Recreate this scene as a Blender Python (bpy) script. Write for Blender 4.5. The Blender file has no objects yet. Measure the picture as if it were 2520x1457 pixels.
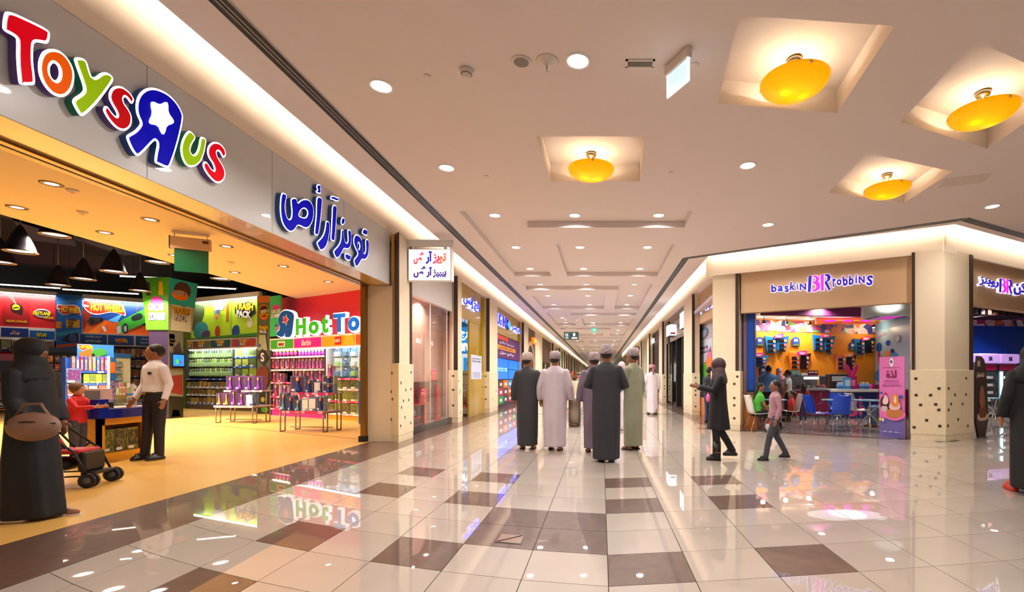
import bpy, bmesh, math, random
from mathutils import Matrix, Vector
random.seed(7)
SC = bpy.context.scene
COL = SC.collection
PI = math.pi
# ------------------------------------------------------------------ camera, world, exposure
F, CX, CY, H = 1150.0, 1480.0, 928.0, 1.32      # focal length and corridor vanishing point in px of 2520x1457, eye height in m
HC = 4.35                                       # mall ceiling height
cam = bpy.data.cameras.new('camera'); cam.sensor_fit = 'HORIZONTAL'; cam.sensor_width = 36.0
cam.lens = 36.0*F/2520.0; cam.shift_x = (1260.0-CX)/2520.0; cam.shift_y = (CY-728.5)/2520.0
cam.clip_start = 0.05; cam.clip_end = 400
CAM = bpy.data.objects.new('camera', cam); COL.objects.link(CAM)
CAM.location = (0, 0, H); CAM.rotation_euler = (PI/2, 0, 0); SC.camera = CAM
SC.view_settings.view_transform = 'Standard'; SC.view_settings.look = 'None'
SC.view_settings.exposure = 0.0; SC.view_settings.gamma = 1.0; SC.view_settings.use_curve_mapping = False
W = bpy.data.worlds.new('world'); SC.world = W; W.use_nodes = True
W.node_tree.nodes['Background'].inputs[0].default_value = (1.0, 0.90, 0.84, 1); W.node_tree.nodes['Background'].inputs[1].default_value = 0.36
try:
    SC.cycles.max_bounces = 5; SC.cycles.diffuse_bounces = 3; SC.cycles.glossy_bounces = 2; SC.cycles.use_adaptive_sampling = True; SC.cycles.adaptive_threshold = 0.12; SC.cycles.adaptive_min_samples = 16; SC.cycles.transmission_bounces = 4
    SC.cycles.transparent_max_bounces = 8; SC.cycles.sample_clamp_indirect = 4.0; SC.cycles.caustics_reflective = False; SC.cycles.caustics_refractive = False
except Exception: pass

# ------------------------------------------------------------------ pixel <-> place
def fl(x, y, z=0.0):
    Y = F*(H-z)/(y-CY); return Vector(((x-CX)/F*Y, Y, z))
def cl(x, y, z=HC):
    Y = F*(z-H)/(CY-y); return Vector(((x-CX)/F*Y, Y, z))
def at(x, y, Y): return Vector(((x-CX)/F*Y, Y, H+(CY-y)/F*Y))
class Fr:
    """vertical wall frame: local x along the wall to the right, y into the wall, z up"""
    def __init__(s, o, ang):
        s.o = Vector((o[0], o[1])); s.a = ang; s.u = Vector((math.cos(ang), math.sin(ang))); s.n = Vector((-math.sin(ang), math.cos(ang)))
    @staticmethod
    def two(p, q): return Fr((p[0], p[1]), math.atan2(q[1]-p[1], q[0]-p[0]))
    def pix(s, x, y, d=0.0):
        k = (x-CX)/F
        Y = (s.o.dot(s.n)+d)/(k*s.n.x+s.n.y)
        p = Vector((k*Y, Y))-s.o
        return (p.dot(s.u), H+(CY-y)/F*Y)
    def w(s, u, d=0.0, z=0.0):
        p = s.o+s.u*u+s.n*d; return Vector((p.x, p.y, z))

# ------------------------------------------------------------------ materials
def lin(c):
    return tuple((v/12.92 if v <= 0.04045 else ((v+0.055)/1.055)**2.4) for v in [x/255.0 for x in c])
_M = {}
def mat(name, col, rough=0.5, metal=0.0, emit=0.0, ecol=None, spec=0.5, noise=None, coat=0.0, trans=0.0, bump=None, alpha=1.0, crough=0.03):
    if name in _M: return _M[name]
    m = bpy.data.materials.new(name); m.use_nodes = True; nt = m.node_tree; b = nt.nodes['Principled BSDF']
    c = lin(col)
    b.inputs['Base Color'].default_value = (*c, 1); b.inputs['Roughness'].default_value = rough; b.inputs['Metallic'].default_value = metal
    b.inputs['Specular IOR Level'].default_value = spec
    if coat: b.inputs['Coat Weight'].default_value = coat; b.inputs['Coat Roughness'].default_value = crough
    if trans: b.inputs['Transmission Weight'].default_value = trans
    if alpha < 1: b.inputs['Alpha'].default_value = alpha
    if emit:
        b.inputs['Emission Color'].default_value = (*lin(ecol or col), 1); b.inputs['Emission Strength'].default_value = emit
        if name not in ('cove_led', 'shelf_led', 'tube_glow', 'sign_rim_white'):
            try: m.cycles.emission_sampling = 'NONE'      # glow put into lenses, letters, prints and walls, not sampled as lamps
            except Exception: pass
    if noise:
        sc, amt = noise[0], noise[1]; c2 = lin(noise[2]) if len(noise) > 2 else tuple(v*(1-amt) for v in c)
        tc = nt.nodes.new('ShaderNodeTexCoord'); nz = nt.nodes.new('ShaderNodeTexNoise'); rp = nt.nodes.new('ShaderNodeValToRGB')
        nz.inputs['Scale'].default_value = sc; nz.inputs['Detail'].default_value = 6
        rp.color_ramp.elements[0].position = 0.35; rp.color_ramp.elements[1].position = 0.7
        rp.color_ramp.elements[0].color = (*c2, 1); rp.color_ramp.elements[1].color = (*c, 1)
        nt.links.new(tc.outputs['Object'], nz.inputs['Vector']); nt.links.new(nz.outputs['Fac'], rp.inputs['Fac']); nt.links.new(rp.outputs['Color'], b.inputs['Base Color'])
        if bump:
            bp = nt.nodes.new('ShaderNodeBump'); bp.inputs['Strength'].default_value = bump; bp.inputs['Distance'].default_value = 0.01
            nt.links.new(nz.outputs['Fac'], bp.inputs['Height']); nt.links.new(bp.outputs['Normal'], b.inputs['Normal'])
    _M[name] = m; return m
def emat(name, col, s):
    return mat(name, col, 0.5, emit=s)
def pmat(name, cols, scale=9.0, rough=0.3, emit=0.0, rnd=True, kind='VORONOI', stretch=(1, 1, 1)):
    """printed packaging / poster / woven pattern: blotches of several inks, different on every object"""
    if name in _M: return _M[name]
    m = bpy.data.materials.new(name); m.use_nodes = True; nt = m.node_tree; b = nt.nodes['Principled BSDF']; L = nt.links
    tc = nt.nodes.new('ShaderNodeTexCoord'); mp = nt.nodes.new('ShaderNodeMapping'); L.new(tc.outputs['Object'], mp.inputs['Vector'])
    mp.inputs['Scale'].default_value = stretch
    if rnd:
        oi = nt.nodes.new('ShaderNodeObjectInfo'); mu = nt.nodes.new('ShaderNodeMath'); mu.operation = 'MULTIPLY'; mu.inputs[1].default_value = 57.0
        L.new(oi.outputs['Random'], mu.inputs[0]); L.new(mu.outputs[0], mp.inputs['Location'])
    rp = nt.nodes.new('ShaderNodeValToRGB'); rp.color_ramp.interpolation = 'CONSTANT'; e = rp.color_ramp.elements
    if kind == 'VORONOI':
        v = nt.nodes.new('ShaderNodeTexVoronoi'); v.inputs['Scale'].default_value = scale; L.new(mp.outputs[0], v.inputs['Vector'])
        sp = nt.nodes.new('ShaderNodeSeparateColor'); L.new(v.outputs['Color'], sp.inputs[0]); L.new(sp.outputs[0], rp.inputs['Fac'])
        a, z = 0.0, 1.0
    else:
        v = nt.nodes.new('ShaderNodeTexNoise'); v.inputs['Scale'].default_value = scale; v.inputs['Detail'].default_value = 3; L.new(mp.outputs[0], v.inputs['Vector'])
        L.new(v.outputs['Fac'], rp.inputs['Fac']); a, z = 0.3, 0.7
    n = len(cols)
    for i, c in enumerate(cols):
        p = a+(z-a)*i/n
        el = e[i] if i < 2 else e.new(p)
        el.position = p; el.color = (*lin(c), 1)
    if rnd and kind == 'VORONOI':               # every copy leans towards one of the inks
        r2 = nt.nodes.new('ShaderNodeValToRGB'); r2.color_ramp.interpolation = 'CONSTANT'
        for i, c in enumerate(cols):
            el = r2.color_ramp.elements[i] if i < 2 else r2.color_ramp.elements.new(i/n)
            el.position = i/n; el.color = (*lin(c), 1)
        mxx = nt.nodes.new('ShaderNodeMixRGB'); mxx.inputs[0].default_value = 0.5
        L.new(oi.outputs['Random'], r2.inputs['Fac']); L.new(rp.outputs['Color'], mxx.inputs[1]); L.new(r2.outputs['Color'], mxx.inputs[2]); src = mxx.outputs[0]
    else: src = rp.outputs['Color']
    L.new(src, b.inputs['Base Color']); b.inputs['Roughness'].default_value = rough
    if emit:
        L.new(rp.outputs['Color'], b.inputs['Emission Color']); b.inputs['Emission Strength'].default_value = emit
    _M[name] = m; return m
def glass(name, tint=(244, 246, 246), op=0.05):
    if name in _M: return _M[name]
    m = bpy.data.materials.new(name); m.use_nodes = True; nt = m.node_tree; nt.nodes.clear()
    o = nt.nodes.new('ShaderNodeOutputMaterial'); mx = nt.nodes.new('ShaderNodeMixShader'); t = nt.nodes.new('ShaderNodeBsdfTransparent'); g = nt.nodes.new('ShaderNodeBsdfGlossy')
    fz = nt.nodes.new('ShaderNodeFresnel'); fz.inputs['IOR'].default_value = 1.5; ad = nt.nodes.new('ShaderNodeMath'); ad.inputs[1].default_value = op; ad.use_clamp = True
    t.inputs[0].default_value = (*lin(tint), 1); g.inputs['Roughness'].default_value = 0.01
    gm = nt.nodes.new('ShaderNodeNewGeometry'); iv = nt.nodes.new('ShaderNodeMath'); iv.operation = 'SUBTRACT'; iv.inputs[0].default_value = 1.0; mu = nt.nodes.new('ShaderNodeMath'); mu.operation = 'MULTIPLY'
    nt.links.new(gm.outputs['Backfacing'], iv.inputs[1]); nt.links.new(fz.outputs[0], ad.inputs[0]); nt.links.new(ad.outputs[0], mu.inputs[0]); nt.links.new(iv.outputs[0], mu.inputs[1]); nt.links.new(mu.outputs[0], mx.inputs[0]); nt.links.new(t.outputs[0], mx.inputs[1]); nt.links.new(g.outputs[0], mx.inputs[2]); nt.links.new(mx.outputs[0], o.inputs[0])
    _M[name] = m; return m

# ------------------------------------------------------------------ mesh building
def smoothfill(polys, res=0):
    """2D polygons (holes by even-odd) -> (verts2d, faces)"""
    cu = bpy.data.curves.new('f', 'CURVE'); cu.dimensions = '2D'; cu.fill_mode = 'BOTH'
    for P in polys:
        s = cu.splines.new('POLY'); s.points.add(len(P)-1); s.use_cyclic_u = True
        for i, p in enumerate(P): s.points[i].co = (p[0], p[1], 0, 1)
    ob = bpy.data.objects.new('f', cu); me = bpy.data.meshes.new_from_object(ob)
    v = [(q.co.x, q.co.y) for q in me.vertices]; f = [tuple(p.vertices) for p in me.polygons]
    bpy.data.objects.remove(ob); bpy.data.curves.remove(cu); bpy.data.meshes.remove(me)
    return v, f
KIDS = {}                                   # parent name -> its parts, for quick copying
class MB:
    def __init__(s): s.v = []; s.f = []; s.m = []; s.s = []
    def add(s, vs, fs, mi=0, sm=False, T=None):
        o = len(s.v)
        if T is not None: vs = [T @ Vector(q) for q in vs]
        s.v += [tuple(q) for q in vs]
        for q in fs: s.f.append(tuple(i+o for i in q)); s.m.append(mi); s.s.append(sm)
        return s
    def box(s, x0, x1, y0, y1, z0, z1, mi=0, T=None):
        v = [(x, y, z) for z in (z0, z1) for y in (y0, y1) for x in (x0, x1)]
        return s.add(v, [(0, 2, 3, 1), (4, 5, 7, 6), (0, 1, 5, 4), (2, 6, 7, 3), (0, 4, 6, 2), (1, 3, 7, 5)], mi, False, T)
    def quad(s, pts, mi=0): return s.add(pts, [tuple(range(len(pts)))], mi)
    def hprism(s, poly, z0, z1, mi=0, sides=True):
        n = len(poly); v = [(p[0], p[1], z0) for p in poly]+[(p[0], p[1], z1) for p in poly]
        f = [tuple(range(n))[::-1], tuple(range(n, 2*n))]
        if sides: f += [(i, (i+1) % n, n+(i+1) % n, n+i) for i in range(n)]
        return s.add(v, f, mi)
    def plate(s, polys, y0, y1, mi=0, side=None):
        """shape in the x-z plane (even-odd polygons), front at y0, back at y1"""
        v, f = smoothfill(polys); n = len(v)
        s.add([(a, y0, b) for a, b in v], f, mi)
        s.add([(a, y1, b) for a, b in v], [q[::-1] for q in f], mi)
        for P in polys:
            k = len(P); s.add([(a, y0, b) for a, b in P]+[(a, y1, b) for a, b in P], [(i, (i+1) % k, k+(i+1) % k, k+i) for i in range(k)], mi if side is None else side)
        return s
    def tube(s, path, r, n=8, mi=0, caps=True, sm=True, sq=None, up=None):
        P = [Vector(p) for p in path]; k = len(P); R = r if isinstance(r, (list, tuple)) else [r]*k
        vs = []; ref = Vector(up) if up else None
        for i in range(k):
            t = (P[min(i+1, k-1)]-P[max(i-1, 0)])
            if t.length < 1e-9: t = Vector((0, 0, 1))
            t.normalize()
            a = ref if ref is not None and abs(ref.dot(t)) < 0.95 else (Vector((1, 0, 0)) if abs(t.x) < 0.8 else Vector((0, 1, 0)))
            u = (a-t*a.dot(t)).normalized(); w = t.cross(u)
            for j in range(n):
                c = math.cos(2*PI*j/n); d = math.sin(2*PI*j/n)*(sq if sq else 1)
                vs.append(P[i]+(u*c+w*d)*R[i])
        fs = [(i*n+j, i*n+(j+1) % n, (i+1)*n+(j+1) % n, (i+1)*n+j) for i in range(k-1) for j in range(n)]
        s.add(vs, fs, mi, sm)
        if caps:
            o = len(s.v)-len(vs)
            s.f += [tuple(o+j for j in range(n))[::-1], tuple(o+(k-1)*n+j for j in range(n))]; s.m += [mi, mi]; s.s += [False, False]
        return s
    def lathe(s, prof, n=20, c=(0, 0, 0), mi=0, sm=True, sx=1, sy=1):
        vs = [(c[0]+r*math.cos(2*PI*j/n)*sx, c[1]+r*math.sin(2*PI*j/n)*sy, c[2]+z) for r, z in prof for j in range(n)]
        fs = [(i*n+j, i*n+(j+1) % n, (i+1)*n+(j+1) % n, (i+1)*n+j) for i in range(len(prof)-1) for j in range(n)]
        return s.add(vs, fs, mi, sm)
    def ball(s, c, r, nu=12, nv=8, mi=0, T=None):
        rx, ry, rz = (r, r, r) if not isinstance(r, (list, tuple)) else r
        vs = [(c[0], c[1], c[2]-rz)]+[(c[0]+rx*math.sin(PI*i/nv)*math.cos(2*PI*j/nu), c[1]+ry*math.sin(PI*i/nv)*math.sin(2*PI*j/nu), c[2]-rz*math.cos(PI*i/nv)) for i in range(1, nv) for j in range(nu)]+[(c[0], c[1], c[2]+rz)]
        fs = [(0, 1+(j+1) % nu, 1+j) for j in range(nu)]
        fs += [(1+i*nu+j, 1+i*nu+(j+1) % nu, 1+(i+1)*nu+(j+1) % nu, 1+(i+1)*nu+j) for i in range(nv-2) for j in range(nu)]
        o = 1+(nv-2)*nu; fs += [(o+j, o+(j+1) % nu, len(vs)-1) for j in range(nu)]
        return s.add(vs, fs, mi, True, T)
    def loft(s, rings, mi=0, sm=True, caps=True):
        n = len(rings[0]); vs = [p for r in rings for p in r]
        fs = [(i*n+j, i*n+(j+1) % n, (i+1)*n+(j+1) % n, (i+1)*n+j) for i in range(len(rings)-1) for j in range(n)]
        s.add(vs, fs, mi, sm)
        if caps:
            o = len(s.v)-len(vs); k = len(rings)
            s.f += [tuple(o+j for j in range(n))[::-1], tuple(o+(k-1)*n+j for j in range(n))]; s.m += [mi, mi]; s.s += [False, False]
        return s
    def text(s, body, x0, x1, z0, z1, y=0.0, th=0.004, mi=0, off=0.0, shear=0.0, keep=False):
        """flat lettering fitted to the box x0..x1, z0..z1 on the plane y (front face at y-th)"""
        v, f = textmesh(body, off, shear)
        if not v: return s
        a0 = min(q[0] for q in v); a1 = max(q[0] for q in v); b0 = min(q[1] for q in v); b1 = max(q[1] for q in v)
        kx = (x1-x0)/max(a1-a0, 1e-6); kz = (z1-z0)/max(b1-b0, 1e-6)
        if keep:
            k = min(kx, kz); x0 += (x1-x0-(a1-a0)*k)/2; z0 += (z1-z0-(b1-b0)*k)/2; kx = kz = k
        return s.add([(x0+(q[0]-a0)*kx, y-q[2]*th, z0+(q[1]-b0)*kz) for q in v], f, mi)
    def build(s, name, mats, parent=None, loc=(0, 0, 0), rot=0.0, bev=0.0, fix=False):
        me = bpy.data.meshes.new(name); me.from_pydata(s.v, [], s.f)
        ms = mats if isinstance(mats, (list, tuple)) else [mats]
        for m in ms: me.materials.append(m)
        me.polygons.foreach_set('material_index', s.m); me.polygons.foreach_set('use_smooth', s.s)
        if bev or fix:
            b = bmesh.new(); b.from_mesh(me)
            if fix: bmesh.ops.remove_doubles(b, verts=b.verts, dist=1e-5); bmesh.ops.recalc_face_normals(b, faces=b.faces)
            if bev: bmesh.ops.bevel(b, geom=[e for e in b.edges if len(e.link_faces) == 2 and e.calc_face_angle(0) > 0.5], offset=bev, segments=1, affect='EDGES')
            b.to_mesh(me); b.free()
        me.update()
        o = bpy.data.objects.new(name, me); COL.objects.link(o); o.location = loc; o.rotation_euler = (0, 0, rot)
        if parent: o.parent = parent; KIDS.setdefault(parent.name, []).append(o)
        return o
_TC = {}
def textmesh(body, off=0.0, shear=0.0):
    k = (body, off, shear)
    if k in _TC: return _TC[k]
    cu = bpy.data.curves.new('t', 'FONT'); cu.body = body; cu.extrude = 0.5; cu.offset = off; cu.resolution_u = 3; cu.shear = shear
    ob = bpy.data.objects.new('t', cu); me = bpy.data.meshes.new_from_object(ob)
    v = [(q.co.x, q.co.y, q.co.z+0.5) for q in me.vertices]; f = [tuple(p.vertices) for p in me.polygons]
    bpy.data.objects.remove(ob); bpy.data.curves.remove(cu); bpy.data.meshes.remove(me)
    _TC[k] = (v, f); return v, f
# Arabic: logical string -> joined presentation forms in visual order
_AR = {'ء': 1, 'آ': 2, 'أ': 2, 'ؤ': 2, 'إ': 2, 'ئ': 4, 'ا': 2, 'ب': 4, 'ة': 2, 'ت': 4, 'ث': 4, 'ج': 4, 'ح': 4, 'خ': 4, 'د': 2, 'ذ': 2, 'ر': 2, 'ز': 2, 'س': 4, 'ش': 4, 'ص': 4, 'ض': 4, 'ط': 4, 'ظ': 4, 'ع': 4, 'غ': 4, 'ف': 4, 'ق': 4, 'ك': 4, 'ل': 4, 'م': 4, 'ن': 4, 'ه': 4, 'و': 2, 'ى': 2, 'ي': 4}
_c = 0xFE80; _AB = {}
for _k, _n in _AR.items(): _AB[_k] = _c; _c += _n
def ar(s):
    o = []
    for i, ch in enumerate(s):
        if ch not in _AB: o.append(ch); continue
        pj = i > 0 and s[i-1] in _AB and _AR[s[i-1]] == 4
        nj = i+1 < len(s) and s[i+1] in _AB and _AR[ch] == 4 and _AR[s[i+1]] >= 2
        f = (3 if nj else 1) if pj else (2 if nj else 0)
        o.append(chr(_AB[ch]+min(f, _AR[ch]-1)))
    return ''.join(reversed(o))

# ------------------------------------------------------------------ objects
def tag(o, label=None, cat=None, group=None, kind=None):
    if label: o['label'] = label
    if cat: o['category'] = cat
    if group: o['group'] = group
    if kind: o['kind'] = kind
    return o
def thing(name, label, cat, loc=(0, 0, 0), rot=0.0, group=None):
    o = bpy.data.objects.new(name, None); COL.objects.link(o); o.location = loc; o.rotation_euler = (0, 0, rot); o.empty_display_size = 0.1
    return tag(o, label, cat, group)
def struct(o, label=None, cat=None): return tag(o, label, cat, None, 'structure')
def dup(root, loc, rot=None, label=None, group=None, scale=None):
    r = root.copy(); COL.objects.link(r); r.location = loc
    if rot is not None: r.rotation_euler = (0, 0, rot)
    if scale: r.scale = scale if isinstance(scale, (tuple, list)) else (scale,)*3
    tag(r, label, None, group)
    for c in KIDS.get(root.name, []):
        d = c.copy(); COL.objects.link(d); d.parent = r
        for g in KIDS.get(c.name, []):
            e = g.copy(); COL.objects.link(e); e.parent = d
    return r
ORD = ['first', 'second', 'third', 'fourth', 'fifth', 'sixth', 'seventh', 'eighth', 'ninth', 'tenth', 'eleventh', 'twelfth', 'thirteenth', 'fourteenth', 'fifteenth', 'sixteenth', 'seventeenth', 'eighteenth', 'nineteenth', 'twentieth']
def lamp(parent, loc, power, col=(1, 1, 1), size=0.2, spread=2.6, kind='AREA', shape='DISK', sy=None, rot=(0, 0, 0), name='lamp_light'):
    l = bpy.data.lights.new(name, kind); l.energy = power; l.color = col
    if kind == 'AREA':
        l.shape = shape; l.size = size; l.spread = spread
        if sy: l.size_y = sy
    else: l.shadow_soft_size = size
    o = bpy.data.objects.new(name, l); COL.objects.link(o); o.location = loc; o.rotation_euler = rot
    if parent: o.parent = parent
    return o
# ================================================================== shell: materials
CREAM = mat('cream_tile', (188, 174, 160), 0.35, noise=(1.3, 0.10), coat=1.0, spec=0.3, crough=0.012)
BROWN = mat('brown_tile', (106, 80, 68), 0.4, noise=(9, 0.25), coat=0.7, spec=0.3, crough=0.015)
JOINT = mat('tile_joint', (56, 44, 36), 0.8)
CEIL = mat('ceiling_paint', (230, 217, 212), 0.85)
WALL = mat('cream_wall', (233, 214, 182), 0.6)
PILLAR = mat('cream_stone', (240, 222, 186), 0.35, noise=(14, 0.05))
DARK = mat('dark_trim', (62, 44, 34), 0.35)
INSET = mat('dark_inset', (70, 58, 42), 0.35)
FASC = mat('fascia_grey', (216, 214, 210), 0.3, coat=0.12)
TAUPE = mat('fascia_taupe', (206, 170, 130), 0.7)
BLACKM = mat('black_matt', (14, 13, 16), 0.6)
WHITE = mat('white_plastic', (240, 238, 234), 0.4)
CHROME = mat('chrome', (205, 205, 205), 0.12, 1.0)
STEEL = mat('brushed_steel', (150, 140, 130), 0.35, 1.0)
WGLOW = emat('white_glow', (245, 248, 255), 5.0)
LENS = emat('downlight_lens', (250, 250, 255), 9.0)
COVE = emat('cove_led', (255, 238, 220), 40.0)
GLASS = glass('shop_glass')
LX = -4.3; RX = 3.3                        # shop-front planes of the long corridor
BRF = Fr((7.02, 9.55), math.radians(-28.4))  # angled shop front on the right, local x from its corner pillar (negative = left)
BRR = Fr((7.02, 9.55), math.radians(27))     # its second front, running off to the right
LWF = Fr((LX, 0), PI/2)
RWF = Fr((RX, 0), -PI/2)
# ------------------------------------------------------------------ floor
def roff(X): return 0.17*abs(X)+0.045*X*X if X < 0 else 0.11*X+0.012*X*X
XK = [0.045+0.567*k for k in range(-7, 26)]; XK[0] = -3.73
ROW = 0.522; Z0 = 2.94
floor = struct(MB().box(-40, 22, -6, 152, -0.06, -0.004).build('floor', JOINT), 'polished cream floor tiles of the mall corridor', 'floor')
brl = Fr((BRF.w(0, 0.05).x, BRF.w(0, 0.05).y), BRF.a)
dark = set()
for c in (2, 4, 9): dark |= {(c, 0), (c, 3), (c, 5)}
dark |= {(7, 0), (7, 3), (7, 5), (5, 1), (5, 2), (6, 1), (6, 2), (2, -2), (4, -6), (9, -2)}
def inside(X, Y):
    if X < 3.75 and Y > 12.2: return True
    p = Vector((X, Y)); return (p-BRF.o).dot(BRF.n) < 0.12 if X < 7.02 else (p-BRR.o).dot(BRR.n) < 0.12
tiles = []
for r in range(-7, 30):
    for c in range(len(XK)-1):
        xa, xb = XK[c]+0.003, XK[c+1]-0.003; z = Z0+ROW*r
        P = [(xa, z+roff(xa)+0.003), (xb, z+roff(xb)+0.003), (xb, z+ROW+roff(xb)-0.003), (xa, z+ROW+roff(xa)-0.003)]
        mx = sum(q[0] for q in P)/4; my = sum(q[1] for q in P)/4
        if my < 0.6 or not inside(mx, my) or (my > 12.1 and mx > 3.3): continue
        vis = all(abs((q[0])) < 1.4*q[1]+0.8 for q in P) and my > 1.9
        px = ROW*0.5*(F*H/my/my)*F/F if vis else 0
        tiles.append((0 if vis else 1, my, P, (c, r) in dark))
tiles.sort(key=lambda t: (t[0], t[1]))
rest = MB()
for i, (vz, my, P, dk) in enumerate(tiles):
    if i < 300 and not vz:
        cx = sum(q[0] for q in P)/4; cy = sum(q[1] for q in P)/4
        b = MB().hprism([(q[0]-cx, q[1]-cy) for q in P], -0.004, 0.0)
        b.build('tile', BROWN if dk else CREAM, floor, (cx, cy, 0))
    else: rest.hprism(P, -0.004, 0.0, 1 if dk else 0)
for r in range(30, 260, 2):                 # far end of the corridor, larger slabs
    for c in range(13):
        xa, xb = XK[c]+0.003, min(XK[c+1], 3.6)-0.003; z = Z0+ROW*r
        rest.hprism([(xa, z+roff(xa)), (xb, z+roff(xb)), (xb, z+2*ROW-0.005+roff(xb)), (xa, z+2*ROW-0.005+roff(xa))], -0.004, 0.0, 0)
tag(rest.build('floor_tile', [CREAM, BROWN], floor), kind='stuff')
# brown border along the left shop fronts and along the angled shop
def strip(name, pts, n, m, lab):
    a0, a1, b0, b1 = [Vector(p) for p in pts]; o = MB()
    for i in range(n):
        s, t = i/n+0.0008, (i+1)/n-0.0008
        P = [a0.lerp(a1, s), a0.lerp(a1, t), b0.lerp(b1, t), b0.lerp(b1, s)]
        o.hprism([(q.x, q.y) for q in P], -0.004, 0.0)
    return tag(o.build('border_tile', m, floor), lab, None)
for i in range(13):
    y0 = 1.2+i*0.75
    MB().hprism([(-4.715, y0), (-3.733, y0), (-3.733, y0+0.747), (-4.715, y0+0.747)], -0.004, 0.0).build('border_tile', BROWN, floor)
MB().hprism([(-4.715, 10.95), (-3.733, 10.95), (-3.733, 140), (-4.715, 140)], -0.004, 0.0).build('border_strip', BROWN, floor)
MB().hprism([(2.75, 13), (RX+0.6, 13), (RX+0.6, 140), (2.75, 140)], -0.003, 0.001).build('border_strip', BROWN, floor)
A = BRF.w(-5.2, -0.12); B = BRF.w(-0.9, -0.12); A2 = BRF.w(-5.2, 0.16); B2 = BRF.w(-0.9, 0.16)
MB().hprism([(A.x, A.y), (B.x, B.y), (B2.x, B2.y), (A2.x, A2.y)], -0.003, 0.001).build('border_strip', BROWN, floor)
A = BRR.w(0.9, -0.12); B = BRR.w(9, -0.12); A2 = BRR.w(0.9, 0.2); B2 = BRR.w(9, 0.2)
MB().hprism([(A.x, A.y), (B.x, B.y), (B2.x, B2.y), (A2.x, A2.y)], -0.003, 0.001).build('border_strip', BROWN, floor)
# shop floors
TOYFLOOR = mat('toy_shop_vinyl', (236, 184, 96), 0.28, noise=(0.8, 0.10), spec=0.35)
toyfloor = struct(MB().hprism([(-40, -6), (-4.716, -6), (-4.716, 9.6), (-4.716, 34), (-40, 34)], -0.004, 0.002).build('floor_toy_shop', TOYFLOOR), 'yellow vinyl floor of the toy shop', 'floor')
a = fl(430, 1038); b = fl(905, 1083); dd = (b-a).normalized(); nn = Vector((-dd.y, dd.x, 0))*0.018
a = a-dd*6
MB().hprism([((a-nn).x, (a-nn).y), ((b-nn).x, (b-nn).y), ((b+nn).x, (b+nn).y), ((a+nn).x, (a+nn).y)], 0.002, 0.004).build('floor_line', mat('red_line', (150, 40, 50), 0.5), toyfloor)
BRFLOOR = mat('ice_shop_floor', (176, 162, 150), 0.08, noise=(2, 0.1), coat=0.4)
p = [BRF.w(-5.2, 0.16), BRF.w(0, 0.16), BRR.w(9, 0.2), Vector((16, 24, 0)), Vector((3.9, 24, 0))]
struct(MB().hprism([(q.x, q.y) for q in p], -0.003, 0.0005).build('floor_ice_cream_shop', BRFLOOR), 'grey polished floor of the ice cream shop', 'floor')
# access hatch and expansion joint in the floor
hq = [fl(1232, 1312), fl(1293, 1318), fl(1283, 1341), fl(1217, 1335)]
hc = sum(hq, Vector())/4; ht = thing('floor_hatch', 'small framed access hatch set in the dark brown floor tiles', 'hatch', (hc.x, hc.y, 0))
MB().hprism([(q.x-hc.x, q.y-hc.y) for q in hq], 0.0002, 0.0022).build('frame', mat('hatch_frame', (40, 34, 30), 0.3, 0.6), ht)
MB().hprism([((q.x-hc.x)*0.9, (q.y-hc.y)*0.86) for q in hq], 0.0024, 0.004).build('lid', mat('hatch_lid', (150, 116, 98), 0.25), ht)
v, w2 = (hq[3]-hc)*0.8, (hq[1]-hc)*0.8
MB().tube([(v.x, v.y, 0.005), (w2.x, w2.y, 0.005)], 0.004, 5).build('lift_bar', mat('hatch_frame', (40, 34, 30)), ht)
JT = mat('joint_metal', (70, 58, 50), 0.3, 0.6)
struct(MB().box(-3.7, 3.2, 16.6, 16.72, -0.001, 0.003).build('trim_floor_joint', JT), 'dark metal expansion joint across the corridor floor', 'trim')
# ------------------------------------------------------------------ ceiling with its recesses
outer = [(-3.565, -5), (-3.565, 150), (2.68, 150), (2.68, 11.62)]
e0 = BRF.w(0, -0.25); e1 = BRR.w(15, -0.25); cx_ = Vector((7.02, 9.27))
outer += [(cx_.x, cx_.y), (e1.x, e1.y), (22, -5)]
cof = []                                   # (polygon, depth)
def q4(*p): return [tuple(cl(x, y).xy) for x, y in p]
A4 = q4((1820, 38), (2202, 64), (2060, 278), (1766, 254)); D4 = q4((1320, 336), (1586, 336), (1575, 446), (1355, 446)); C4 = q4((2136, 377), (2344, 422), (2224, 500), (2039, 474))
B4 = q4((2405, 102), (2430, 366), (2216, 300)); B4 = [B4[0], (B4[0][0]+B4[1][0]-B4[2][0], B4[0][1]+B4[1][1]-B4[2][1]), B4[1], B4[2]]
for P in (A4, B4, C4, D4): cof.append((P, 0.26))
Yu = 8.54; k = 0
while Yu < 135:
    m = 1 if k % 2 == 0 else -1; L = 5.5
    def fx(x): return x if m > 0 else (-0.92-x)
    def rc(xa, xb, ya, yb): xa, xb = sorted((fx(xa), fx(xb))); return [(xa, ya), (xb, ya), (xb, yb), (xa, yb)]
    # L-shaped recess (band across + strip along) and one rectangular recess
    P = [(-2.6, Yu), (1.68, Yu), (1.68, Yu+0.93), (-1.5, Yu+0.93), (-1.5, Yu+L), (-2.6, Yu+L)]
    cof.append(([(fx(x), y) for x, y in P], 0.13)); cof.append((rc(-1.03, 1.68, Yu+2.1, Yu+L), 0.13))
    Yu += 6.75; k += 1
fv, ff = smoothfill([outer]+[c[0] for c in cof])
cb = MB(); cb.add([(x, y, HC) for x, y in fv], ff)
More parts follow.
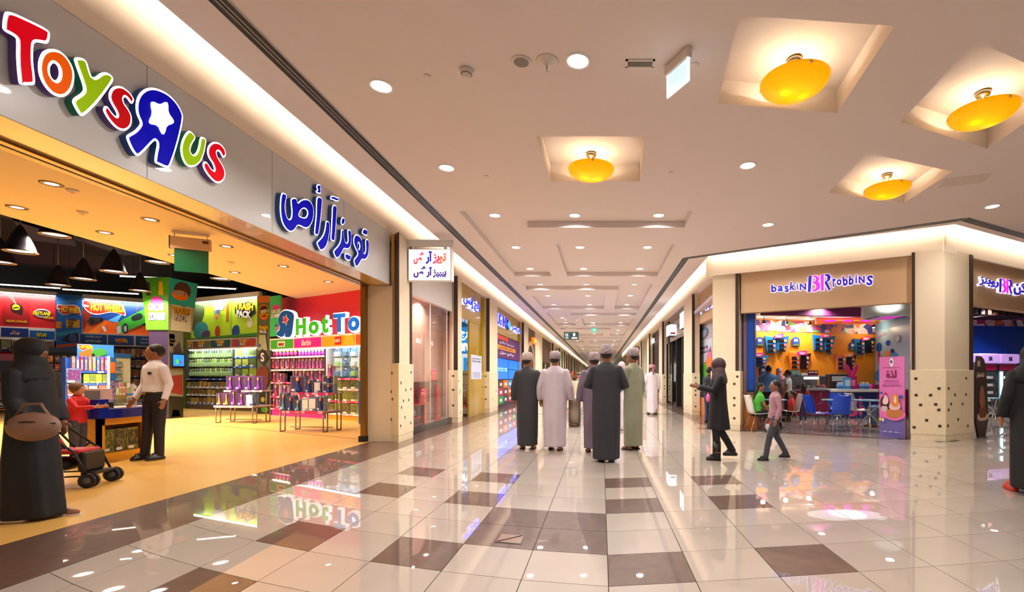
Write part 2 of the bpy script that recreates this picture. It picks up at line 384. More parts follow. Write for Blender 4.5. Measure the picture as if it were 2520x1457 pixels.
for P, d in cof:
    n = len(P); cb.add([(x, y, HC) for x, y in P]+[(x, y, HC+d) for x, y in P], [(i, (i+1) % n, n+(i+1) % n, n+i) for i in range(n)])
    tv, tf = smoothfill([P]); cb.add([(x, y, HC+d) for x, y in tv], tf)
n = len(outer)
cb.add([(x, y, HC) for x, y in outer]+[(x, y, HC+0.12) for x, y in outer], [(i, (i+1) % n, n+(i+1) % n, n+i) for i in range(n)])
tv, tf = smoothfill([outer]); 
ceil = struct(cb.build('ceiling', CEIL), 'warm white plaster ceiling with stepped recesses', 'ceiling')
struct(MB().box(-5.2, 22, -6, 152, 5.35, 5.45).build('ceiling_slab', CEIL), 'plain slab above the suspended ceiling', 'ceiling')
# light-cove strips lying on top of the ceiling lips, hidden from below
def cove(name, pts, lab, w=0.05, z=HC+0.13):
    o = MB()
    for a, b in zip(pts[:-1], pts[1:]):
        a, b = Vector(a), Vector(b); d = (b-a).normalized(); nn = Vector((-d.y, d.x))*w/2
        o.hprism([tuple(a-nn), tuple(b-nn), tuple(b+nn), tuple(a+nn)], z, z+0.03)
    o.build(name, COVE).name = name
    return tag(bpy.data.objects[name], lab, 'light strip')
cove('cove_light_strip', [(-3.95, -4), (-3.95, 148)], 'long warm light strip hidden in the cove above the toy shop sign', z=4.76)
MB().box(-4.0, -3.575, -4, 148, 4.735, 4.758).build('light_trough', CEIL, ceil); MB().box(-3.6, -3.57, -4, 148, 4.46, 4.74).build('light_trough', CEIL, ceil)
cove('cove_light_strip.001', [(3.0, 75), (3.0, 12.6)], 'warm light strip hidden in the cove above the corridor shops opposite', z=4.78)
MB().box(2.69, 3.04, 12.4, 75, 4.755, 4.778).build('light_trough', CEIL, ceil); MB().box(2.69, 2.72, 12.4, 75, 4.46, 4.76).build('light_trough', CEIL, ceil)
p = [BRF.w(-4.85, -0.14).xy, BRF.w(-0.06, -0.14).xy, BRR.w(0.06, -0.14).xy, BRR.w(14.8, -0.14).xy]
cove('cove_light_strip.002', p, 'warm light strip hidden in the cove above the ice cream shop')
# slot diffusers in the ceiling
SLOTD = mat('slot_dark', (10, 10, 12), 0.5); SLOTL = mat('slot_blade', (190, 190, 196), 0.4, 0.3)
def slot(pts, lab, name='slot_diffuser'):
    r = thing(name, lab, 'air diffuser', (pts[0][0], pts[0][1], HC)); bo = Vector(pts[0]); d_ = MB(); f_ = MB()
    for a, b in zip(pts[:-1], pts[1:]):
        a, b = Vector(a)-bo, Vector(b)-bo; d = (b-a).normalized(); nv = Vector((-d.y, d.x))
        def bar(s, t, z0, z1, o): o.hprism([tuple(a+nv*s), tuple(b+nv*s), tuple(b+nv*t), tuple(a+nv*t)], z0, z1)
        bar(-0.075, 0.075, -0.004, -0.001, d_)
        for s in (-0.085, -0.028, 0.015, 0.075): bar(s, s+0.007, -0.010, -0.0005, f_)
    d_.build('slot', SLOTD, r); f_.build('blade', SLOTL, r); return r
slot([(-3.076, -2), (-3.076, 140)], 'triple black slot diffuser running the length of the ceiling above the toy shop')
slot([(2.15, 74), (2.15, 11.9), (6.95, 8.95), (16, 13.55)], 'black slot diffuser turning with the ceiling edge above the ice cream shop')
# downlights
def make_down(r=0.105):
    t = thing('ceiling_downlight', 'round white downlight recessed in the mall ceiling', 'downlight', (0, 0, HC), 0, 'recessed downlights of the mall ceiling')
    MB().lathe([(r*0.92, 0.02), (r*0.92, -0.004), (r*1.02, -0.010), (r*1.18, -0.008), (r*1.2, 0.0)], 20).build('trim_ring', WHITE, t)
    MB().lathe([(0.0005, -0.004), (r*0.93, -0.003)], 20).build('lens', LENS, t)
    return t
D0 = make_down(); first = True
def down(x, y, dz, power, lab=None):
    global first
    if first: t = D0; t.location = (x, y, HC+dz); first = False
    else: t = dup(D0, (x, y, HC+dz))
    if lab: t['label'] = lab
    if power: lamp(t, (0, 0, -0.012), power, (1.0, 0.95, 0.92), 0.19, 2.7)
    return t
def incof(x, y):
    for P, d in cof:
        c = False; j = len(P)-1
        for i in range(len(P)):
            if (P[i][1] > y) != (P[j][1] > y) and x < (P[j][0]-P[i][0])*(y-P[i][1])/(P[j][1]-P[i][1])+P[i][0]: c = not c
            j = i
        if c: return d
    return 0.0
LP = 46
for px, py, lb_ in ((938, 212, 'bright downlight near the long slot above the toy shop sign'), (1422, 150, 'bright downlight beside the conical ceiling sensor'), (1099, 413, 'downlight between the slot diffuser and the middle bowl lamp'), (1840, 407, 'downlight between the bowl lamps over the junction'), (1890, 553, 'downlight close to the ice cream shop cove corner'), (2442, 508, 'downlight nearest the second ice cream sign')):
    q = cl(px, py); down(q.x, q.y, 0, LP, lb_)
for i in range(60):
    y = 9.13+2.25*i
    for x in (-2.08, -0.52, 1.12):
        if i < 34 or i % 3 == 0: down(x, y, incof(x, y), (LP if i < 9 else ((LP*3.0 if i < 34 else LP*6) if i % 3 == (1 if i < 34 else 0) and (x == -.52 or i < 20) else 0)), '%s downlight of the %s row along the corridor ceiling' % ({-2.08: 'toy shop side', -.52: 'middle', 1.12: 'poster side'}[x], ORD[i]) if i < 14 else 'tiny downlight far down the corridor ceiling')
for x, y in ((-2.2, 0.4), (0.6, 0.4), (3.4, 0.4), (-2.2, -2.6), (0.6, -2.6), (3.4, -2.6), (6.2, 0.4), (6.4, 3.2)): down(x, y, 0, LP, 'downlight in the hall ceiling out of the picture')
# bowl lamps in the big recesses
GOLD = None
def goldmat():
    m = bpy.data.materials.new('amber_glass'); m.use_nodes = True; nt = m.node_tree; nt.nodes.clear()
    o = nt.nodes.new('ShaderNodeOutputMaterial'); mx = nt.nodes.new('ShaderNodeMixShader'); tr = nt.nodes.new('ShaderNodeBsdfTranslucent'); pr = nt.nodes.new('ShaderNodeBsdfPrincipled')
    tr.inputs[0].default_value = (*lin((255, 222, 60)), 1); pr.inputs['Base Color'].default_value = (*lin((236, 186, 20)), 1); pr.inputs['Roughness'].default_value = 0.12
    pr.inputs['Emission Color'].default_value = (*lin((255, 198, 0)), 1); pr.inputs['Emission Strength'].default_value = 0.26; mx.inputs[0].default_value = 0.42
    nt.links.new(tr.outputs[0], mx.inputs[1]); nt.links.new(pr.outputs[0], mx.inputs[2]); nt.links.new(mx.outputs[0], o.inputs[0]); return m
GOLD = goldmat(); BULB = emat('bulb_glow', (255, 244, 214), 110.0)
def bowl(c, lab, r=0.34):
    t = thing('bowl_lamp', lab, 'ceiling lamp', (c[0], c[1], HC+0.26), 0, 'amber glass bowl lamps in square ceiling recesses')
    MB().lathe([(0.0005, 0), (0.075, 0), (0.08, -0.03), (0.06, -0.06), (0.02, -0.065), (0.02, -0.13), (0.0005, -0.13)], 16).build('ceiling_rose', CHROME, t)
    prof = [(r*math.sin(a), -0.23-0.15*math.cos(a)) for a in [i*PI/2/9 for i in range(10)]]
    sh = MB().lathe([(0.0005, prof[0][1])]+prof[1:]+[(r-0.012, -0.228)]+[(q[0]*0.965, q[1]+0.012) for q in prof[::-1][1:-1]]+[(0.0005, prof[0][1]+0.012)], 32).build('glass_bowl', GOLD, t)
    for j in range(3):
        a = 0.6+j*2*PI/3; MB().ball((r*0.97*math.cos(a), r*0.97*math.sin(a), -0.245), 0.016, 8, 6).build('clip', CHROME, t)
        MB().tube([(0.03*math.cos(a), 0.03*math.sin(a), -0.07), (r*0.95*math.cos(a), r*0.95*math.sin(a), -0.23)], 0.004, 5).build('stay_wire', CHROME, t)
    for s in (-1, 1): MB().ball((s*0.11, 0.03*s, -0.315), (0.035, 0.035, 0.042), 10, 6).build('bulb', BULB, t)
    lamp(t, (0, 0, -0.19), 5, (1.0, 0.77, 0.40), 0.10, kind='POINT')
for (px, py), lab in (((1955, 147), 'amber glass bowl lamp in the largest square ceiling recess beside the exit sign'), ((2419, 228), 'amber glass bowl lamp in the recess cut by the picture edge'),
                      ((2183, 430), 'amber glass bowl lamp in the recess closest to the ice cream shop sign'), ((1455, 379), 'amber glass bowl lamp over the middle of the corridor mouth')):
    q = cl(px, py, HC+0.25); bowl(q, lab)
# small ceiling fittings
OFFW = mat('off_white', (228, 214, 204), 0.5); GREYM = mat('grey_mesh', (140, 132, 126), 0.7)
q = cl(1148, 172); t = thing('smoke_detector', 'white domed smoke detector on the ceiling beside the round speaker', 'smoke detector', q)
MB().lathe([(0.0005, -0.075), (0.03, -0.073), (0.042, -0.05), (0.06, -0.04), (0.062, -0.012), (0.07, 0), (0.0005, 0)], 18).build('body', OFFW, t); MB().lathe([(0.044, -0.048), (0.052, -0.048), (0.052, -0.044), (0.044, -0.044)], 18).build('sensing_ring', DARK, t)
q = cl(1283, 152); t = thing('ceiling_speaker', 'round ceiling speaker with grey mesh and white rim', 'speaker', q)
MB().lathe([(0.072, -0.006), (0.085, -0.012), (0.10, -0.006), (0.10, 0), (0.072, 0)], 20).build('rim', OFFW, t); MB().lathe([(0.0005, -0.007), (0.073, -0.005)], 20).build('grille', GREYM, t)
q = cl(1347, 150); t = thing('ceiling_sensor', 'white conical sensor with silver tip next to a bright downlight', 'sensor', q)
MB().lathe([(0.0005, -0.075), (0.016, -0.075), (0.016, -0.05), (0.05, -0.03), (0.10, -0.008), (0.11, 0), (0.0005, 0)], 20).build('cone', OFFW, t); MB().lathe([(0.0005, -0.1), (0.012, -0.1), (0.017, -0.07), (0.0005, -0.07)], 12).build('tip', CHROME, t)
q = cl(1575, 155); t = thing('ceiling_vent', 'small rectangular grey air vent in the ceiling', 'vent', q)
fr = MB(); [fr.box(*b_) for b_ in ((-0.14, 0.14, -0.055, -0.04, -0.012, 0), (-0.14, 0.14, 0.04, 0.055, -0.012, 0), (-0.14, -0.12, -0.055, 0.055, -0.012, 0), (0.12, 0.14, -0.055, 0.055, -0.012, 0))]; fr.build('frame', OFFW, t)
for j in range(4): MB().box(-0.12, 0.12, -0.036+j*0.02, -0.024+j*0.02, -0.008, -0.002).build('slat', GREYM, t)
for j, (px, py) in enumerate(((1052, 187), (1711, 158), (1197, 433), (1651, 425), (2265, 486))):
    q = cl(px, py); t = tag(MB().lathe([(0.0005, -0.008), (0.034, -0.008), (0.036, 0), (0.0005, 0)], 16).build('sprinkler_cover', OFFW, None, q), 'small round white sprinkler cover plate '+['beside the smoke detector', 'beside the tilted exit sign', 'near the corridor mouth downlight', 'right of the middle bowl lamp', 'below the bowl lamp nearest the ice cream shop'][j], 'sprinkler', 'sprinkler covers on the ceiling')
q = cl(2372, 445); tag(MB().box(-0.3, 0.3, -0.18, 0.18, -0.003, 0).build('ceiling_access_panel', mat('panel_paint', (214, 200, 188), 0.8), None, q, -0.35), 'flush square access panel in the ceiling above the ice cream shop', 'access panel')
# exit sign hanging edge-on
q = cl(1668, 140); t = thing('exit_sign', 'tilted hanging emergency sign box with a glowing glass blade', 'exit sign', (q.x, q.y, HC), math.radians(-60))
MB().box(-0.17, 0.17, -0.03, 0.03, -0.10, 0.0).build('housing', OFFW, t, bev=0.006)
MB().box(-0.155, 0.155, -0.006, 0.006, -0.30, -0.10).build('blade', mat('exit_blade', (205, 232, 240), 0.2, emit=0.9), t)
fr = MB(); [fr.box(*b_) for b_ in ((-0.16, -0.15, -0.008, 0.008, -0.305, -0.1), (0.15, 0.16, -0.008, 0.008, -0.305, -0.1), (-0.16, 0.16, -0.008, 0.008, -0.31, -0.30))]; fr.build('edge_light', WGLOW, t)
# ------------------------------------------------------------------ walls above the shop fronts (cove backs)
WCOVE = mat('cove_wall', (246, 228, 204), 0.7)
struct(MB().box(LX-0.3, LX, -5, 150, 4.27, 5.4).build('wall_left_cove', WCOVE), 'smooth cream wall above the shop fronts washed by the cove light', 'wall')
struct(MB().box(RX, RX+0.3, 12.3, 150, 4.22, 5.4).build('wall_right_cove', WCOVE), 'smooth cream wall above the shops opposite washed by the cove light', 'wall')
def along(fr_, u0, u1, d0, d1, z0, z1, name, m):
    o = MB().box(u0, u1, d0, d1, z0, z1).build(name, m, None, (fr_.o.x, fr_.o.y, 0), fr_.a); return o
struct(along(BRF, -4.95, 0.02, 0.0, 0.3, 3.88, 5.4, 'wall_angled_cove', WCOVE), 'cream wall above the ice cream shop sign', 'wall')
struct(along(BRR, -0.02, 15, 0.0, 0.3, 3.88, 5.4, 'wall_angled_cove_side', WCOVE), 'cream wall above the second ice cream sign', 'wall')
struct(MB().box(20.4, 20.6, -5, 27, 0, 5.4).build('wall_right_end', WALL), 'cream wall closing the hall far to the side', 'wall')
struct(MB().box(-6, 4, 150, 150.3, 0, 5.4).build('wall_far_end', WALL), 'far end wall of the long corridor', 'wall')
struct(MB().box(-40, -4.72, 34, 34.3, 0, 6).build('wall_toy_shop_back', BLACKM), 'dark back wall of the toy shop', 'wall')
# ================================================================== toy shop: front
def chaikin(P, it=2):
    for _ in range(it):
        Q = []
        for i in range(len(P)):
            a, b = P[i], P[(i+1) % len(P)]
            Q += [(a[0]*0.75+b[0]*0.25, a[1]*0.75+b[1]*0.25), (a[0]*0.25+b[0]*0.75, a[1]*0.25+b[1]*0.75)]
        P = Q
    return P
def area2(P): return sum(P[i][0]*P[(i+1) % len(P)][1]-P[(i+1) % len(P)][0]*P[i][1] for i in range(len(P)))/2
def inset(P, d):
    """move every point inwards (d > 0) along its normal"""
    s = 1 if area2(P) > 0 else -1; n = len(P); Q = []
    for i in range(n):
        a, b, c = Vector(P[i-1]), Vector(P[i]), Vector(P[(i+1) % n])
        t = (c-a)
        if t.length < 1e-9: Q.append(tuple(b)); continue
        t.normalize(); nn = Vector((-t.y, t.x))*s
        Q.append(tuple(b+nn*d))
    return Q
fascia = struct(MB().box(-4.88, LX, -4, 9.5, 3.2, 4.265).build('wall_toy_fascia', FASC), 'glossy pale grey fascia above the toy shop opening', 'wall')
GOLDM = mat('bronze_metal', (150, 104, 40), 0.25, 0.7); SOFB = mat('fascia_underside', (196, 158, 104), 0.2, coat=0.4)
MB().box(-4.70, LX-0.002, -4, 9.5, 3.192, 3.2).build('underside', SOFB, fascia)
MB().box(-4.88, -4.70, -4, 9.5, 3.17, 3.2).build('shutter_track', GOLDM, fascia)
MB().box(-4.80, -4.78, -4, 9.5, 3.165, 3.17).build('shutter_slot', DARK, fascia)
for yj in (2.2, 4.42, 6.1, 7.8): MB().box(LX-0.001, LX+0.0015, yj, yj+0.006, 3.2, 4.265).build('panel_joint', mat('joint_grey', (150, 146, 140), 0.5), fascia)
# --- sign letters traced on the fascia: face, glowing white rim, coloured can
SD = -0.065
def letter(root, name, outs, holes, sc, off, face, side, ins=0.019, base=0.0, sm=2):
    def tr(P): return [LWF.pix(off[0]+p[0]*sc, off[1]+p[1]*sc, SD) for p in P]
    O = [chaikin(tr(P), sm) for P in outs]; Hh = [chaikin(tr(P), 2) for P in holes]
    u0, z0 = root['ou'], root['oz']
    sh = lambda P: [(p[0]-u0, p[1]-z0) for p in P]
    can = MB().plate([sh(P) for P in O]+[sh(P) for P in Hh], SD, -0.006).build(name, side, root)
    MB().plate([sh(P) for P in O]+[sh(P) for P in Hh], SD-0.006, SD-0.0005).build('glowing_rim', RIMW, can)
    MB().plate([sh(inset(P, ins)) for P in O]+[sh(inset(P, -ins)) for P in Hh], SD-0.012, SD-0.0065).build('letter_face', face, can)
    return can
def sroot(name, label, u, z):
    t = thing(name, label, 'sign', LWF.w(u, 0, z), LWF.a); t['ou'] = u; t['oz'] = z; return t
RIMW = emat('sign_rim_white', (250, 250, 255), 3.2)
RED = mat('sign_red', (200, 0, 16), 0.5, emit=0.5, ecol=(240, 0, 30), spec=0.1); ORA = mat('sign_orange', (220, 80, 0), 0.5, emit=0.5, ecol=(255, 100, 0), spec=0.1); LIM = mat('sign_lime', (140, 180, 6), 0.5, emit=0.42, ecol=(170, 210, 10), spec=0.1); BLU = mat('sign_blue', (0, 0, 150), 0.5, emit=0.35, ecol=(0, 0, 220), spec=0.1); DRED = mat('sign_dark_red', (180, 0, 10), 0.5, emit=0.4, ecol=(220, 0, 16), spec=0.1)
PURS = mat('can_purple', (96, 66, 140), 0.4); GRNS = mat('can_green', (20, 120, 90), 0.4); BLUS = mat('can_blue', (20, 66, 140), 0.4)
s1, o1 = 300/1457, (0, 0); s2, o2 = 350/1821, (230, 190); s3, o3 = 270/1710, (670, 440)
R = sroot('toy_shop_sign', 'big glowing toy shop name in red, orange, lime and blue rounded letters', 4.8, 3.2)
letter(R, 'letter', [[(65,115),(330,235),(580,360),(590,440),(565,530),(480,510),(395,505),(385,600),(385,750),(405,900),(412,1000),(385,1020),(240,1015),(215,980),(190,700),(195,480),(180,440),(30,365),(25,300),(35,200)]], [], s1, o1, RED, PURS)
letter(R, 'letter', [[(600,580),(700,600),(800,690),(870,820),(885,940),(850,1080),(770,1160),(690,1160),(600,1115),(510,1010),(455,880),(450,740),(490,630),(540,595)]], [[(640,745),(690,790),(705,870),(690,940),(645,970),(600,920),(580,850),(595,780)]], s1, o1, ORA, PURS)
letter(R, 'letter', [[(870,675),(1020,700),(1060,850),(1100,950),(1235,840),(1365,930),(1300,1040),(1150,1240),(1000,1385),(950,1385),(890,1290),(845,1190),(960,1120),(1000,1070),(960,940),(900,780)]], [], s1, o1, LIM, GRNS)
letter(R, 'letter', [[(290,108),(360,120),(440,180),(490,240),(515,290),(490,345),(465,330),(425,265),(390,250),(370,280),(385,340),(440,410),(480,490),(485,560),(465,640),(400,688),(330,680),(260,630),(190,550),(140,470),(118,420),(130,375),(160,365),(190,400),(230,460),(275,505),(298,490),(285,440),(230,350),(195,280),(190,210),(225,135)]], [], s2, o2, DRED, PURS, 0.016)
cR = letter(R, 'letter', [[(720,128),(830,150),(960,220),(1070,340),(1135,470),(1140,540),(1100,740),(1040,960),(970,1150),(940,1168),(800,1105),(775,1080),(790,970),(815,850),(790,800),(740,840),(650,940),(580,1005),(540,1010),(470,910),(415,780),(420,740),(520,690),(590,610),(595,570),(545,470),(535,350),(560,240),(630,160)]], [], s2, o2, BLU, BLUS)
st = chaikin([LWF.pix(o2[0]+a*s2, o2[1]+b*s2, SD) for a, b in [(735,305),(830,355),(910,310),(935,345),(935,455),(1010,555),(1000,595),(915,620),(895,710),(870,738),(845,710),(805,615),(700,600),(690,555),(735,470),(710,340)]], 1)
MB().plate([[(p[0]-4.8, p[1]-3.2) for p in st]], SD-0.018, SD-0.0125).build('star', RIMW, cR)
letter(R, 'letter', [[(1225,678),(1290,745),(1300,790),(1255,850),(1228,920),(1240,970),(1270,1000),(1310,970),(1340,900),(1360,770),(1385,762),(1435,790),(1435,850),(1400,1020),(1340,1120),(1260,1155),(1190,1140),(1130,1050),(1105,920),(1130,800),(1180,710)]], [], s2, o2, LIM, GRNS, 0.015)
letter(R, 'letter', [[(1550,825),(1610,845),(1670,910),(1695,990),(1665,1035),(1645,1020),(1610,950),(1580,945),(1565,970),(1590,1040),(1650,1130),(1685,1220),(1670,1310),(1610,1360),(1550,1350),(1470,1270),(1410,1180),(1390,1110),(1420,1075),(1450,1090),(1490,1160),(1530,1200),(1545,1180),(1525,1110),(1470,1030),(1450,960),(1460,890),(1500,840)]], [], s2, o2, RED, PURS, 0.016)
R2 = sroot('arabic_shop_sign', 'glowing blue Arabic lettering with white rims on the grey fascia', 7.5, 3.2)
AL = [([[(155,212),(215,245),(215,300),(190,400),(195,520),(225,610),(260,640),(295,600),(300,500),(285,380),(285,300),(370,295),(388,390),(430,335),(500,310),(570,330),(630,420),(645,530),(620,680),(560,765),(500,775),(390,715),(350,790),(290,835),(230,810),(150,700),(115,520),(120,330),(135,240)]], [[(470,460),(520,470),(550,520),(530,590),(490,610),(430,590),(400,575),(420,510)]]),
 ([[(690,265),(775,300),(765,450),(745,650),(715,870),(690,885),(650,865),(655,780),(680,560),(680,400)]], []), ([[(690,90),(735,85),(755,130),(740,180),(755,200),(750,240),(675,215),(680,185),(705,170),(685,140)]], []),
 ([[(830,650),(885,670),(890,800),(870,950),(830,1070),(760,1125),(730,1100),(690,1010),(690,985),(770,910),(810,820),(825,720)]], []),
 ([[(930,395),(1005,425),(995,600),(980,800),(965,970),(945,975),(900,950),(915,820),(925,600)]], []), ([[(910,265),(950,265),(1000,295),(1035,285),(1030,345),(1000,355),(940,325),(900,325)]], []),
 ([[(1070,785),(1105,800),(1110,900),(1130,990),(1160,1005),(1180,960),(1165,790),(1200,790),(1225,830),(1230,950),(1215,1070),(1160,1105),(1110,1080),(1080,1150),(1030,1230),(990,1240),(955,1170),(945,1120),(1020,1050),(1060,970),(1070,870)]], []), ([[(1095,590),(1130,640),(1115,710),(1085,725),(1060,680),(1075,620)]], []), ([[(1135,1155),(1215,1190),(1220,1240),(1200,1285),(1130,1250),(1125,1190)]], []),
 ([[(1290,870),(1340,875),(1385,940),(1400,1030),(1405,1120),(1420,1165),(1440,1160),(1455,1100),(1445,950),(1480,935),(1500,1000),(1500,1120),(1480,1230),(1430,1270),(1390,1250),(1355,1320),(1320,1370),(1290,1370),(1260,1260),(1320,1200),(1330,1150),(1290,1080),(1260,990),(1265,910)]], [[(1340,985),(1360,1030),(1355,1090),(1335,1105),(1325,1060),(1325,1010)]]), ([[(1420,770),(1480,800),(1475,890),(1440,880),(1390,850),(1405,800)]], [])]
for (o_, h_) in AL: letter(R2, 'letter', o_, h_, s3, o3, BLU, BLUS, 0.013)
# --- jamb, pillar and gold edge at the far end of the opening
struct(MB().hprism([(-4.80, 9.60), (-4.30, 9.60), (-4.30, 9.75), (-4.80, 9.75)], 0, 3.2).build('wall_toy_jamb', WALL), 'cream stone wall panel beside the toy shop opening', 'wall')
tag(MB().box(-4.90, -4.80, 9.5, 9.68, 0.12, 3.19).build('trim_1', GOLDM), 'bronze shutter guide at the toy shop opening', 'trim', None, 'structure')
tag(MB().box(-4.93, -4.79, 9.48, 9.70, 0.0, 0.12).build('trim_2', BLACKM), 'black foot of the shutter guide', 'trim', None, 'structure')
def pillar(name, lab, poly, zb, zt, sq=(), inset_d=0.05, strips=(), mats=None):
    """square-inset stone pillar: poly = outline of its base block; sq = [(edge, along 0..1, height)] dark squares"""
    bx = sum(p[0] for p in poly)/len(poly); by = sum(p[1] for p in poly)/len(poly); P = [(p[0]-bx, p[1]-by) for p in poly]
    if area2(P) < 0: P = P[::-1]; sq = [(len(P)-1-(e+1) % len(P) if 0 else (len(P)-2-e) % len(P), 1-a, z) for e, a, z in sq]; strips = [((len(P)-2-e) % len(P), 1-b, 1-a) for e, a, b in strips]
    t = tag(thing(name, lab, 'pillar', (bx, by, 0)), kind='structure')
    def sc(k): return inset(P, k) if len(P) != 4 else [tuple(Vector(p)*(1-k/max(Vector(p).length, .05))) for p in P]
    MB().hprism(P, 0.13, zb).build('base_block', PILLAR, t, bev=0.006); MB().hprism(sc(0.012), 0.0, 0.13).build('plinth', PILLAR, t)
    S = sc(inset_d); MB().hprism(S, zb, zt).build('shaft', WALL, t)
    n = len(P)
    for e, a, z in sq:
        A, B = Vector(P[e % n]), Vector(P[(e+1) % n]); d = (B-A).normalized(); nn = Vector((d.y, -d.x)); c = A.lerp(B, a); h = 0.028
        MB().add([(*(c-d*h+nn*0.002), z-h), (*(c+d*h+nn*0.002), z-h), (*(c+d*h+nn*0.002), z+h), (*(c-d*h+nn*0.002), z+h), (*(c-d*h-nn*0.004), z-h), (*(c+d*h-nn*0.004), z-h), (*(c+d*h-nn*0.004), z+h), (*(c-d*h-nn*0.004), z+h)], [(0, 1, 2, 3), (0, 4, 5, 1), (1, 5, 6, 2), (2, 6, 7, 3), (3, 7, 4, 0)]).build('inset_square', INSET, t)
    for e, a, b in strips:
        A, B = Vector(S[e % n]), Vector(S[(e+1) % n]); d = (B-A).normalized(); nn = Vector((d.y, -d.x)); p, q = A.lerp(B, a), A.lerp(B, b)
        MB().hprism([tuple(p-nn*0.01), tuple(q-nn*0.01), tuple(q+nn*0.02), tuple(p+nn*0.02)], zb, zt-0.02).build('dark_strip', DARK, t)
    return t
rs = random.Random(3)
def rsq(edges, n, zb): return [(e, rs.uniform(0.15, 0.85), rs.uniform(0.2, zb-0.12)) for e in edges for _ in range(n)]
pillar('pillar_toy_shop', 'cream stone pillar with dark square insets beside the toy shop', [(-4.42, 9.68), (-4.07, 9.38), (-4.13, 10.28), (-4.48, 10.28)], 1.60, 4.26,
       [(0, .38, 1.4), (0, .3, 1.02), (0, .42, .87), (0, .32, .45), (1, .15, 1.2), (1, .45, 1.05), (1, .8, 1.06), (1, .3, .83), (1, .65, .83), (1, .18, .7), (1, .4, .48), (1, .12, .33), (1, .82, 1.42), (1, .8, .33)], 0.07, [(0, 0.55, 1.0), (1, 0.86, 1.0)])
# ================================================================== toy shop: inside shell
SOF = mat('toy_soffit', (228, 208, 180), 0.7); ZS = 4.05
HOTA = fl(663, 1017); HOTB = fl(879.5, 1031.6); HOT = Fr.two(HOTA, HOTB)
TRA = fl(458, 1003); TRB = fl(631, 1010); TRW = Fr.two(TRA, TRB)
CAA = at(0, 1000, 20.0); CAB = at(360, 1000, 22.9); CAW = Fr.two(CAA, CAB)
h1 = HOT.w(1.6); 
soff = struct(MB().hprism([(-4.89, -4), (-4.89, 13.3), (-7.3, 14.5), (-10.6, 16.25), (-10.08, 7.83), (-9.6, -4)], ZS, ZS+0.35).build('ceiling_toy_soffit', SOF), 'warm beige ceiling strip inside the toy shop entrance', 'ceiling')
NAVY = mat('dark_ceiling', (10, 9, 30), 0.8)
dkc = struct(MB().box(-40, -5.2, -6, 34, 6.1, 6.2).build('ceiling_toy_dark', NAVY), 'open black ceiling of the toy shop', 'ceiling')
DUCT = mat('duct_navy', (26, 22, 66), 0.5)
for (px, py, w_, l_, a_) in ((190, 560, 1.2, 5, .1), (270, 590, 1.0, 4, .9), (110, 625, 1.0, 4, .8), (160, 665, 1.4, 6, .2)):
    q = at(px, py, 13); MB().box(-w_/2, w_/2, -l_/2, l_/2, -0.3, 0.3).build('air_duct', DUCT, dkc, (q.x, q.y, 5.75), a_)
struct(MB().box(-40, -4.9, 17.6, 17.8, 0, 0.01).build('trim_3', NAVY), 'thin dark floor seam at the back of the toy shop', 'trim') if 0 else None
struct(MB().hprism([(-4.95, 9.75), (-4.76, 9.75), (-4.76, 14.05), (-7.0, 14.3), (-7.0, 14.36), (-4.95, 14.12)], 0, 6.1).build('wall_toy_side', SOF), 'side wall of the toy shop behind the jamb', 'wall')
REDW = mat('red_wall', (206, 26, 48), 0.5)
# soffit downlights (silver rings) and pendants
SPOTM = emat('spot_lens', (255, 244, 226), 14.0); RINGM = mat('ring_dark', (120, 96, 74), 0.3, 0.6)
t0 = thing('soffit_spotlight', 'small silver rimmed spotlight recessed in the beige toy shop ceiling', 'spotlight', (0, 0, ZS), 0, 'spotlights in the toy shop ceiling strip')
MB().lathe([(0.075, 0.0), (0.078, -0.012), (0.12, -0.010), (0.125, 0)], 18).build('ring', RINGM, t0); MB().lathe([(0.0005, -0.004), (0.08, -0.002)], 16).build('lens', SPOTM, t0)
for i, (px, py) in enumerate(((127, 452), (42, 510), (370, 540), (258, 572), (557, 606), (578, 670), (697, 655), (808, 693), (430, 628))):
    q = cl(px, py, ZS); t = t0 if i == 0 else dup(t0, q)
    t.location = q; t['label'] = 'small silver rimmed spotlight recessed in the beige toy shop ceiling, '+['first in the front row', 'first in the rear row', 'second in the front row', 'second in the rear row', 'third in the front row', 'fourth in the rear row', 'dim one by the opening', 'last before the red wall', 'behind the exit panel'][i]; lamp(t, (0, 0, -0.02), (28 if px != 430 else 6), (1.0, 0.85, 0.64), 0.15, 2.3)
for px, py, nm, lb in ((178, 467, 'ceiling_detector', 'small brown dome detector in the toy shop ceiling strip'), (203, 521, 'alarm_box', 'small white alarm box with red lamp on the toy shop ceiling'), (569, 645, 'smoke_detector', 'white smoke detector on the toy shop ceiling near the exit sign')):
    q = cl(px, py, ZS); t = thing(nm, lb, 'detector', q)
    MB().lathe([(0.0005, -0.05), (0.04, -0.045), (0.06, -0.02), (0.075, 0), (0.0005, 0)], 14).build('body', OFFW, t); MB().lathe([(0.0005, -0.056), (0.014, -0.052), (0.014, -0.046), (0.0005, -0.046)], 8).build('lamp_dot', RED, t)
PEND = mat('pendant_dark', (44, 40, 52), 0.35, 0.3)
p0 = thing('pendant_lamp', 'dark bell shaped pendant lamp hanging from the black toy shop ceiling', 'pendant lamp', (0, 0, 0), 0, 'bell pendants in the toy shop')
MB().lathe([(0.02, 0.55), (0.05, 0.5), (0.10, 0.40), (0.20, 0.14), (0.23, 0.02), (0.25, 0.0), (0.215, 0.0), (0.19, 0.12), (0.05, 0.42), (0.0005, 0.44)], 22).build('shade', PEND, p0)
MB().lathe([(0.20, 0.004), (0.252, -0.004), (0.252, -0.014), (0.20, -0.012)], 22).build('rim', mat('pendant_rim', (200, 170, 140), 0.3, 0.5), p0)
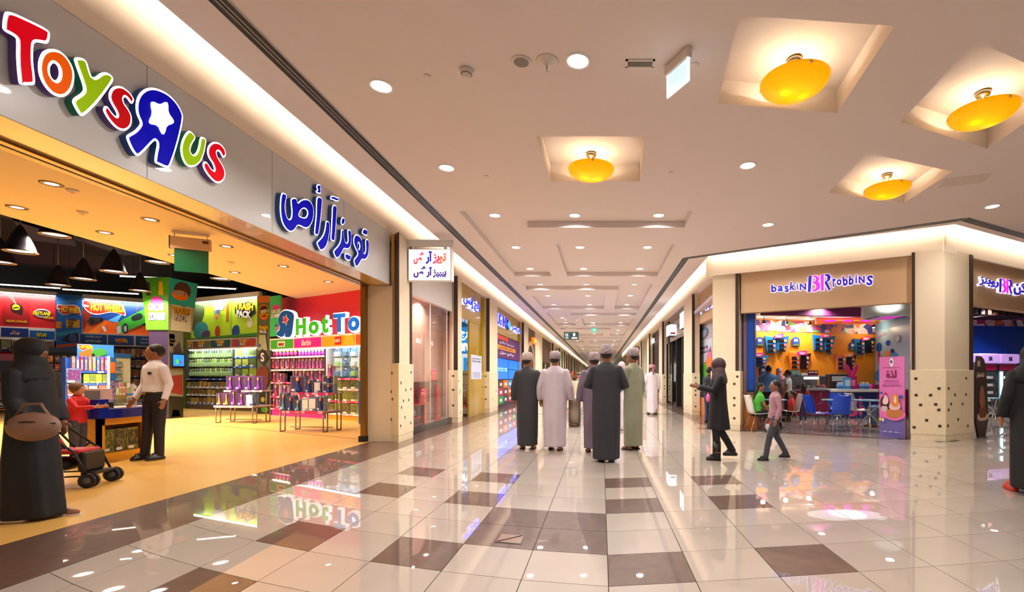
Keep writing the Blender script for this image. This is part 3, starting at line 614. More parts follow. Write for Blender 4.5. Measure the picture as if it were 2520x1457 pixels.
MB().lathe([(0.0005, 0.02), (0.205, 0.02)], 18).build('lens', emat('pendant_lens', (235, 245, 255), 7.0), p0); MB().tube([(0, 0, 0.5), (0, 0, 2.2)], 0.012, 6).build('rod', PEND, p0)
PL = ((50, 619, 3.95), (135, 578, 4.4), (280, 668, 3.95), (205, 686, 3.95), (143, 701, 3.95), (388, 645, 4.4), (0, 645, 3.95), (543, 686, 4.3), (345, 715, 3.95))
for i, (px, py, z) in enumerate(PL):
    q = cl(px, py, z); t = p0 if i == 0 else dup(p0, q); t.location = q; t['label'] = 'dark bell pendant lamp in the black toy shop ceiling, '+['large one near the entrance edge', 'highest one', 'over the car posters', 'small one between two others', 'small one above the blue poster', 'beside the green exit panel', 'cut by the picture edge', 'closest to the red wall', 'smallest, beside the flared column'][i]; lamp(t, (0, 0, -0.03), (150 if px not in (388, 543) else 45), (1.0, 0.88, 0.72), 0.38, 2.4)
TUBEL = emat('tube_glow', (255, 250, 225), 9.0)
for i, (px, py, l_, a_) in enumerate(((345, 682, 1.1, .3), (495, 707, 2.2, 0.35), (45, 703, 2.2, .5), (250, 718, 2.2, .5))):
    q = cl(px, py, 4.6); t = thing('fluorescent_tube', 'thin fluorescent tube hanging in the dark toy shop ceiling, '+['short bright one', 'beside the flared column', 'above the racing poster', 'above the car poster'][i], 'tube light', q, a_, 'tube lights in the toy shop')
    MB().box(-l_/2, l_/2, -0.05, 0.05, 0.02, 0.07).build('housing', PEND, t); MB().tube([(-l_/2*.95, 0, 0), (l_/2*.95, 0, 0)], 0.02, 8).build('tube', TUBEL, t); [MB().tube([(sx*l_*.4, 0, .07), (sx*l_*.4, 0, 1.5)], .006, 5).build('suspension_wire', PEND, t) for sx in (-1, 1)]
# hanging emergency sign inside the entrance
q = cl(470, 572, ZS); t = thing('exit_sign', 'green emergency exit panel hanging from the beige toy shop ceiling', 'exit sign', q, math.radians(28))
MB().box(-0.27, 0.27, -0.03, 0.03, -0.05, 0.0).build('ceiling_bracket', OFFW, t); MB().box(-0.30, 0.30, -0.05, 0.05, -0.33, -0.11).build('housing', mat('sign_box', (206, 170, 140), 0.5), t, bev=0.01)
MB().box(-0.305, -0.29, -0.055, 0.055, -0.335, -0.105).build('end_cap', BLACKM, t); MB().box(-0.24, 0.26, -0.008, 0.008, -0.75, -0.33).build('panel', mat('exit_green', (10, 86, 56), 0.2, emit=0.12), t)
MB().box(0.18, 0.27, -0.054, -0.05, -0.2, -0.15).build('rating_plate', DARK, t)
for s in (-1, 1): MB().tube([(s*0.24, 0, -0.05), (s*0.24, 0, -0.12)], 0.008, 6).build('hanger', CHROME, t)
# ================================================================== toy shop: contents
INK = {}
def ink(r, g, b, e=0.0):
    k = (r, g, b, e); nm = 'print_%02x%02x%02x' % (r, g, b)+('_lit' if e else '')
    return mat(nm, (r, g, b), 0.4, emit=e)
class Panel:
    """flat printed board or board-like unit on a wall frame, addressed in photo pixels"""
    def __init__(s, fr, name, label, cat, x0, x1, y0, y1, d=-0.05, th=0.04, base=None, group=None, part='board', zbot=None):
        s.fr = fr; s.d = d; a = fr.pix(x0, (y0+y1)/2, d); b = fr.pix(x1, (y0+y1)/2, d)
        s.u0, s.u1 = a[0], b[0]; xm = (x0+x1)/2
        s.z1 = fr.pix(xm, y0, d)[1]; s.z0 = fr.pix(xm, y1, d)[1] if zbot is None else zbot
        s.px = (x0, x1, y0, y1); s.w = s.u1-s.u0; s.h = s.z1-s.z0; s.k = 0
        s.root = thing(name, label, cat, fr.w(s.u0, d, s.z0), fr.a, group); s.body = None
        if base: s.body = MB().box(0, s.w, 0, th, 0, s.h).build(part, base, s.root)
    def L(s, x, y):
        x0, x1, y0, y1 = s.px; return ((x-x0)/(x1-x0)*s.w, (y1-y)/(y1-y0)*s.h)
    def lay(s): s.k += 1; return -0.003*s.k
    def rect(s, x0, x1, y0, y1, m, name='print', par=None):
        a = s.L(x0, y1); b = s.L(x1, y0); y = s.lay(); return MB().box(a[0], b[0], y-0.0025, y+0.002, a[1], b[1]).build(name, m, par or s.body or s.root)
    def poly(s, pts, m, name='print', sm=0, par=None):
        y = s.lay(); P = [s.L(*p) for p in pts]; P = chaikin(P, sm) if sm else P
        return MB().plate([P], y-0.0025, y+0.002).build(name, m, par or s.body or s.root)
    def disc(s, x, y, rx, ry, m, name='print', n=18): return s.poly([(x+rx*math.cos(2*PI*i/n), y+ry*math.sin(2*PI*i/n)) for i in range(n)], m, name)
    def txt(s, body, x0, x1, y0, y1, m, off=0.02, edge=None, eo=0.07, name='lettering', shear=0.0, tilt=0.0, par=None):
        a = s.L(x0, y1); b = s.L(x1, y0)
        for mm, oo in (((edge, eo), (m, off)) if edge else ((m, off),)):
            y = s.lay(); g = MB().text(body, a[0], b[0], a[1], b[1], y+0.002, 0.004, 0, oo, shear)
            if tilt:
                c, q = (a[0]+b[0])/2, (a[1]+b[1])/2; cs, sn = math.cos(tilt), math.sin(tilt)
                g.v = [(c+(p[0]-c)*cs-(p[2]-q)*sn, p[1], q+(p[0]-c)*sn+(p[2]-q)*cs) for p in g.v]
            o = g.build(name, mm, par or s.body or s.root)
        return o
# ---- product kinds (one prototype each, copied along shelves)
NAVYI = ink(16, 26, 86); WHT = ink(244, 242, 238); YEL = ink(250, 200, 20); BLK = ink(18, 16, 18); REDI = ink(214, 24, 30)
SKIN1 = mat('doll_skin', (226, 170, 140), 0.5)
def k_dollbox(nm, card, dress, hair, lab, grp):
    t = thing(nm, lab, 'toy', (0, 0, -50), 0, grp)
    b = MB().box(-0.5, 0.5, 0.0, 0.35, 0, 1).build('carton', card, t)
    MB().box(-0.40, 0.40, -0.012, 0.0, 0.10, 0.92).build('window', ink(70, 50, 90), t)
    d = MB().lathe([(0.22, 0.12), (0.20, 0.2), (0.07, 0.52), (0.09, 0.64), (0.04, 0.70)], 8, (0.05, -0.06, 0), 0, True, 1, 0.35).build('doll_dress', dress, t)
    MB().ball((0.05, -0.07, 0.78), (0.10, 0.05, 0.10), 8, 6).build('doll_head', SKIN1, t); MB().ball((0.05, -0.045, 0.80), (0.14, 0.05, 0.13), 8, 6).build('doll_hair', hair, t)
    MB().box(-0.40, -0.1, -0.03, -0.012, 0.10, 0.22).build('label', WHT, t); return t
def k_pack(nm, card, blob, lab, grp):
    t = thing(nm, lab, 'toy', (0, 0, -50), 0, grp)
    MB().box(-0.5, 0.5, 0.0, 0.04, 0, 1).build('card', card, t); MB().loft([[(-0.36, 0, 0.08), (0.36, 0, 0.08), (0.36, 0, 0.62), (-0.36, 0, 0.62)], [(-0.28, -0.25, 0.14), (0.28, -0.25, 0.14), (0.28, -0.25, 0.54), (-0.28, -0.25, 0.54)]], 0, False).build('blister', blob, t)
    MB().box(-0.12, 0.12, -0.05, 0.0, 0.84, 0.96).build('price_tag', WHT, t); return t
def k_carton(nm, card, lab, grp, face=None):
    t = thing(nm, lab, 'toy', (0, 0, -50), 0, grp)
    MB().box(-0.5, 0.5, 0.0, 0.6, 0, 1).build('carton', card, t); MB().box(-0.42, 0.42, -0.015, 0, 0.2, 0.9).build('printed_front', face or card, t); MB().box(-0.42, 0.05, -0.02, 0, 0.05, 0.17).build('label', WHT, t); return t
def k_plush(nm, c1, c2, lab, grp):
    t = thing(nm, lab, 'toy', (0, 0, -50), 0, grp)
    MB().ball((0, 0.15, 0.3), (0.42, 0.3, 0.32), 10, 7).build('body', c1, t); h = MB().ball((0, 0.1, 0.72), (0.36, 0.3, 0.3), 10, 7); h.build('head', c2, t)
    for s in (-1, 1): MB().ball((s*0.26, 0.1, 0.96), (0.12, 0.08, 0.13), 8, 5).build('ear', c1, t)
    return t
ROWS = {}
def row(proto, fr, x0, x1, yb, n, h, d=-0.3, dep=None, jit=0.0, lab=None, fill=0.92, grp=None):
    """n copies along the shelf between two photo columns, standing at photo row yb"""
    base = lab or proto['label']; seen = ROWS.setdefault(base, []); seen.append(yb) if (yb, x0) not in ROWS.setdefault('*'+base, []) else None; rn = ORD[len(seen)-1]
    out = []; a = fr.pix(x0, yb, d); b = fr.pix(x1, yb, d); sp = (b[0]-a[0])/n
    for i in range(n):
        u = a[0]+sp*(i+0.5); z = fr.pix((x0+(x1-x0)*(i+0.5)/n), yb, d)[1]; z = (a[1]+b[1])/2
        hh = h*(1+random.uniform(-jit, jit))
        o = dup(proto, fr.w(u, d, z+0.002), fr.a, '%s, %s row, %s along' % (base, rn, ORD[i]), grp, (sp*fill, dep or 0.16, hh)); out.append(o)
    return out
def bay(fr, name, label, x0, x1, ytop, levels, d0=0.0, dep=0.42, back=None, strip=None, zb=0.0, base=None, sh=None):
    """shelf unit with a back panel, shelves at the given photo rows, a price strip on each shelf"""
    a = fr.pix(x0, 1000, -dep); b = fr.pix(x1, 1000, -dep); w = b[0]-a[0]; xm = (x0+x1)/2
    t = thing(name, label, 'shelf unit', fr.w(a[0], 0, 0), fr.a); zt = fr.pix(xm, ytop, -dep)[1]
    MB().box(0, w, d0-0.04, d0-0.005, zb, zt).build('back_panel', back, t)
    for sx in (0, w-0.03): MB().box(sx, sx+0.03, -dep, d0-0.04, zb, zt).build('side_panel', back, t)
    for y in levels:
        z = fr.pix(xm, y, -dep)[1]; s = MB().box(0.03, w-0.03, -dep, d0-0.04, z-0.04, z).build('shelf', sh or back, t)
        MB().box(0.03, w-0.03, -dep-0.012, -dep, z-0.05, z+0.005).build('price_strip', strip, s)
    z = fr.pix(xm, levels[-1], -dep)[1]
    if base: MB().box(0.0, w, -dep+0.02, d0-0.04, 0.0, z-0.05).build('kick_panel', base, t)
    return t
# ================================================================== red wall with the big letters
a0 = HOT.pix(690, 1000)[0]; a1 = HOT.pix(940, 1000)[0]
struct(MB().box(a0, a1, 0.02, 0.2, 0, ZS+0.1).build('wall_toy_red', REDW, None, (HOT.o.x, HOT.o.y, 0), HOT.a), 'bright red back wall behind the big letters in the toy shop', 'wall')
S = Panel(HOT, 'red_wall_sign', 'large R emblem and green and blue glowing letters on the red toy shop wall', 'sign', 690, 897, 755, 825, -0.5)
GRN = mat('letter_green', (60, 190, 30), 0.3, emit=0.25); BLE = mat('letter_blue', (10, 96, 200), 0.3, emit=0.25); RBL = mat('letter_navy', (8, 70, 150), 0.3, emit=0.15)
RG = emat('letter_rim', (255, 240, 250), 1.2)
def hot(body, x0, x1, y0, y1, face):
    a = S.L(x0, y1); b = S.L(x1, y0); o = MB().text(body, a[0]-0.02, b[0]+0.02, a[1]-0.02, b[1]+0.02, 0.0, 0.10, 0, 0.06).build('letter', RG, S.root)
    MB().text(body, a[0]+0.015, b[0]-0.015, a[1]+0.03, b[1]-0.015, -0.101, 0.02, 0, 0.04).build('letter_face', face, o)
for ch, x0, x1, y0, y1, m in (('H', 742, 769, 779, 824, GRN), ('o', 775, 801, 789, 824, GRN), ('t', 806, 824, 779, 824, GRN), ('T', 835, 863, 777, 824, BLE), ('o', 868, 894, 788, 824, BLE)): hot(ch, x0, x1, y0, y1, m)
c3 = lambda x, y: (640+x*0.2471, 720+y*0.2471)
RO = [c3(*p) for p in [(290,140),(350,155),(395,190),(385,280),(365,425),(290,425),(305,360),(270,425),(205,400),(200,370),(250,330),(225,280),(225,210),(250,160)]]
P = chaikin([S.L(*p) for p in RO], 1); o = MB().plate([inset(P, -0.04)], -0.10, 0.0).build('emblem_rim', RG, S.root); MB().plate([P], -0.12, -0.101).build('emblem_face', RBL, o)
st = [S.L(*c3(*p)) for p in [(315,185),(325,225),(345,240),(325,260),(315,305),(300,270),(270,270),(285,240),(275,205),(300,215)]]; MB().plate([st], -0.132, -0.121).build('star', WHT, o); MB().plate([inset(st, 0.035)], -0.14, -0.133).build('star_centre', REDW, o)
WFR = mat('white_frame', (236, 230, 222), 0.4); FRLED = emat('shelf_led', (225, 240, 255), 6.0)
hb = Panel(HOT, 'header_boxes', 'row of green, pink and orange lit header boxes under the big letters', 'sign', 664, 900, 826, 856, -0.46, 0.4, WFR)
for x0, x1, c in ((667, 729, (56, 150, 30)), (732, 800, (226, 20, 140)), (803, 877, (238, 160, 12)), (880, 898, (236, 90, 20))):
    hb.rect(x0, x1, 830, 853, ink(*c, 0.25), 'header_panel')
hb.rect(687, 708, 834, 849, ink(240, 226, 190)); hb.rect(690, 705, 839, 846, ink(150, 60, 50))
hb.txt('Barbie', 752, 777, 834, 849, WHT, 0.02, shear=0.3); hb.rect(834, 848, 832, 851, REDI); hb.txt('LEGO', 835, 847, 838, 845, WHT, 0.03, BLK, 0.06)
bl = MB().box(0.1, hb.w-0.1, 0.02, 0.06, -0.035, -0.015).build('led_strip', FRLED, hb.root); lamp(hb.root, (hb.w/2, -.15, -.04), 16, (.92, .97, 1), hb.w*.9, 2.8, shape='RECTANGLE', sy=.1, rot=(.35, 0, 0))
PEG = mat('peg_wall', (206, 212, 220), 0.5); PINKS = pmat('pink_strip', [(230, 40, 110), (240, 235, 235), (230, 40, 110)], 14, 0.4, stretch=(1, 1, .1)); BLUES = pmat('blue_strip', [(30, 70, 160), (230, 235, 240), (40, 90, 180)], 14, 0.4, stretch=(1, 1, .1)); DKP = mat('bay_dark', (60, 40, 52), 0.6)
bay(HOT, 'doll_shelf_unit', 'tall shelf unit with pink price strips under the green and pink headers', 666, 800, 856, (877, 909, 941, 977, 1008), back=DKP, strip=PINKS, base=ink(220, 30, 130))
bay(HOT, 'brick_toy_shelf_unit', 'shelf unit of blue bags and building toys under the orange header', 802, 884, 856, (931, 957, 987, 1018), back=PEG, strip=PINKS, base=ink(220, 150, 30))
PK = [(170, 60, 110), (226, 150, 170), (210, 170, 90), (110, 60, 120), (220, 210, 214), (150, 50, 60), (90, 60, 70)]
C_PINK = pmat('pack_pink', PK, 28); C_LEGO = pmat('pack_brick', [(30, 60, 40), (150, 160, 40), (40, 50, 70), (90, 110, 40), (200, 180, 60), (60, 30, 30)], 24); C_BLUE = pmat('pack_bluebag', [(20, 80, 170), (60, 150, 220), (150, 200, 40), (230, 240, 245), (10, 40, 110)], 24)
C_GREEN = pmat('pack_green', [(60, 90, 30), (150, 190, 40), (30, 50, 40), (110, 150, 160), (200, 210, 90), (40, 60, 30)], 32); C_TRASH = pmat('pack_trash', [(90, 120, 40), (60, 90, 110), (190, 160, 60), (40, 60, 50), (150, 60, 40)], 28)
C_CAR = pmat('pack_cars', [(200, 40, 30), (30, 70, 170), (240, 140, 30), (240, 235, 230), (90, 160, 60), (20, 30, 60)], 26); C_PUR = pmat('pack_purple', [(70, 34, 90), (104, 56, 128), (86, 44, 108), (140, 100, 150)], 20); C_FROZ = pmat('pack_ice', [(50, 90, 140), (120, 160, 190), (40, 56, 110), (190, 196, 214), (96, 60, 120)], 20)
HB = mat('hair_brown', (70, 36, 22), 0.5); HBL = mat('hair_blond', (226, 180, 90), 0.5); HR = mat('hair_red', (190, 70, 30), 0.5)
dollA = k_dollbox('doll_box', C_PINK, ink(226, 50, 130), HBL, 'pink boxed doll standing in a row under the pink header', 'boxed dolls on the pink shelves')
dollB = k_dollbox('doll_box', C_PINK, ink(220, 40, 50), HR, 'boxed doll in red dress under the green header', 'boxed dolls on the green header shelves')
plush = k_plush('soft_toy', ink(230, 70, 150), ink(245, 190, 120), 'small pink soft toy on the top shelf under the headers', 'soft toys on the top shelf')
plush2 = k_plush('soft_toy', ink(200, 70, 200), ink(250, 200, 220), 'small purple soft toy on the top shelf under the pink header', 'purple soft toys on the top shelf')
bag = k_pack('bag_toy', C_BLUE, C_BLUE, 'blue hanging toy bag on the peg wall under the orange header', 'blue toy bags on pegs')
brick = k_carton('building_set', C_LEGO, 'dark building set carton under the orange header', 'building sets on shelves')
row(plush, HOT, 667, 731, 877, 7, 0.27, -0.34); row(plush2, HOT, 733, 798, 877, 8, 0.27, -0.34)
row(dollB, HOT, 667, 731, 909, 5, 0.40, -0.36, 0.3); row(dollA, HOT, 733, 798, 909, 7, 0.40, -0.36, 0.3)
row(dollB, HOT, 667, 700, 941, 2, 0.34, -0.36, 0.3, .1); row(dollA, HOT, 720, 798, 941, 4, 0.42, -0.36, 0.3, .1)
row(dollB, HOT, 667, 690, 977, 1, 0.46, -0.36, 0.3); row(dollA, HOT, 690, 798, 977, 5, 0.40, -0.36, 0.3); row(dollB, HOT, 667, 798, 1007, 8, 0.34, -0.36, 0.3, .1)
for yb in (880, 904, 928): row(bag, HOT, 822, 883, yb, 3, 0.30, -0.30, 0.3, .06)
row(dollA, HOT, 803, 821, 928, 1, 0.4, -0.36, .3, lab='pink boxed doll beside the blue bag pegs')
for yb in (957, 987, 1018): row(brick, HOT, 804, 882, yb, 4, 0.31, -0.40, 0.3, .08)
# gondola end close to the jamb
q = fl(890, 1057); t = thing('gondola_end', 'blue and orange shelf end standing just inside the toy shop jamb', 'shelf unit', q, HOT.a)
MB().box(-0.12, 0.05, 0, 0.6, 0.14, 1.22).build('blue_side', ink(10, 90, 170), t); MB().box(0.05, 0.3, 0.02, 0.6, 0.14, 1.22).build('orange_panel', ink(240, 150, 30), t); MB().box(-0.12, 0.3, -0.01, 0.6, 0.0, 0.14).build('plinth', WFR, t)
MB().box(-0.1, 0.3, 0.0, 0.6, 1.5, 1.53).build('shelf', WFR, t); MB().box(-0.1, 0.3, 0.5, 0.6, 1.22, 2.3).build('back_panel', PEG, t); MB().box(-0.1, 0.3, 0.0, 0.5, 1.95, 1.98).build('shelf', WFR, t)
for i_, (x_, z_) in enumerate(((0.0, 1.222), (0.17, 1.222), (0.0, 1.532), (0.17, 1.532), (0.0, 1.982), (0.17, 1.982))):
    w_ = HOT.u*x_+HOT.n*0.12; dup(brick, (q.x+w_.x, q.y+w_.y, z_), HOT.a, 'toy carton on the gondola end beside the jamb, %s %s' % (['lowest', 'middle', 'top'][i_//2]+' shelf', ['inner', 'outer'][i_ % 2]), 'cartons on the gondola end', (0.15, 0.3, 0.24))
# ================================================================== two low display tables with doll boxes
TL = mat('table_leg', (150, 130, 116), 0.35, 0.6); TRAY = mat('tray_grey', (170, 150, 160), 0.4)
def dtable(pos, rot, lab):
    t = thing('display_table', lab, 'display table', pos, rot); w, dp = 1.2, 0.7
    for z, y0 in ((0.5, 0.0), (0.93, 0.32)):
        s = MB().box(-w/2, w/2, y0, dp, z-0.03, z).build('tray', TRAY, t); MB().box(-w/2-0.005, w/2+0.005, y0-0.015, y0, z-0.045, z+0.01).build('price_strip', PINKS, s)
    for sx in (-1, 1):
        for y in (0.03, 0.17, 0.5, 0.64):
            MB().tube([(sx*(w/2-0.03), y, 0.012), (sx*(w/2-0.03), y, 0.9 if y > 0.4 else 0.47)], 0.016, 6).build('leg', TL, t)
        for ya in (0.03, 0.5): MB().tube([(sx*(w/2-0.03), ya, 0.014), (sx*(w/2-0.03), ya+0.14, 0.014)], 0.014, 6).build('foot_rail', TL, t)
    MB().tube([(-w/2+0.03, 0.34, 0.09), (w/2-0.03, 0.34, 0.09)], 0.012, 6).build('stretcher', TL, t); MB().box(-w/2+0.02, w/2-0.02, 0.02, dp-0.02, 0.44, 0.465).build('apron', TL, t)
    return t
pa = fl(574, 1042.5); ra = math.radians(-6)
dtable(pa, ra, 'low grey display table stacked with purple doll boxes')
pb = fl(740, 1064); rb = math.radians(-8)
dtable(pb, rb, 'low grey display table stacked with pale blue doll boxes')
dP = k_dollbox('doll_box', C_PUR, ink(140, 70, 190), HB, 'purple box holding a brown haired doll in a violet dress', 'purple doll boxes on the low table')
dY = k_dollbox('doll_box', C_PUR, ink(230, 180, 40), HB, 'purple box holding a doll in a yellow dress', 'doll boxes in the lower tray')
dI = k_dollbox('doll_box', C_FROZ, ink(80, 180, 220), HBL, 'pale blue box with blond doll in icy blue', 'pale doll boxes on the second low table')
dR = k_dollbox('doll_box', C_FROZ, ink(30, 70, 160), HR, 'pale blue box with red haired doll in navy', 'pale doll boxes with red haired dolls')
PUTN = []
bW = k_carton('toy_box', C_FROZ, 'white and lilac toy box among the doll boxes', 'white toy boxes on the second low table', ink(226, 224, 236))
def put(proto, base, rot, x, y, z, sx, sy, sz):
    PUTN.append(proto['label']); lb_ = '%s, %s %s of the table' % (proto['label'], ORD[PUTN.count(proto['label'])-1], 'box')
    c, s = math.cos(rot), math.sin(rot); dup(proto, (base.x+x*c-y*s, base.y+x*s+y*c, z), rot, lb_, None, (sx, sy, sz))
for i in range(4): put(dP, pa, ra, -0.44+0.295*i, 0.36, 0.932, 0.285, 0.35, 0.42)
for i, (pr, hh, ww) in enumerate(((dY, .36, .2), (dY, .36, .24), (dP, .46, .2), (dP, .37, .25), (bW, .34, .22))): put(pr, pa, ra, -0.47+[0, .225, .455, .69, .93][i], 0.04, 0.502, ww, 0.35, hh)
for i, (pr, x, ww, hh) in enumerate(((dR, -0.40, .40, .42), (dR, -.08, .22, .32), (bW, .14, .18, .28), (dR, .44, .32, .22))): put(pr, pb, rb, x, 0.36, 0.932, ww, 0.35, hh)
put(dR, pb, rb, .44, .36, 1.155, .32, .35, .2)
for i, (pr, x, ww, hh) in enumerate(((dI, -.50, .19, .44), (dR, -.30, .17, .36), (dI, -.11, .19, .27), (bW, .08, .17, .3), (bW, .27, .2, .33), (dR, .49, .20, .36))): put(pr, pb, rb, x, 0.04, 0.502, ww, 0.35, hh)
# ================================================================== lime green poster wall
LIMEP = mat('lime_print', (168, 206, 24), 0.4, emit=0.10); TEAL = ink(40, 150, 160)
struct(MB().box(TRW.pix(440, 1000)[0]-1.5, TRW.pix(634, 1000)[0]+0.2, 0.02, 0.2, 0, 4.7).build('wall_toy_lime', mat('lime_wall', (120, 150, 60), 0.6), None, (TRW.o.x, TRW.o.y, 0), TRW.a), 'green wall of the toy shop behind the blister packs', 'wall')
T = Panel(TRW, 'lime_poster', 'wide lime green cartoon poster above the blister pack wall', 'poster', 470, 634, 738, 830, -0.4, 0.06, LIMEP)
T.poly([(470, 745), (500, 741), (508, 760), (495, 800), (470, 815)], ink(70, 90, 50), sm=1); T.poly([(478, 830), (478, 795), (500, 785), (517, 800), (508, 830)], TEAL, sm=1); T.rect(570, 574, 740, 816, ink(150, 190, 10))
T.poly([(527, 741), (560, 741), (560, 752), (552, 764), (536, 764), (528, 754)], ink(216, 214, 206), sm=1); T.poly([(562, 742), (567, 742), (566, 792), (561, 792)], ink(170, 90, 40))
T.poly([(611, 790), (624, 788), (624, 806), (612, 812)], ink(226, 226, 230), sm=1); T.poly([(500, 815), (520, 808), (522, 829), (500, 829)], ink(80, 60, 110), sm=1); T.poly([(535, 802), (546, 802), (546, 828), (534, 828)], ink(190, 60, 30), sm=1); T.poly([(577, 806), (592, 800), (594, 829), (575, 829)], ink(20, 70, 170), sm=1); T.poly([(470, 829), (634, 824), (634, 830), (470, 830)], ink(50, 130, 60))
T.poly([(583, 752), (628, 748), (632, 788), (584, 782)], BLK, sm=1)
T.txt('THE', 602, 612, 743, 749, WHT, .04, BLK); T.txt('TRASH', 584, 627, 750, 768, YEL, .05, ink(90, 40, 10), .10, tilt=-.1); T.txt('PACK', 588, 622, 769, 786, WHT, .05, BLK, .10, tilt=-.12)
T.txt('100', 535, 549, 762, 772, ink(30, 70, 170), .05, WHT, .1, tilt=.1); T.txt('COLLECT\nTHEM!', 535, 549, 773, 785, REDI, .03, WHT, .08, tilt=.1)
lb = thing('light_bar', 'long white light bar along the top of the lime poster wall', 'light bar', TRW.w(TRW.pix(465, 735, -.5)[0], -0.5, TRW.pix(550, 737, -.5)[1]), TRW.a); wl = TRW.pix(637, 735, -.5)[0]-TRW.pix(465, 735, -.5)[0]
MB().box(0, wl, 0, 0.12, 0, 0.18).build('housing', WFR, lb); MB().box(0.05, wl-0.05, 0.0, 0.1, -0.02, -0.001).build('diffuser', FRLED, lb); lamp(lb, (wl/2, -.1, -.05), 34, (1, .97, .9), wl*.9, 2.8, shape='RECTANGLE', sy=.1, rot=(.5, 0, 0))
Hd = Panel(TRW, 'header_boxes', 'row of small printed header boxes under the lime poster', 'sign', 460, 633, 833, 858, -0.45, 0.4, WFR)
CT = pmat('cartoon_print', [(30, 90, 60), (60, 130, 120), (140, 100, 40), (200, 60, 40), (30, 80, 160)], 3.0)
for x0, x1 in ((461, 474), (477, 521), (524, 572), (576, 631)):
    Hd.rect(x0, x1, 837, 855, CT, 'header_panel'); xm = (x0+x1)/2; w_ = min(9, (x1-x0)/2-1)
    Hd.txt('TRASH', xm-w_, xm+w_, 838, 845, YEL, .05, BLK, .1); Hd.txt('PACK', xm-w_*.7, xm+w_*.7, 846, 852, WHT, .05, BLK, .1)
MB().box(0.1, Hd.w-0.1, 0.02, 0.06, -0.035, -0.015).build('led_strip', FRLED, Hd.root); lamp(Hd.root, (Hd.w/2, -.15, -.04), 36, (.92, .97, 1), Hd.w*.9, 2.8, shape='RECTANGLE', sy=.1, rot=(.35, 0, 0))
DKB = mat('bay_navy', (44, 50, 70), 0.6)
bay(TRW, 'blister_pack_rack', 'dark peg wall packed with green blister packs and lower shelves', 458, 574, 858, (932, 953, 972, 993), back=DKB, strip=BLUES, base=ink(90, 70, 60))
bay(TRW, 'green_toy_shelf_unit', 'narrow shelf unit of bulky green toys beside the peg wall', 575, 633, 858, (878, 902, 925, 950, 972, 993), back=DKB, strip=BLUES, base=ink(90, 70, 60))
pk = k_pack('blister_pack', C_GREEN, mat('blister_green', (150, 180, 120), 0.2, coat=.5), 'green blister pack hanging on the dark peg wall', 'green blister packs on pegs')
gt = k_carton('green_toy_box', C_GREEN, 'bulky green toy box on the narrow shelf unit', 'bulky green toys on shelves'); tr = k_carton('small_toy_box', C_TRASH, 'small brown and green toy box below the peg wall', 'small toy boxes on the lower shelves')
for yb in (882, 904, 927): row(pk, TRW, 460, 573, yb, 18, 0.34, -0.3, 0.2, .04, fill=.85)
for yb in (878, 902, 925): row(gt, TRW, 577, 631, yb, 3, 0.33, -0.42, 0.3, .1)
for yb in (953, 972, 993): row(tr, TRW, 460, 573, yb, 11, 0.24, -0.42, 0.25, .12)
for yb in (950, 972, 993): row(tr, TRW, 577, 631, yb, 5, 0.26, -0.42, 0.25, .1, lab='small toy box low on the narrow shelf unit')
# ---- printed columns
GRY = ink(120, 122, 110); BRN = ink(60, 44, 34); ORG = ink(230, 110, 20)
def column(fr, name, lab, x0, x1, y0, yb, dp, base):
    P_ = Panel(fr, name, lab, 'display column', x0, x1, y0, yb, 0.0, dp, base, part='shaft', zbot=0.0); P_.px = (x0, x1, y0, yb); return P_
cA = fl(633, 1018); cB = fl(665, 1018.5); CF = Fr.two(cA, cB)
K = column(CF, 'printed_column', 'square column with cartoon print at the corner of the lime wall', 633, 665, 728, 1018, 0.6, ink(96, 104, 90))
K.rect(633, 665, 728, 745, ink(190, 110, 50)); K.disc(650, 768, 13, 19, ORG); K.disc(650, 766, 11, 14, BRN); K.txt('SERIES 5', 642, 662, 762, 770, WHT, .04, BLK, .08, tilt=.12); K.txt('SEWER TRASH', 643, 661, 771, 777, YEL, .03)
K.txt('TRASH', 638, 661, 802, 811, YEL, .05, BLK, .1); K.txt('PACK', 641, 658, 812, 820, WHT, .05, BLK, .1); K.poly([(640, 824), (655, 824), (660, 862), (636, 862)], ink(170, 180, 160)); K.txt('100', 636, 644, 846, 854, ink(30, 60, 150), .05, WHT, .1)
K.poly([(648, 858), (664, 882), (650, 900), (634, 878)], ink(60, 54, 56)); K.txt('S', 644, 653, 868, 890, WHT, .03); K.poly([(634, 905), (664, 900), (664, 955), (634, 960)], ink(110, 50, 30), sm=1); K.rect(633, 665, 962, 1018, ink(40, 36, 28)); K.disc(650, 983, 5, 6, ink(150, 140, 30)); K.disc(655, 1008, 9, 7, ink(60, 120, 30))
G = Panel(HOT, 'green_side_poster', 'narrow mint green poster beside the red wall', 'poster', 664, 688, 728, 827, -0.50, 0.08, ink(60, 190, 110))
G.disc(680, 758, 9, 8, ink(200, 40, 170)); G.txt('GROSS', 669, 691, 762, 771, WHT, .05, BLK, .12); G.txt('ZOMBIES', 668, 692, 773, 782, WHT, .05, ink(60, 30, 90), .12); G.txt('60', 679, 690, 797, 805, ink(40, 60, 150), .05, WHT, .1); G.txt('COLLECT\nTHEM!', 679, 690, 806, 815, ink(200, 40, 120), .03, WHT, .08)
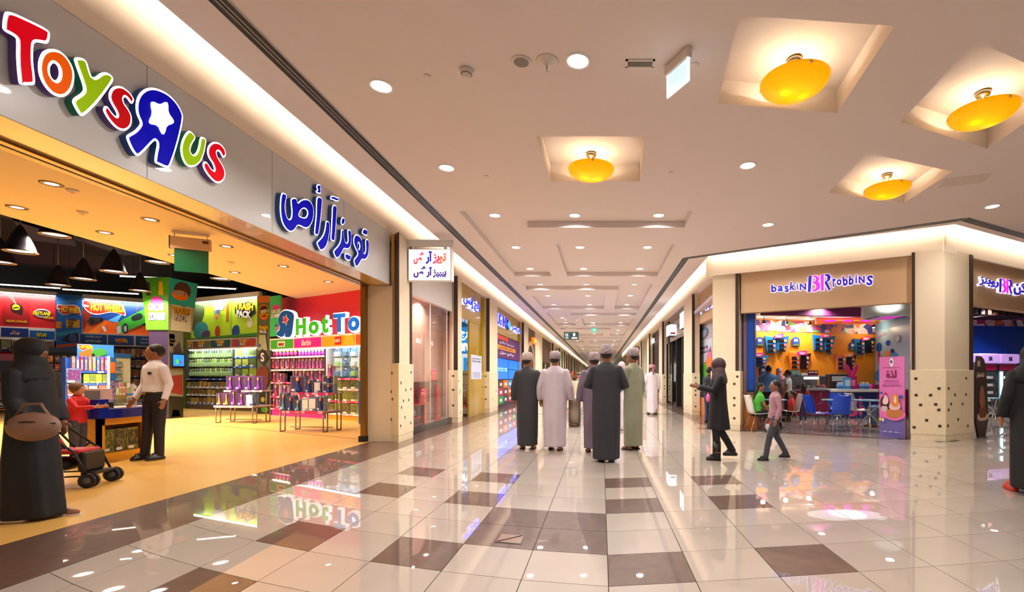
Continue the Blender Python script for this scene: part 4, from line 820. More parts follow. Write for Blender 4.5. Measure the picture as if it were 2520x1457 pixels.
# big column with the flared head
q = fl(414, 1031)
t = thing('flared_column', 'tall column with flared green and teal printed head and a small screen', 'display column', q)
def plan(r_, l_, k=0.0): return [(k, -k), (k, r_), (-l_, r_), (-l_, -k)]
def zat(y): return H+(CY-y)/F*q.y
z1, z2, z3 = 0.0, zat(812), zat(683)
lo = plan(0.52, 0.60); mid = plan(0.80, 0.66, 0.03); hi = plan(1.02, 0.82, 0.05)
cb_ = MB().hprism(lo, z1, z2).build('shaft', ink(84, 92, 80), t)
hd = MB().loft([[(x, y, z2) for x, y in mid], [(x, y, z3) for x, y in hi]], 0, False).build('head_box', [ink(60, 130, 20)], t)
def facepanel(P0, P1, Q0, Q1, m, name, par, d=0.006):
    n_ = (Vector(P1)-Vector(P0)).cross(Vector(Q0)-Vector(P0)).normalized()*d
    return MB().add([tuple(Vector(p)+n_) for p in (P0, P1, Q1, Q0)]+[tuple(Vector(p)-n_*.2) for p in (P0, P1, Q1, Q0)], [(0, 1, 2, 3), (0, 4, 5, 1), (1, 5, 6, 2), (2, 6, 7, 3), (3, 7, 4, 0)]).build(name, m, par)
def faceT(P0, P1, Q0, Q1, body, a0, a1, b0, b1, m, par, off=.04, edge=None, eo=.09, d=0.012):
    """lettering on a sloping quad face: fractions along and up the face"""
    P0, P1, Q0, Q1 = map(Vector, (P0, P1, Q0, Q1)); n_ = (P1-P0).cross(Q0-P0).normalized()
    for mm, oo, dd_ in (((edge, eo, d), (m, off, d+0.006)) if edge else ((m, off, d),)):
        g = MB().text(body, a0, a1, b0, b1, 0, 0.0, 0, oo); g.v = [tuple((P0.lerp(P1, v[0])).lerp(Q0.lerp(Q1, v[0]), v[2])+n_*dd_) for v in g.v]; g.build('lettering', mm, par)
def faceP(P0, P1, Q0, Q1, pts, m, par, d=0.008):
    P0, P1, Q0, Q1 = map(Vector, (P0, P1, Q0, Q1)); n_ = (P1-P0).cross(Q0-P0).normalized()*d
    v = [tuple((P0.lerp(P1, a)).lerp(Q0.lerp(Q1, a), b)+n_) for a, b in pts]; MB().quad(v).build('print', m, par)
V3 = lambda p, z: (p[0], p[1], z)
fr_ = (V3(mid[0], z2), V3(mid[1], z2), V3(hi[0], z3), V3(hi[1], z3)); fl_ = (V3(mid[3], z2), V3(mid[0], z2), V3(hi[3], z3), V3(hi[0], z3))
pr = facepanel(*fr_, ink(150, 160, 150), 'teal_print', hd); pl = facepanel(*fl_, ink(70, 150, 20), 'green_print', hd)
faceP(*fr_, [(0, .5), (1, .5), (1, 1), (0, 1)], ink(40, 170, 180), hd)
faceP(*fr_, [(.48+.30*math.cos(2*PI*i/16), .80+.17*math.sin(2*PI*i/16)) for i in range(16)], ink(70, 50, 36), hd, .010); faceP(*fr_, [(.40+.30*math.cos(2*PI*i/14), .70+.10*math.sin(2*PI*i/14)) for i in range(14)], ORG, hd, .011)
faceT(*fr_, 'SERIES 5', .14, .62, .70, .78, WHT, hd, .04, BLK, .08, .013); faceT(*fr_, 'SEWER TRASH', .18, .60, .64, .69, YEL, hd, .03, None, .08, .013)
faceP(*fr_, [(.08, .0), (.95, .0), (.85, .5), (.15, .5)], ink(190, 200, 180), hd, .009); faceT(*fr_, 'THE', .45, .6, .46, .51, WHT, hd, .04, BLK, .1, .013); faceT(*fr_, 'TRASH', .15, .82, .33, .46, YEL, hd, .06, ink(90, 40, 20), .12, .013); faceT(*fr_, 'PACK', .22, .78, .19, .33, WHT, hd, .06, BLK, .12, .013)
faceP(*fl_, [(.55+.26*math.cos(2*PI*i/14), .52+.12*math.sin(2*PI*i/14)) for i in range(14)], ink(190, 60, 150), hd, .010); faceT(*fl_, 'GROSS', .2, .85, .36, .50, WHT, hd, .06, ink(60, 20, 80), .13, .013); faceT(*fl_, 'ZOMBIES', .15, .9, .18, .33, WHT, hd, .06, ink(60, 20, 80), .13, .013)
faceP(*fl_, [(.15, .65), (.32, .65), (.32, .9), (.15, .9)], ink(40, 40, 60), hd); faceP(*fl_, [(.62, .66), (.82, .66), (.78, .92), (.66, .92)], ink(190, 170, 30), hd)
sr = (V3(lo[0], 0), V3(lo[1], 0), V3(lo[0], z2), V3(lo[1], z2)); sl = (V3(lo[3], 0), V3(lo[0], 0), V3(lo[3], z2), V3(lo[0], z2))
ps = facepanel(*sr, ink(110, 116, 104), 'column_print', cb_); facepanel(*sl, ink(46, 30, 56), 'column_print', cb_)
faceT(*sr, '100', .05, .4, .90, .96, ink(30, 60, 150), cb_, .05, WHT, .12, .010); faceT(*sr, 'COLLECT\nTHEM!', .05, .45, .82, .895, REDI, cb_, .03, WHT, .08, .010); faceP(*sr, [(.5, .62), (.98, .72), (.75, .88), (.3, .80)], ink(60, 52, 56), cb_); faceP(*sr, [(.05, .30), (.95, .26), (.95, .5), (.05, .48)], ink(120, 44, 40), cb_); faceP(*sr, [(0, 0), (1, 0), (1, .24), (0, .26)], ink(30, 34, 26), cb_); faceP(*sr, [(.2, .02), (.8, .02), (.7, .09), (.3, .10)], ink(60, 140, 40), cb_)
zs = zat(887)
sc = thing('column_screen', 'small dark framed screen showing a blue picture on the flared column', 'screen', (q.x+0.055, q.y+0.28, zs), PI/2)
MB().box(-0.24, 0.24, -0.02, 0.045, -0.25, 0.25).build('bezel', BLK, sc, bev=.01); MB().box(-0.19, 0.19, -0.026, -0.02, -0.17, 0.19).build('display', mat('screen_blue', (40, 130, 230), .3, emit=1.0), sc); MB().box(-0.10, 0.0, -0.03, -0.026, -0.10, 0.04).build('picture', mat('screen_green', (60, 190, 90), .3, emit=.8), sc); MB().box(0.0, 0.08, -0.03, -0.026, -0.10, 0.0).build('picture', mat('screen_violet', (110, 60, 180), .3, emit=.8), sc)
# ================================================================== car toys at the back of the toy shop
u0 = CAW.pix(0, 1000)[0]-6; u1 = CAW.pix(400, 1000)[0]+2
struct(MB().box(u0, u1, 0.05, 0.25, 0, 5.0).build('wall_toy_cars', mat('navy_wall', (24, 40, 90), 0.6), None, (CAW.o.x, CAW.o.y, 0), CAW.a), 'dark blue back wall of the toy shop behind the car toys', 'wall')
RP = mat('red_print', (190, 24, 28), 0.4, emit=0.05); BP = mat('blue_print', (20, 90, 170), 0.4, emit=0.05)
A = Panel(CAW, 'racing_poster', 'red racing poster with a car bursting through and slanted yellow letters', 'poster', -30, 137, 722, 806, -0.3, 0.08, RP)
A.rect(5, 70, 724, 804, ink(150, 20, 26)); A.poly([(22, 750), (40, 745), (56, 755), (52, 778), (40, 772), (26, 770)], ink(44, 14, 12), sm=1); A.poly([(27, 756), (34, 749), (46, 752), (46, 763), (30, 764)], ink(230, 200, 20), sm=1); A.poly([(30, 758), (44, 756), (44, 759), (30, 761)], BLK)
for k_ in (14, 24): A.poly([(k_, 724), (k_+2, 724), (40, 752), (38, 752)], ink(240, 110, 90))
A.txt('MORE SPEED, ACTION & FUN', 14, 64, 789, 795, YEL, .01, shear=.2); A.disc(103, 768, 22, 11, ink(170, 180, 190)); A.disc(103, 768, 19, 8, ink(70, 20, 30)); A.txt('FASTLANE', 79, 125, 764, 773, ink(240, 220, 40), .04, BLK, .1, shear=.2); A.txt('RACING', 108, 132, 776, 781, ink(240, 200, 30), .04, BLK, .1, shear=.2)
tb = thing('light_bar', 'white light bar along the top of the red racing poster', 'light bar', CAW.w(CAW.pix(-30, 720, -.4)[0], -.4, CAW.pix(60, 722, -.4)[1]), CAW.a); wl = CAW.pix(141, 720, -.4)[0]-CAW.pix(-30, 720, -.4)[0]
MB().box(0, wl, 0, 0.15, 0, 0.16).build('housing', WFR, tb); MB().box(0.05, wl-.05, 0.0, 0.1, -0.02, -0.001).build('diffuser', FRLED, tb); lamp(tb, (wl/2, -.2, -.05), 42, (1, .97, .9), wl*.9, 2.8, shape='RECTANGLE', sy=.1, rot=(.5, 0, 0))
h = Panel(CAW, 'header_boxes', 'blue header boxes below the red racing poster', 'sign', -30, 135, 805, 836, -0.35, 0.3, WFR); h.rect(1, 68, 808, 830, ink(16, 50, 130)); h.rect(71, 134, 812, 834, ink(20, 90, 170))
h.txt(ar('تويز آر أص'), 23, 46, 814, 825, WHT, .02, REDI, .08); h.txt('FASTLANE', 88, 114, 818, 827, ink(240, 220, 40), .04, BLK, .1, shear=.2)
Bp = Panel(CAW, 'blue_track_poster', 'tall blue poster of orange race track pieces beside the red poster', 'poster', 138, 202, 725, 862, -0.5, 0.1, BP)
def flame(P_, x0, x1, y0, y1):
    w_, h_ = x1-x0, y1-y0; P = [(x0, y0+.1*h_), (x0+.1*w_, y0+.05*h_), (x0+.3*w_, y0+.12*h_), (x0+.62*w_, y0), (x0+.85*w_, y0+.06*h_), (x0+.97*w_, y0+.45*h_), (x0+w_, y0+h_), (x0+.9*w_, y0+.86*h_), (x0+.65*w_, y0+.72*h_), (x0+.38*w_, y0+.98*h_), (x0+.2*w_, y0+.95*h_), (x0+.04*w_, y0+.6*h_)]
    P_.poly(P, WHT, sm=2); cx, cy = x0+w_/2, y0+h_/2; P_.poly([(cx+(x-cx)*.95, cy+(y-cy)*.86) for x, y in P], ink(200, 40, 20), sm=2)
    P_.poly([(x0, y0+.34*h_), (x0+.16*w_, y0+.42*h_), (x0+.17*w_, y0+.52*h_), (x0, y0+.48*h_)], WHT, sm=1); P_.txt('HOT WHEELS', x0+.2*w_, x0+.95*w_, y0+.2*h_, y0+.72*h_, ink(252, 196, 20), .05)
Bp.poly([(138, 745), (202, 728), (202, 735), (138, 760)], ink(60, 130, 200)); flame(Bp, 139, 200, 749, 777); Bp.rect(138, 151, 793, 809, ink(240, 150, 20)); Bp.rect(163, 196, 786, 806, ink(240, 170, 30)); Bp.txt('CONNECT\nYOUR\nSETS!', 166, 192, 784, 806, BLK, .04); Bp.poly([(138, 820), (202, 808), (202, 818), (138, 830)], ink(40, 150, 210)); Bp.poly([(150, 838), (168, 822), (190, 818), (195, 840), (170, 844)], ink(30, 24, 40)); Bp.poly([(168, 830), (174, 819), (188, 823), (190, 842), (172, 841)], ink(60, 90, 170), sm=1); Bp.poly([(138, 850), (202, 842), (202, 849), (138, 858)], ink(220, 90, 40))
C_ = Panel(CAW, 'car_poster', 'wide poster of a green sports car jumping over orange track', 'poster', 203, 374, 737, 829, -0.3, 0.08, ink(20, 60, 140))
C_.poly([(203, 795), (260, 790), (300, 792), (374, 800), (374, 829), (203, 829)], ink(230, 90, 20)); C_.poly([(203, 765), (225, 775), (205, 818)], ink(150, 40, 16)); C_.poly([(214, 822), (250, 795), (262, 797), (240, 822)], ink(240, 120, 30)); C_.poly([(262, 790), (300, 770), (285, 795)], ink(80, 160, 220))
flame(C_, 201, 308, 741, 779)
C_.poly([(215, 794), (222, 784), (250, 784), (250, 792), (225, 805)], ink(50, 36, 36), sm=1); C_.disc(226, 792, 4, 6, BLK); C_.disc(248, 789, 4, 5, BLK)
C_.poly([(284, 806), (293, 788), (318, 776), (345, 760), (372, 752), (374, 782), (340, 800), (312, 812), (300, 822), (286, 818)], ink(60, 170, 50), sm=1); C_.poly([(318, 778), (345, 764), (352, 780), (325, 790)], ink(30, 40, 36), sm=1); C_.disc(306, 808, 7, 13, BLK); C_.disc(306, 808, 4, 8, ink(180, 180, 190)); C_.poly([(330, 764), (338, 747), (341, 749), (338, 766)], ink(60, 66, 70)); C_.poly([(284, 806), (294, 800), (296, 818), (286, 822)], ink(200, 200, 200))
C_.poly([(248, 806), (254, 803), (261, 815), (256, 819)], WHT, sm=1)
tb = thing('light_bar', 'white light bar above the green car poster', 'light bar', CAW.w(CAW.pix(203, 730, -.4)[0], -.4, CAW.pix(280, 740, -.4)[1]), CAW.a); wl = CAW.pix(374, 730, -.4)[0]-CAW.pix(203, 730, -.4)[0]
MB().box(0, wl, 0, 0.15, 0, 0.2).build('housing', WFR, tb); MB().box(0.05, wl-.05, 0.0, 0.1, -0.02, -0.001).build('diffuser', FRLED, tb); lamp(tb, (wl/2, -.2, -.05), 42, (1, .97, .9), wl*.9, 2.8, shape='RECTANGLE', sy=.1, rot=(.5, 0, 0))
h = Panel(CAW, 'header_boxes', 'blue header boxes reading cars and trucks below the car poster', 'sign', 194, 372, 822, 852, -0.5, 0.4, WFR)
for x0, x1, dy in ((197, 260, 0), (263, 327, 0), (332, 371, 0)): h.rect(x0, x1, 825, 849, ink(20, 80, 160), 'header_panel')
h.txt('cars & trucks', 209, 246, 837, 844, WHT, .0); h.txt(ar('السيارات والشاحنات'), 209, 247, 827, 834, WHT, .01); h.txt('cars & tr', 344, 370, 837, 844, WHT, .0); h.txt(ar('الشاحنات'), 344, 370, 827, 834, WHT, .01); flame(h, 280, 312, 832, 845)
bay(CAW, 'car_shelf_unit', 'long blue shelf unit of boxed toy cars below the blue headers', 150, 372, 852, (877, 903, 928, 953, 985), back=ink(30, 60, 130), strip=BLUES, base=ink(30, 60, 140), sh=ink(40, 80, 160))
bay(CAW, 'racing_shelf_unit', 'shelf unit of racing toys below the red racing poster', -30, 134, 836, (861, 890, 920, 950, 985), back=ink(60, 40, 80), strip=BLUES, base=ink(30, 50, 120))
car = k_carton('toy_car_box', C_CAR, 'colourful boxed toy car on the long blue shelves', 'boxed toy cars at the back'); rc2 = k_carton('racing_set', C_CAR, 'boxed racing set on the shelf below the red poster', 'racing sets below the red poster')
for yb, n in ((877, 7), (903, 7), (928, 6), (953, 6)): row(car, CAW, 282, 372, yb, n, 0.36, -0.46, 0.3, .1)
row(rc2, CAW, 1, 134, 861, 5, 0.42, -0.46, .3); row(rc2, CAW, 0, 134, 890, 6, 0.42, -0.46, .3)
# gondola of tube-packed cars with a printed side and a header board
gA = at(160, 1000, 14.2); gB = at(268, 1000, 15.0); GF = Fr.two(gA, gB)
t = bay(GF, 'car_gondola', 'blue shelf gondola of tall car tubes with a printed end panel', 161, 268, 880, (914, 944, 975), back=ink(24, 60, 140), strip=BLUES, base=ink(20, 50, 140), dep=0.5, d0=0.1, sh=ink(60, 110, 180))
tube = thing('car_tube', 'tall boxed car tube with a silver window on the blue gondola', 'toy', (0, 0, -50), 0, 'car tubes on the gondola')
MB().box(-0.5, 0.5, 0, 0.6, 0, 1).build('carton', pmat('tube_card', [(190, 40, 30), (40, 110, 190), (30, 70, 160), (210, 150, 30), (90, 40, 110)], 1.0, stretch=(.001, .001, .001)), tube); MB().box(-0.36, 0.36, -0.03, 0, 0.1, 0.8).build('window', ink(130, 130, 136), tube); MB().box(-0.3, 0.3, -0.07, -0.03, 0.2, 0.6).build('toy_car', C_CAR, tube); MB().ball((0, .3, 1.0), (.5, .3, .08), 8, 4).build('cap', ink(30, 90, 190), tube)
row(tube, GF, 176, 266, 913, 9, 0.42, -0.5, 0.14, 0, fill=.75)
grn = k_carton('toy_car_box', C_GREEN, 'green and yellow car box on the lower gondola shelf', 'green car boxes on the gondola'); row(grn, GF, 205, 266, 943, 4, 0.28, -0.5, .3); bigb = k_carton('toy_set_box', C_FROZ, 'large lilac toy set box on the gondola', 'large boxes on the gondola', C_PUR)
row(bigb, GF, 162, 202, 943, 1, 0.44, -0.56, .3); row(car, GF, 165, 266, 974, 4, 0.32, -0.5, .3, lab='boxed toy car on the bottom gondola shelf')
hp = Panel(GF, 'gondola_header', 'small header board with a green car above the blue gondola', 'sign', 190, 280, 848, 879, -0.2, 0.05, ink(40, 110, 190)); flame(hp, 191, 228, 848, 864); hp.poly([(195, 868), (220, 860), (250, 879), (195, 879)], ink(220, 90, 30)); hp.poly([(222, 872), (226, 862), (245, 856), (262, 862), (262, 874), (225, 878)], ink(50, 130, 50), sm=1); hp.disc(228, 874, 4, 4, BLK)
e0_ = GF.w(GF.pix(268, 1000, -.5)[0], -.5); ep = thing('printed_end_board', 'printed blue end panel of the car gondola', 'display board', (e0_.x, e0_.y, 0), GF.a+1.1)
MB().box(0.02, 0.62, 0, 0.04, 0, 1.95).build('board', ink(30, 90, 170), ep); MB().box(0.05, 0.55, -0.006, 0, 1.45, 1.8).build('print', ink(230, 110, 20), ep); MB().box(0.05, 0.58, -0.006, 0, 0.4, 1.2).build('print', C_CAR, ep); MB().box(-0.02, 0.02, -0.02, 0.04, 0, 1.97).build('edge_trim', WFR, ep)
# peg-board stand beside it
kA_ = at(281, 1000, 16.0); kB_ = at(322, 1000, 16.6); KF = Fr.two(kA_, kB_)
t = thing('pegboard_stand', 'cream pegboard stand with grey hanging packs behind the guard', 'display stand', (kA_.x, kA_.y, 0), KF.a); wK = KF.pix(321, 1000)[0]; PEGC = mat('pegboard', (206, 196, 160), 0.6)
MB().box(0, wK, 0, 0.05, 0.1, 1.98).build('board', PEGC, t); MB().box(0, wK, -0.02, 0.05, 1.98, 2.15).build('header', ink(30, 90, 170), t); MB().box(-0.02, wK+0.02, -0.4, 0.06, 0.0, 0.1).build('base', ink(60, 70, 90), t)
for z in (0.42, 0.75): s_ = MB().box(0, wK, -0.35, 0, z-0.03, z).build('shelf', PEGC, t); MB().box(0, wK, -0.36, -0.35, z-.05, z).build('price_strip', BLUES, s_)
gp = k_pack('grey_pack', pmat('pack_grey', [(110, 104, 96), (60, 60, 66), (160, 156, 150)], 16), ink(140, 140, 140), 'small grey pack hanging on the cream pegboard stand', 'grey packs on the pegboard')
for yb in (905, 922, 940): row(gp, KF, 282, 302, yb, 4, 0.22, -0.06, .15, .05)
row(car, KF, 283, 321, 972, 4, .24, -.33, .25, lab='small boxed car on the pegboard stand'); row(car, KF, 283, 321, 955, 4, .2, -.33, .25, lab='small boxed car on the pegboard stand')
# navy display case and red truck stand at the very left
q = at(75, 1000, 16.2); t = thing('navy_display_case', 'dark navy display rack with small hanging packs behind the woman in black', 'display stand', (q.x, q.y, 0), .5)
MB().box(0, 1.35, 0, 0.5, 0, 2.25).build('cabinet', ink(18, 26, 60), t); MB().box(-0.02, 1.37, -0.03, 0.5, 2.2, 2.34).build('header', ink(30, 60, 120), t); MB().box(0.05, 1.3, -0.006, 0, 0.7, 2.15).build('peg_panel', ink(12, 14, 34), t)
for r_ in range(3):
    for c_ in range(7): MB().box(0.1+c_*0.17, 0.22+c_*0.17, -0.05, -0.006, 1.25+r_*0.3, 1.48+r_*0.3).build('hanging_pack', C_CAR, t)
q = fl(30, 1012); t = thing('red_truck_stand', 'big red toy truck shaped stand with a silver grille', 'display stand', (q.x, q.y, 0), .45)
TR = mat('truck_red', (176, 12, 20), 0.15, coat=.8); GRL = mat('grille_silver', (190, 176, 160), 0.3, .6)
MB().box(-0.75, 0.75, 0, 1.2, 1.15, 2.3).build('cab', TR, t, bev=.08); MB().box(-0.95, 0.80, -0.75, 1.0, 0.35, 1.25).build('hood', TR, t, bev=.1); MB().box(-0.6, 0.6, -0.012, 0.0, 1.45, 1.95).build('windscreen', mat('dark_glass', (30, 30, 36), .1), t)
for k_ in range(10): MB().box(-0.62, 0.62, -0.80, -0.75, 0.46+k_*0.07, 0.50+k_*0.07).build('grille_slat', GRL, t)
MB().box(-1.0, 0.9, -0.86, -0.7, 0.12, 0.42).build('bumper', TR, t, bev=.03); pl_ = MB().plate([chaikin([(-.4, .18), (.4, .18), (.4, .3), (.15, .40), (-.15, .40), (-.4, .3)], 1)], -0.875, -0.861).build('badge', GRL, t)
for sx in (-.8, .7): MB().tube([(sx-.1, -.3, .25), (sx+.1, -.3, .25)], .25, 14).build('wheel', BLK, t)
MB().tube([(-.72, -.05, 2.1), (-.9, -.15, 2.05), (-.9, -.15, 1.5), (-.75, -.05, 1.45)], .025, 6).build('mirror_bar', CHROME, t); MB().ball((0.0, 0.3, 2.42), (.1, .1, .12), 10, 6).build('roof_lamp', YEL, t)
# play table
P0 = fl(243, 1140); t = thing('play_table', 'yellow play table with blue rim and a window of boxed toys', 'table', (P0.x, P0.y, 0))
YT = mat('table_yellow', (236, 166, 40), 0.35); BT = mat('table_blue', (16, 40, 160), 0.3); PT = mat('table_top', (245, 200, 190), 0.3)
w_, l_ = -0.42, 0.80
fx = MB()
for b_ in ((w_, 0, 0, 0.05, 0, .68), (w_, 0, l_-0.05, l_, 0, .68), (w_, w_+.05, 0, l_, 0, .68), (-0.05, 0, 0, .09, 0, .68), (-0.05, 0, l_-.09, l_, 0, .68), (-0.05, 0, 0, l_, 0, .13), (-0.05, 0, 0, l_, .57, .68)): fx.box(*b_)
fx.build('cabinet', YT, t); MB().box(w_+.05, -.06, .05, l_-.05, .10, .13).build('inner_shelf', YT, t)
rim = [(0.10, -0.05), (0.14, l_*.5), (0.10, l_+.12), (-.25, l_+.2), (-.5, l_+.1), (-.54, l_*.5), (-.46, -.05), (-.2, -.07)]
R_ = chaikin(rim, 2); MB().hprism(R_, .68, .82).build('rim', BT, t); MB().hprism(inset(R_, .07), .82, .835).build('table_top', PT, t)
MB().box(0.0, 0.13, -.12, 0.02, .70, 0.98).build('corner_post', BT, t); MB().box(-.02, .1, l_+.02, l_+.12, .82, 1.0).build('corner_post', BT, t)
ac = glass('acrylic', (225, 235, 240), .03); MB().box(0.06, 0.07, 0.05, l_, .83, .97).build('guard_screen', ac, t)
tb_ = k_carton('toy_box', pmat('pack_alien', [(40, 40, 46), (90, 110, 50), (160, 150, 40), (30, 30, 34), (150, 140, 120)], 9), 'dark boxed toy stored inside the yellow play table', 'boxed toys in the play table')
for i in range(3): dup(tb_, (P0.x-0.07, P0.y+.21+.19*i, .132), PI/2, 'dark boxed toy stored inside the yellow play table, %s from the child' % ORD[i], None, (.18, .35, .36))
kb = k_carton('display_box', ink(226, 200, 200), 'white boxed toy displayed on the play table', 'boxes on the play table', ink(120, 124, 130)); dup(kb, (P0.x-0.24, P0.y+0.13, .836), .1, None, None, (.26, .3, .3)); 
dup(kb, (P0.x-.12, P0.y+.62, .836), .5, 'small pink card stand on the play table', None, (.11, .05, .16)); dup(tb_, (P0.x+.02, P0.y+.14, .836), 1.2, 'small dark box on the rim of the play table', None, (.1, .1, .09))
# ================================================================== shop fronts along the corridor
def uY(x, X=4.3): return F*X/abs(x-CX)
def lbox(y0, y1, d0, d1, z0, z1, name, m, lab=None, cat='wall', par=None):
    """box on the left side: d measured into the shop from the shop-front plane"""
    o = MB().box(LX-d1, LX-d0, y0, y1, z0, z1).build(name, m, par)
    return struct(o, lab, cat) if lab else o
def rbox(y0, y1, d0, d1, z0, z1, name, m, lab=None, cat='wall', par=None):
    o = MB().box(RX+d0, RX+d1, y0, y1, z0, z1).build(name, m, par)
    return struct(o, lab, cat) if lab else o
YELF = mat('mustard_panel', (176, 140, 20), 0.12, coat=.5); SALM = mat('salmon_wall', (222, 176, 156), 0.5); GREYP = mat('grey_panel', (214, 208, 204), 0.3); MAR = mat('maroon_gloss', (110, 18, 34), 0.12, coat=.5); REDG = mat('red_gloss', (206, 30, 34), 0.12, coat=.4)
def lpillar(y0, y1, lab, n=4):
    return pillar('pillar_corridor', lab, [(LX-0.12, y0), (LX+0.16, y0), (LX+0.16, y1), (LX-0.12, y1)], 1.52, 4.26, [(0, .5, z) for z in (1.35, .95, .5)]+rsq([1], n, 1.52), 0.04, [(0, .55, 1.0)])
def rpillar(y0, y1, lab, n=3):
    return pillar('pillar_corridor', lab, [(RX-0.16, y0), (RX+0.12, y0), (RX+0.12, y1), (RX-0.16, y1)], 1.46, 4.22, [(0, .45, z) for z in (1.3, .85, .7, .3)]+rsq([3], n, 1.46), 0.04, [(0, 0.0, .35)])
# ---- glass window shop
g0, g1 = 10.3, 13.45
lbox(g0, g1, 0.0, 0.12, 0.0, 0.17, 'trim_4', mat('plinth_dark', (24, 18, 20), .15, coat=.5), 'dark glossy plinth under the shop window', 'trim')
w = struct(MB().box(LX-0.012, LX, g0, g1, 0.17, 3.2).build('window_1', GLASS), 'tall frameless shop window beside the toy shop pillar', 'window')
for yy in (11.75, 13.0): MB().box(LX-0.014, LX+0.003, yy, yy+0.012, 0.17, 3.2).build('window_frame', GREYP, w)
lbox(g0, g1, 0.0, 0.1, 3.2, 4.27, 'wall_window_fascia', GREYP, 'pale grey glossy fascia above the shop window')
lbox(g0, g1+.5, .43, .45, 0, 4.2, 'wall_window_back', SALM, 'salmon wall inside the shop window'); lbox(g0, g0+.05, 0.1, .43, 0, 4.2, 'wall_window_side', SALM, 'salmon side wall inside the shop window'); lbox(13.95, 14.0, 0.1, .43, 0, 4.2, 'wall_window_side_far', SALM, 'far side wall inside the shop window'); lbox(g0, 14, 0.02, .43, 3.3, 3.36, 'ceiling_window', SALM, 'pink lit ceiling inside the shop window', 'ceiling'); lbox(g0, 14, 0.1, .43, 0, 0.15, 'floor_window', SALM, 'raised floor inside the shop window', 'floor')
t = thing('window_display', 'glossy maroon and red display blocks inside the shop window', 'display', (LX-0.46, 11.8, 0.15))
MB().box(.05, .24, -.7, 1.45, 0, 1.05).build('maroon_block', MAR, t); MB().box(.25, .42, -1.3, .1, .50, .53).build('red_shelf', REDG, t); MB().box(.25, .42, -1.4, -.6, .20, .23).build('red_shelf', REDG, t); MB().box(.245, .29, .0, .2, 0, .9).build('red_post', REDG, t); MB().box(.245, .29, .95, 1.15, 0, .95).build('red_post', REDG, t)
def jar(loc, lab):
    j = thing('toy_jar', lab, 'toy', loc, 0, 'toy jars in the shop window'); MB().lathe([(0.0005, 0), (.075, 0), (.085, .05), (.06, .12), (.07, .2), (.05, .26), (.0005, .27)], 12).build('body', pmat('jar_print', [(230, 120, 40), (240, 190, 60), (200, 60, 120)], 30), j); MB().lathe([(.05, .26), (.055, .31), (.0005, .36)], 10).build('lid', ink(226, 60, 130), j)
jar((LX-.12, 11.55, .681), 'orange toy jar with pink lid on the red shelf in the window'); jar((LX-.32, 12.9, 1.201), 'orange toy jar with pink lid on top of the maroon block')
for i in range(2): MB().ball((0, 0, .09), (.05, .05, .09), 8, 6)
for i, yy in enumerate((10.75, 10.98)):
    j = thing('silver_ornament', 'small silver ornament on the lowest red window shelf', 'ornament', (LX-.12, yy, .381), 0, 'silver ornaments in the window'); MB().lathe([(.0005, 0), (.05, .01), (.06, .08), (.03, .15), (.0005, .17)], 10).build('body', CHROME, j); MB().lathe([(.0005, .17), (.02, .18), (.0005, .2)], 8).build('knob', REDG, j)
for i, (yy, dd_) in enumerate(((10.9, .2), (11.3, .28), (12.1, .24))):
    t = thing('window_downlight', 'small round downlight in the ceiling of the shop window', 'downlight', (LX-dd_, yy, 3.3), 0, 'downlights of the shop window'); MB().lathe([(.06, 0), (.07, -.01), (.085, 0)], 14).build('ring', WHITE, t); MB().lathe([(.0005, -.003), (.06, -.002)], 12).build('lens', LENS, t); lamp(t, (0, 0, -.02), 30, (1, .76, .66), .12, 2.6)
lpillar(13.5, 13.95, 'slim cream pillar with dark square insets between the shop window and mustard shop')
# ---- mustard electronics shop, first bay
lbox(13.95, 17.3, 0.02, 0.3, 3.15, 4.27, 'wall_mustard_fascia', YELF, 'glossy mustard fascia with blue Arabic letters'); lbox(15.35, 17.3, 0.04, 0.10, 0, 3.15, 'wall_mustard_panel', YELF, 'glossy mustard wall panel beside the shop entrance')
struct(MB().box(-7.0, -4.42, 17.6, 17.7, 0, 4).build('wall_mustard_back', mat('shop_blue', (30, 110, 180), .3, emit=.25)), 'blue lit wall inside the mustard shop', 'wall'); struct(MB().box(-7.0, -6.9, 14.5, 17.6, 0, 4).build('wall_mustard_side', ink(170, 180, 190)), 'pale side wall inside the mustard shop', 'wall')
BLG = mat('blue_glow', (20, 20, 255), .3, emit=2.2); BWG = emat('pale_blue_glow', (190, 200, 255), 1.6)
def lsign(name, lab, body, x0, x1, y0, y1, m, edge=None, d=-.06, off=.03):
    a = LWF.pix(x0, y1, d); b = LWF.pix(x1, y0, d); zb = LWF.pix((x0+x1)/2, y1, d)[1]; zt = LWF.pix((x0+x1)/2, y0, d)[1]
    t = thing(name, lab, 'sign', LWF.w(a[0], 0, zb), LWF.a); MB().text(body, 0, b[0]-a[0], 0, zt-zb, 0.015, abs(d), 0, off+.03).build('letter_body', edge or BLUS, t); MB().text(body, 0, b[0]-a[0], 0, zt-zb, d+.012, .015, 0, off).build('letter_face', m, t); return t
lsign('blue_arabic_sign', 'blue glowing Arabic letters on the first mustard fascia', ar('بلج إنس'), 1141, 1181, 733, 762, BLG, BWG)
t = thing('notice_sheet', 'white printed notice taped to the mustard panel', 'notice', (LX-.032, 15.55, 1.25), PI/2); wN = 1.35
MB().box(0, wN, 0, .006, 0, .82).build('sheet', ink(206, 214, 236), t); MB().text('SCAN. LIKE. WIN.', .12, wN-.12, .58, .64, 0, .004).build('lettering', BLK, t); MB().text(ar('امسح الباركود واربح'), .15, wN-.15, .66, .74, 0, .004).build('lettering', BLK, t)
for k_ in range(4): MB().box(.2, wN-.2, -.002, 0, .06+k_*.05, .075+k_*.05).build('print_line', ink(90, 100, 140), t)
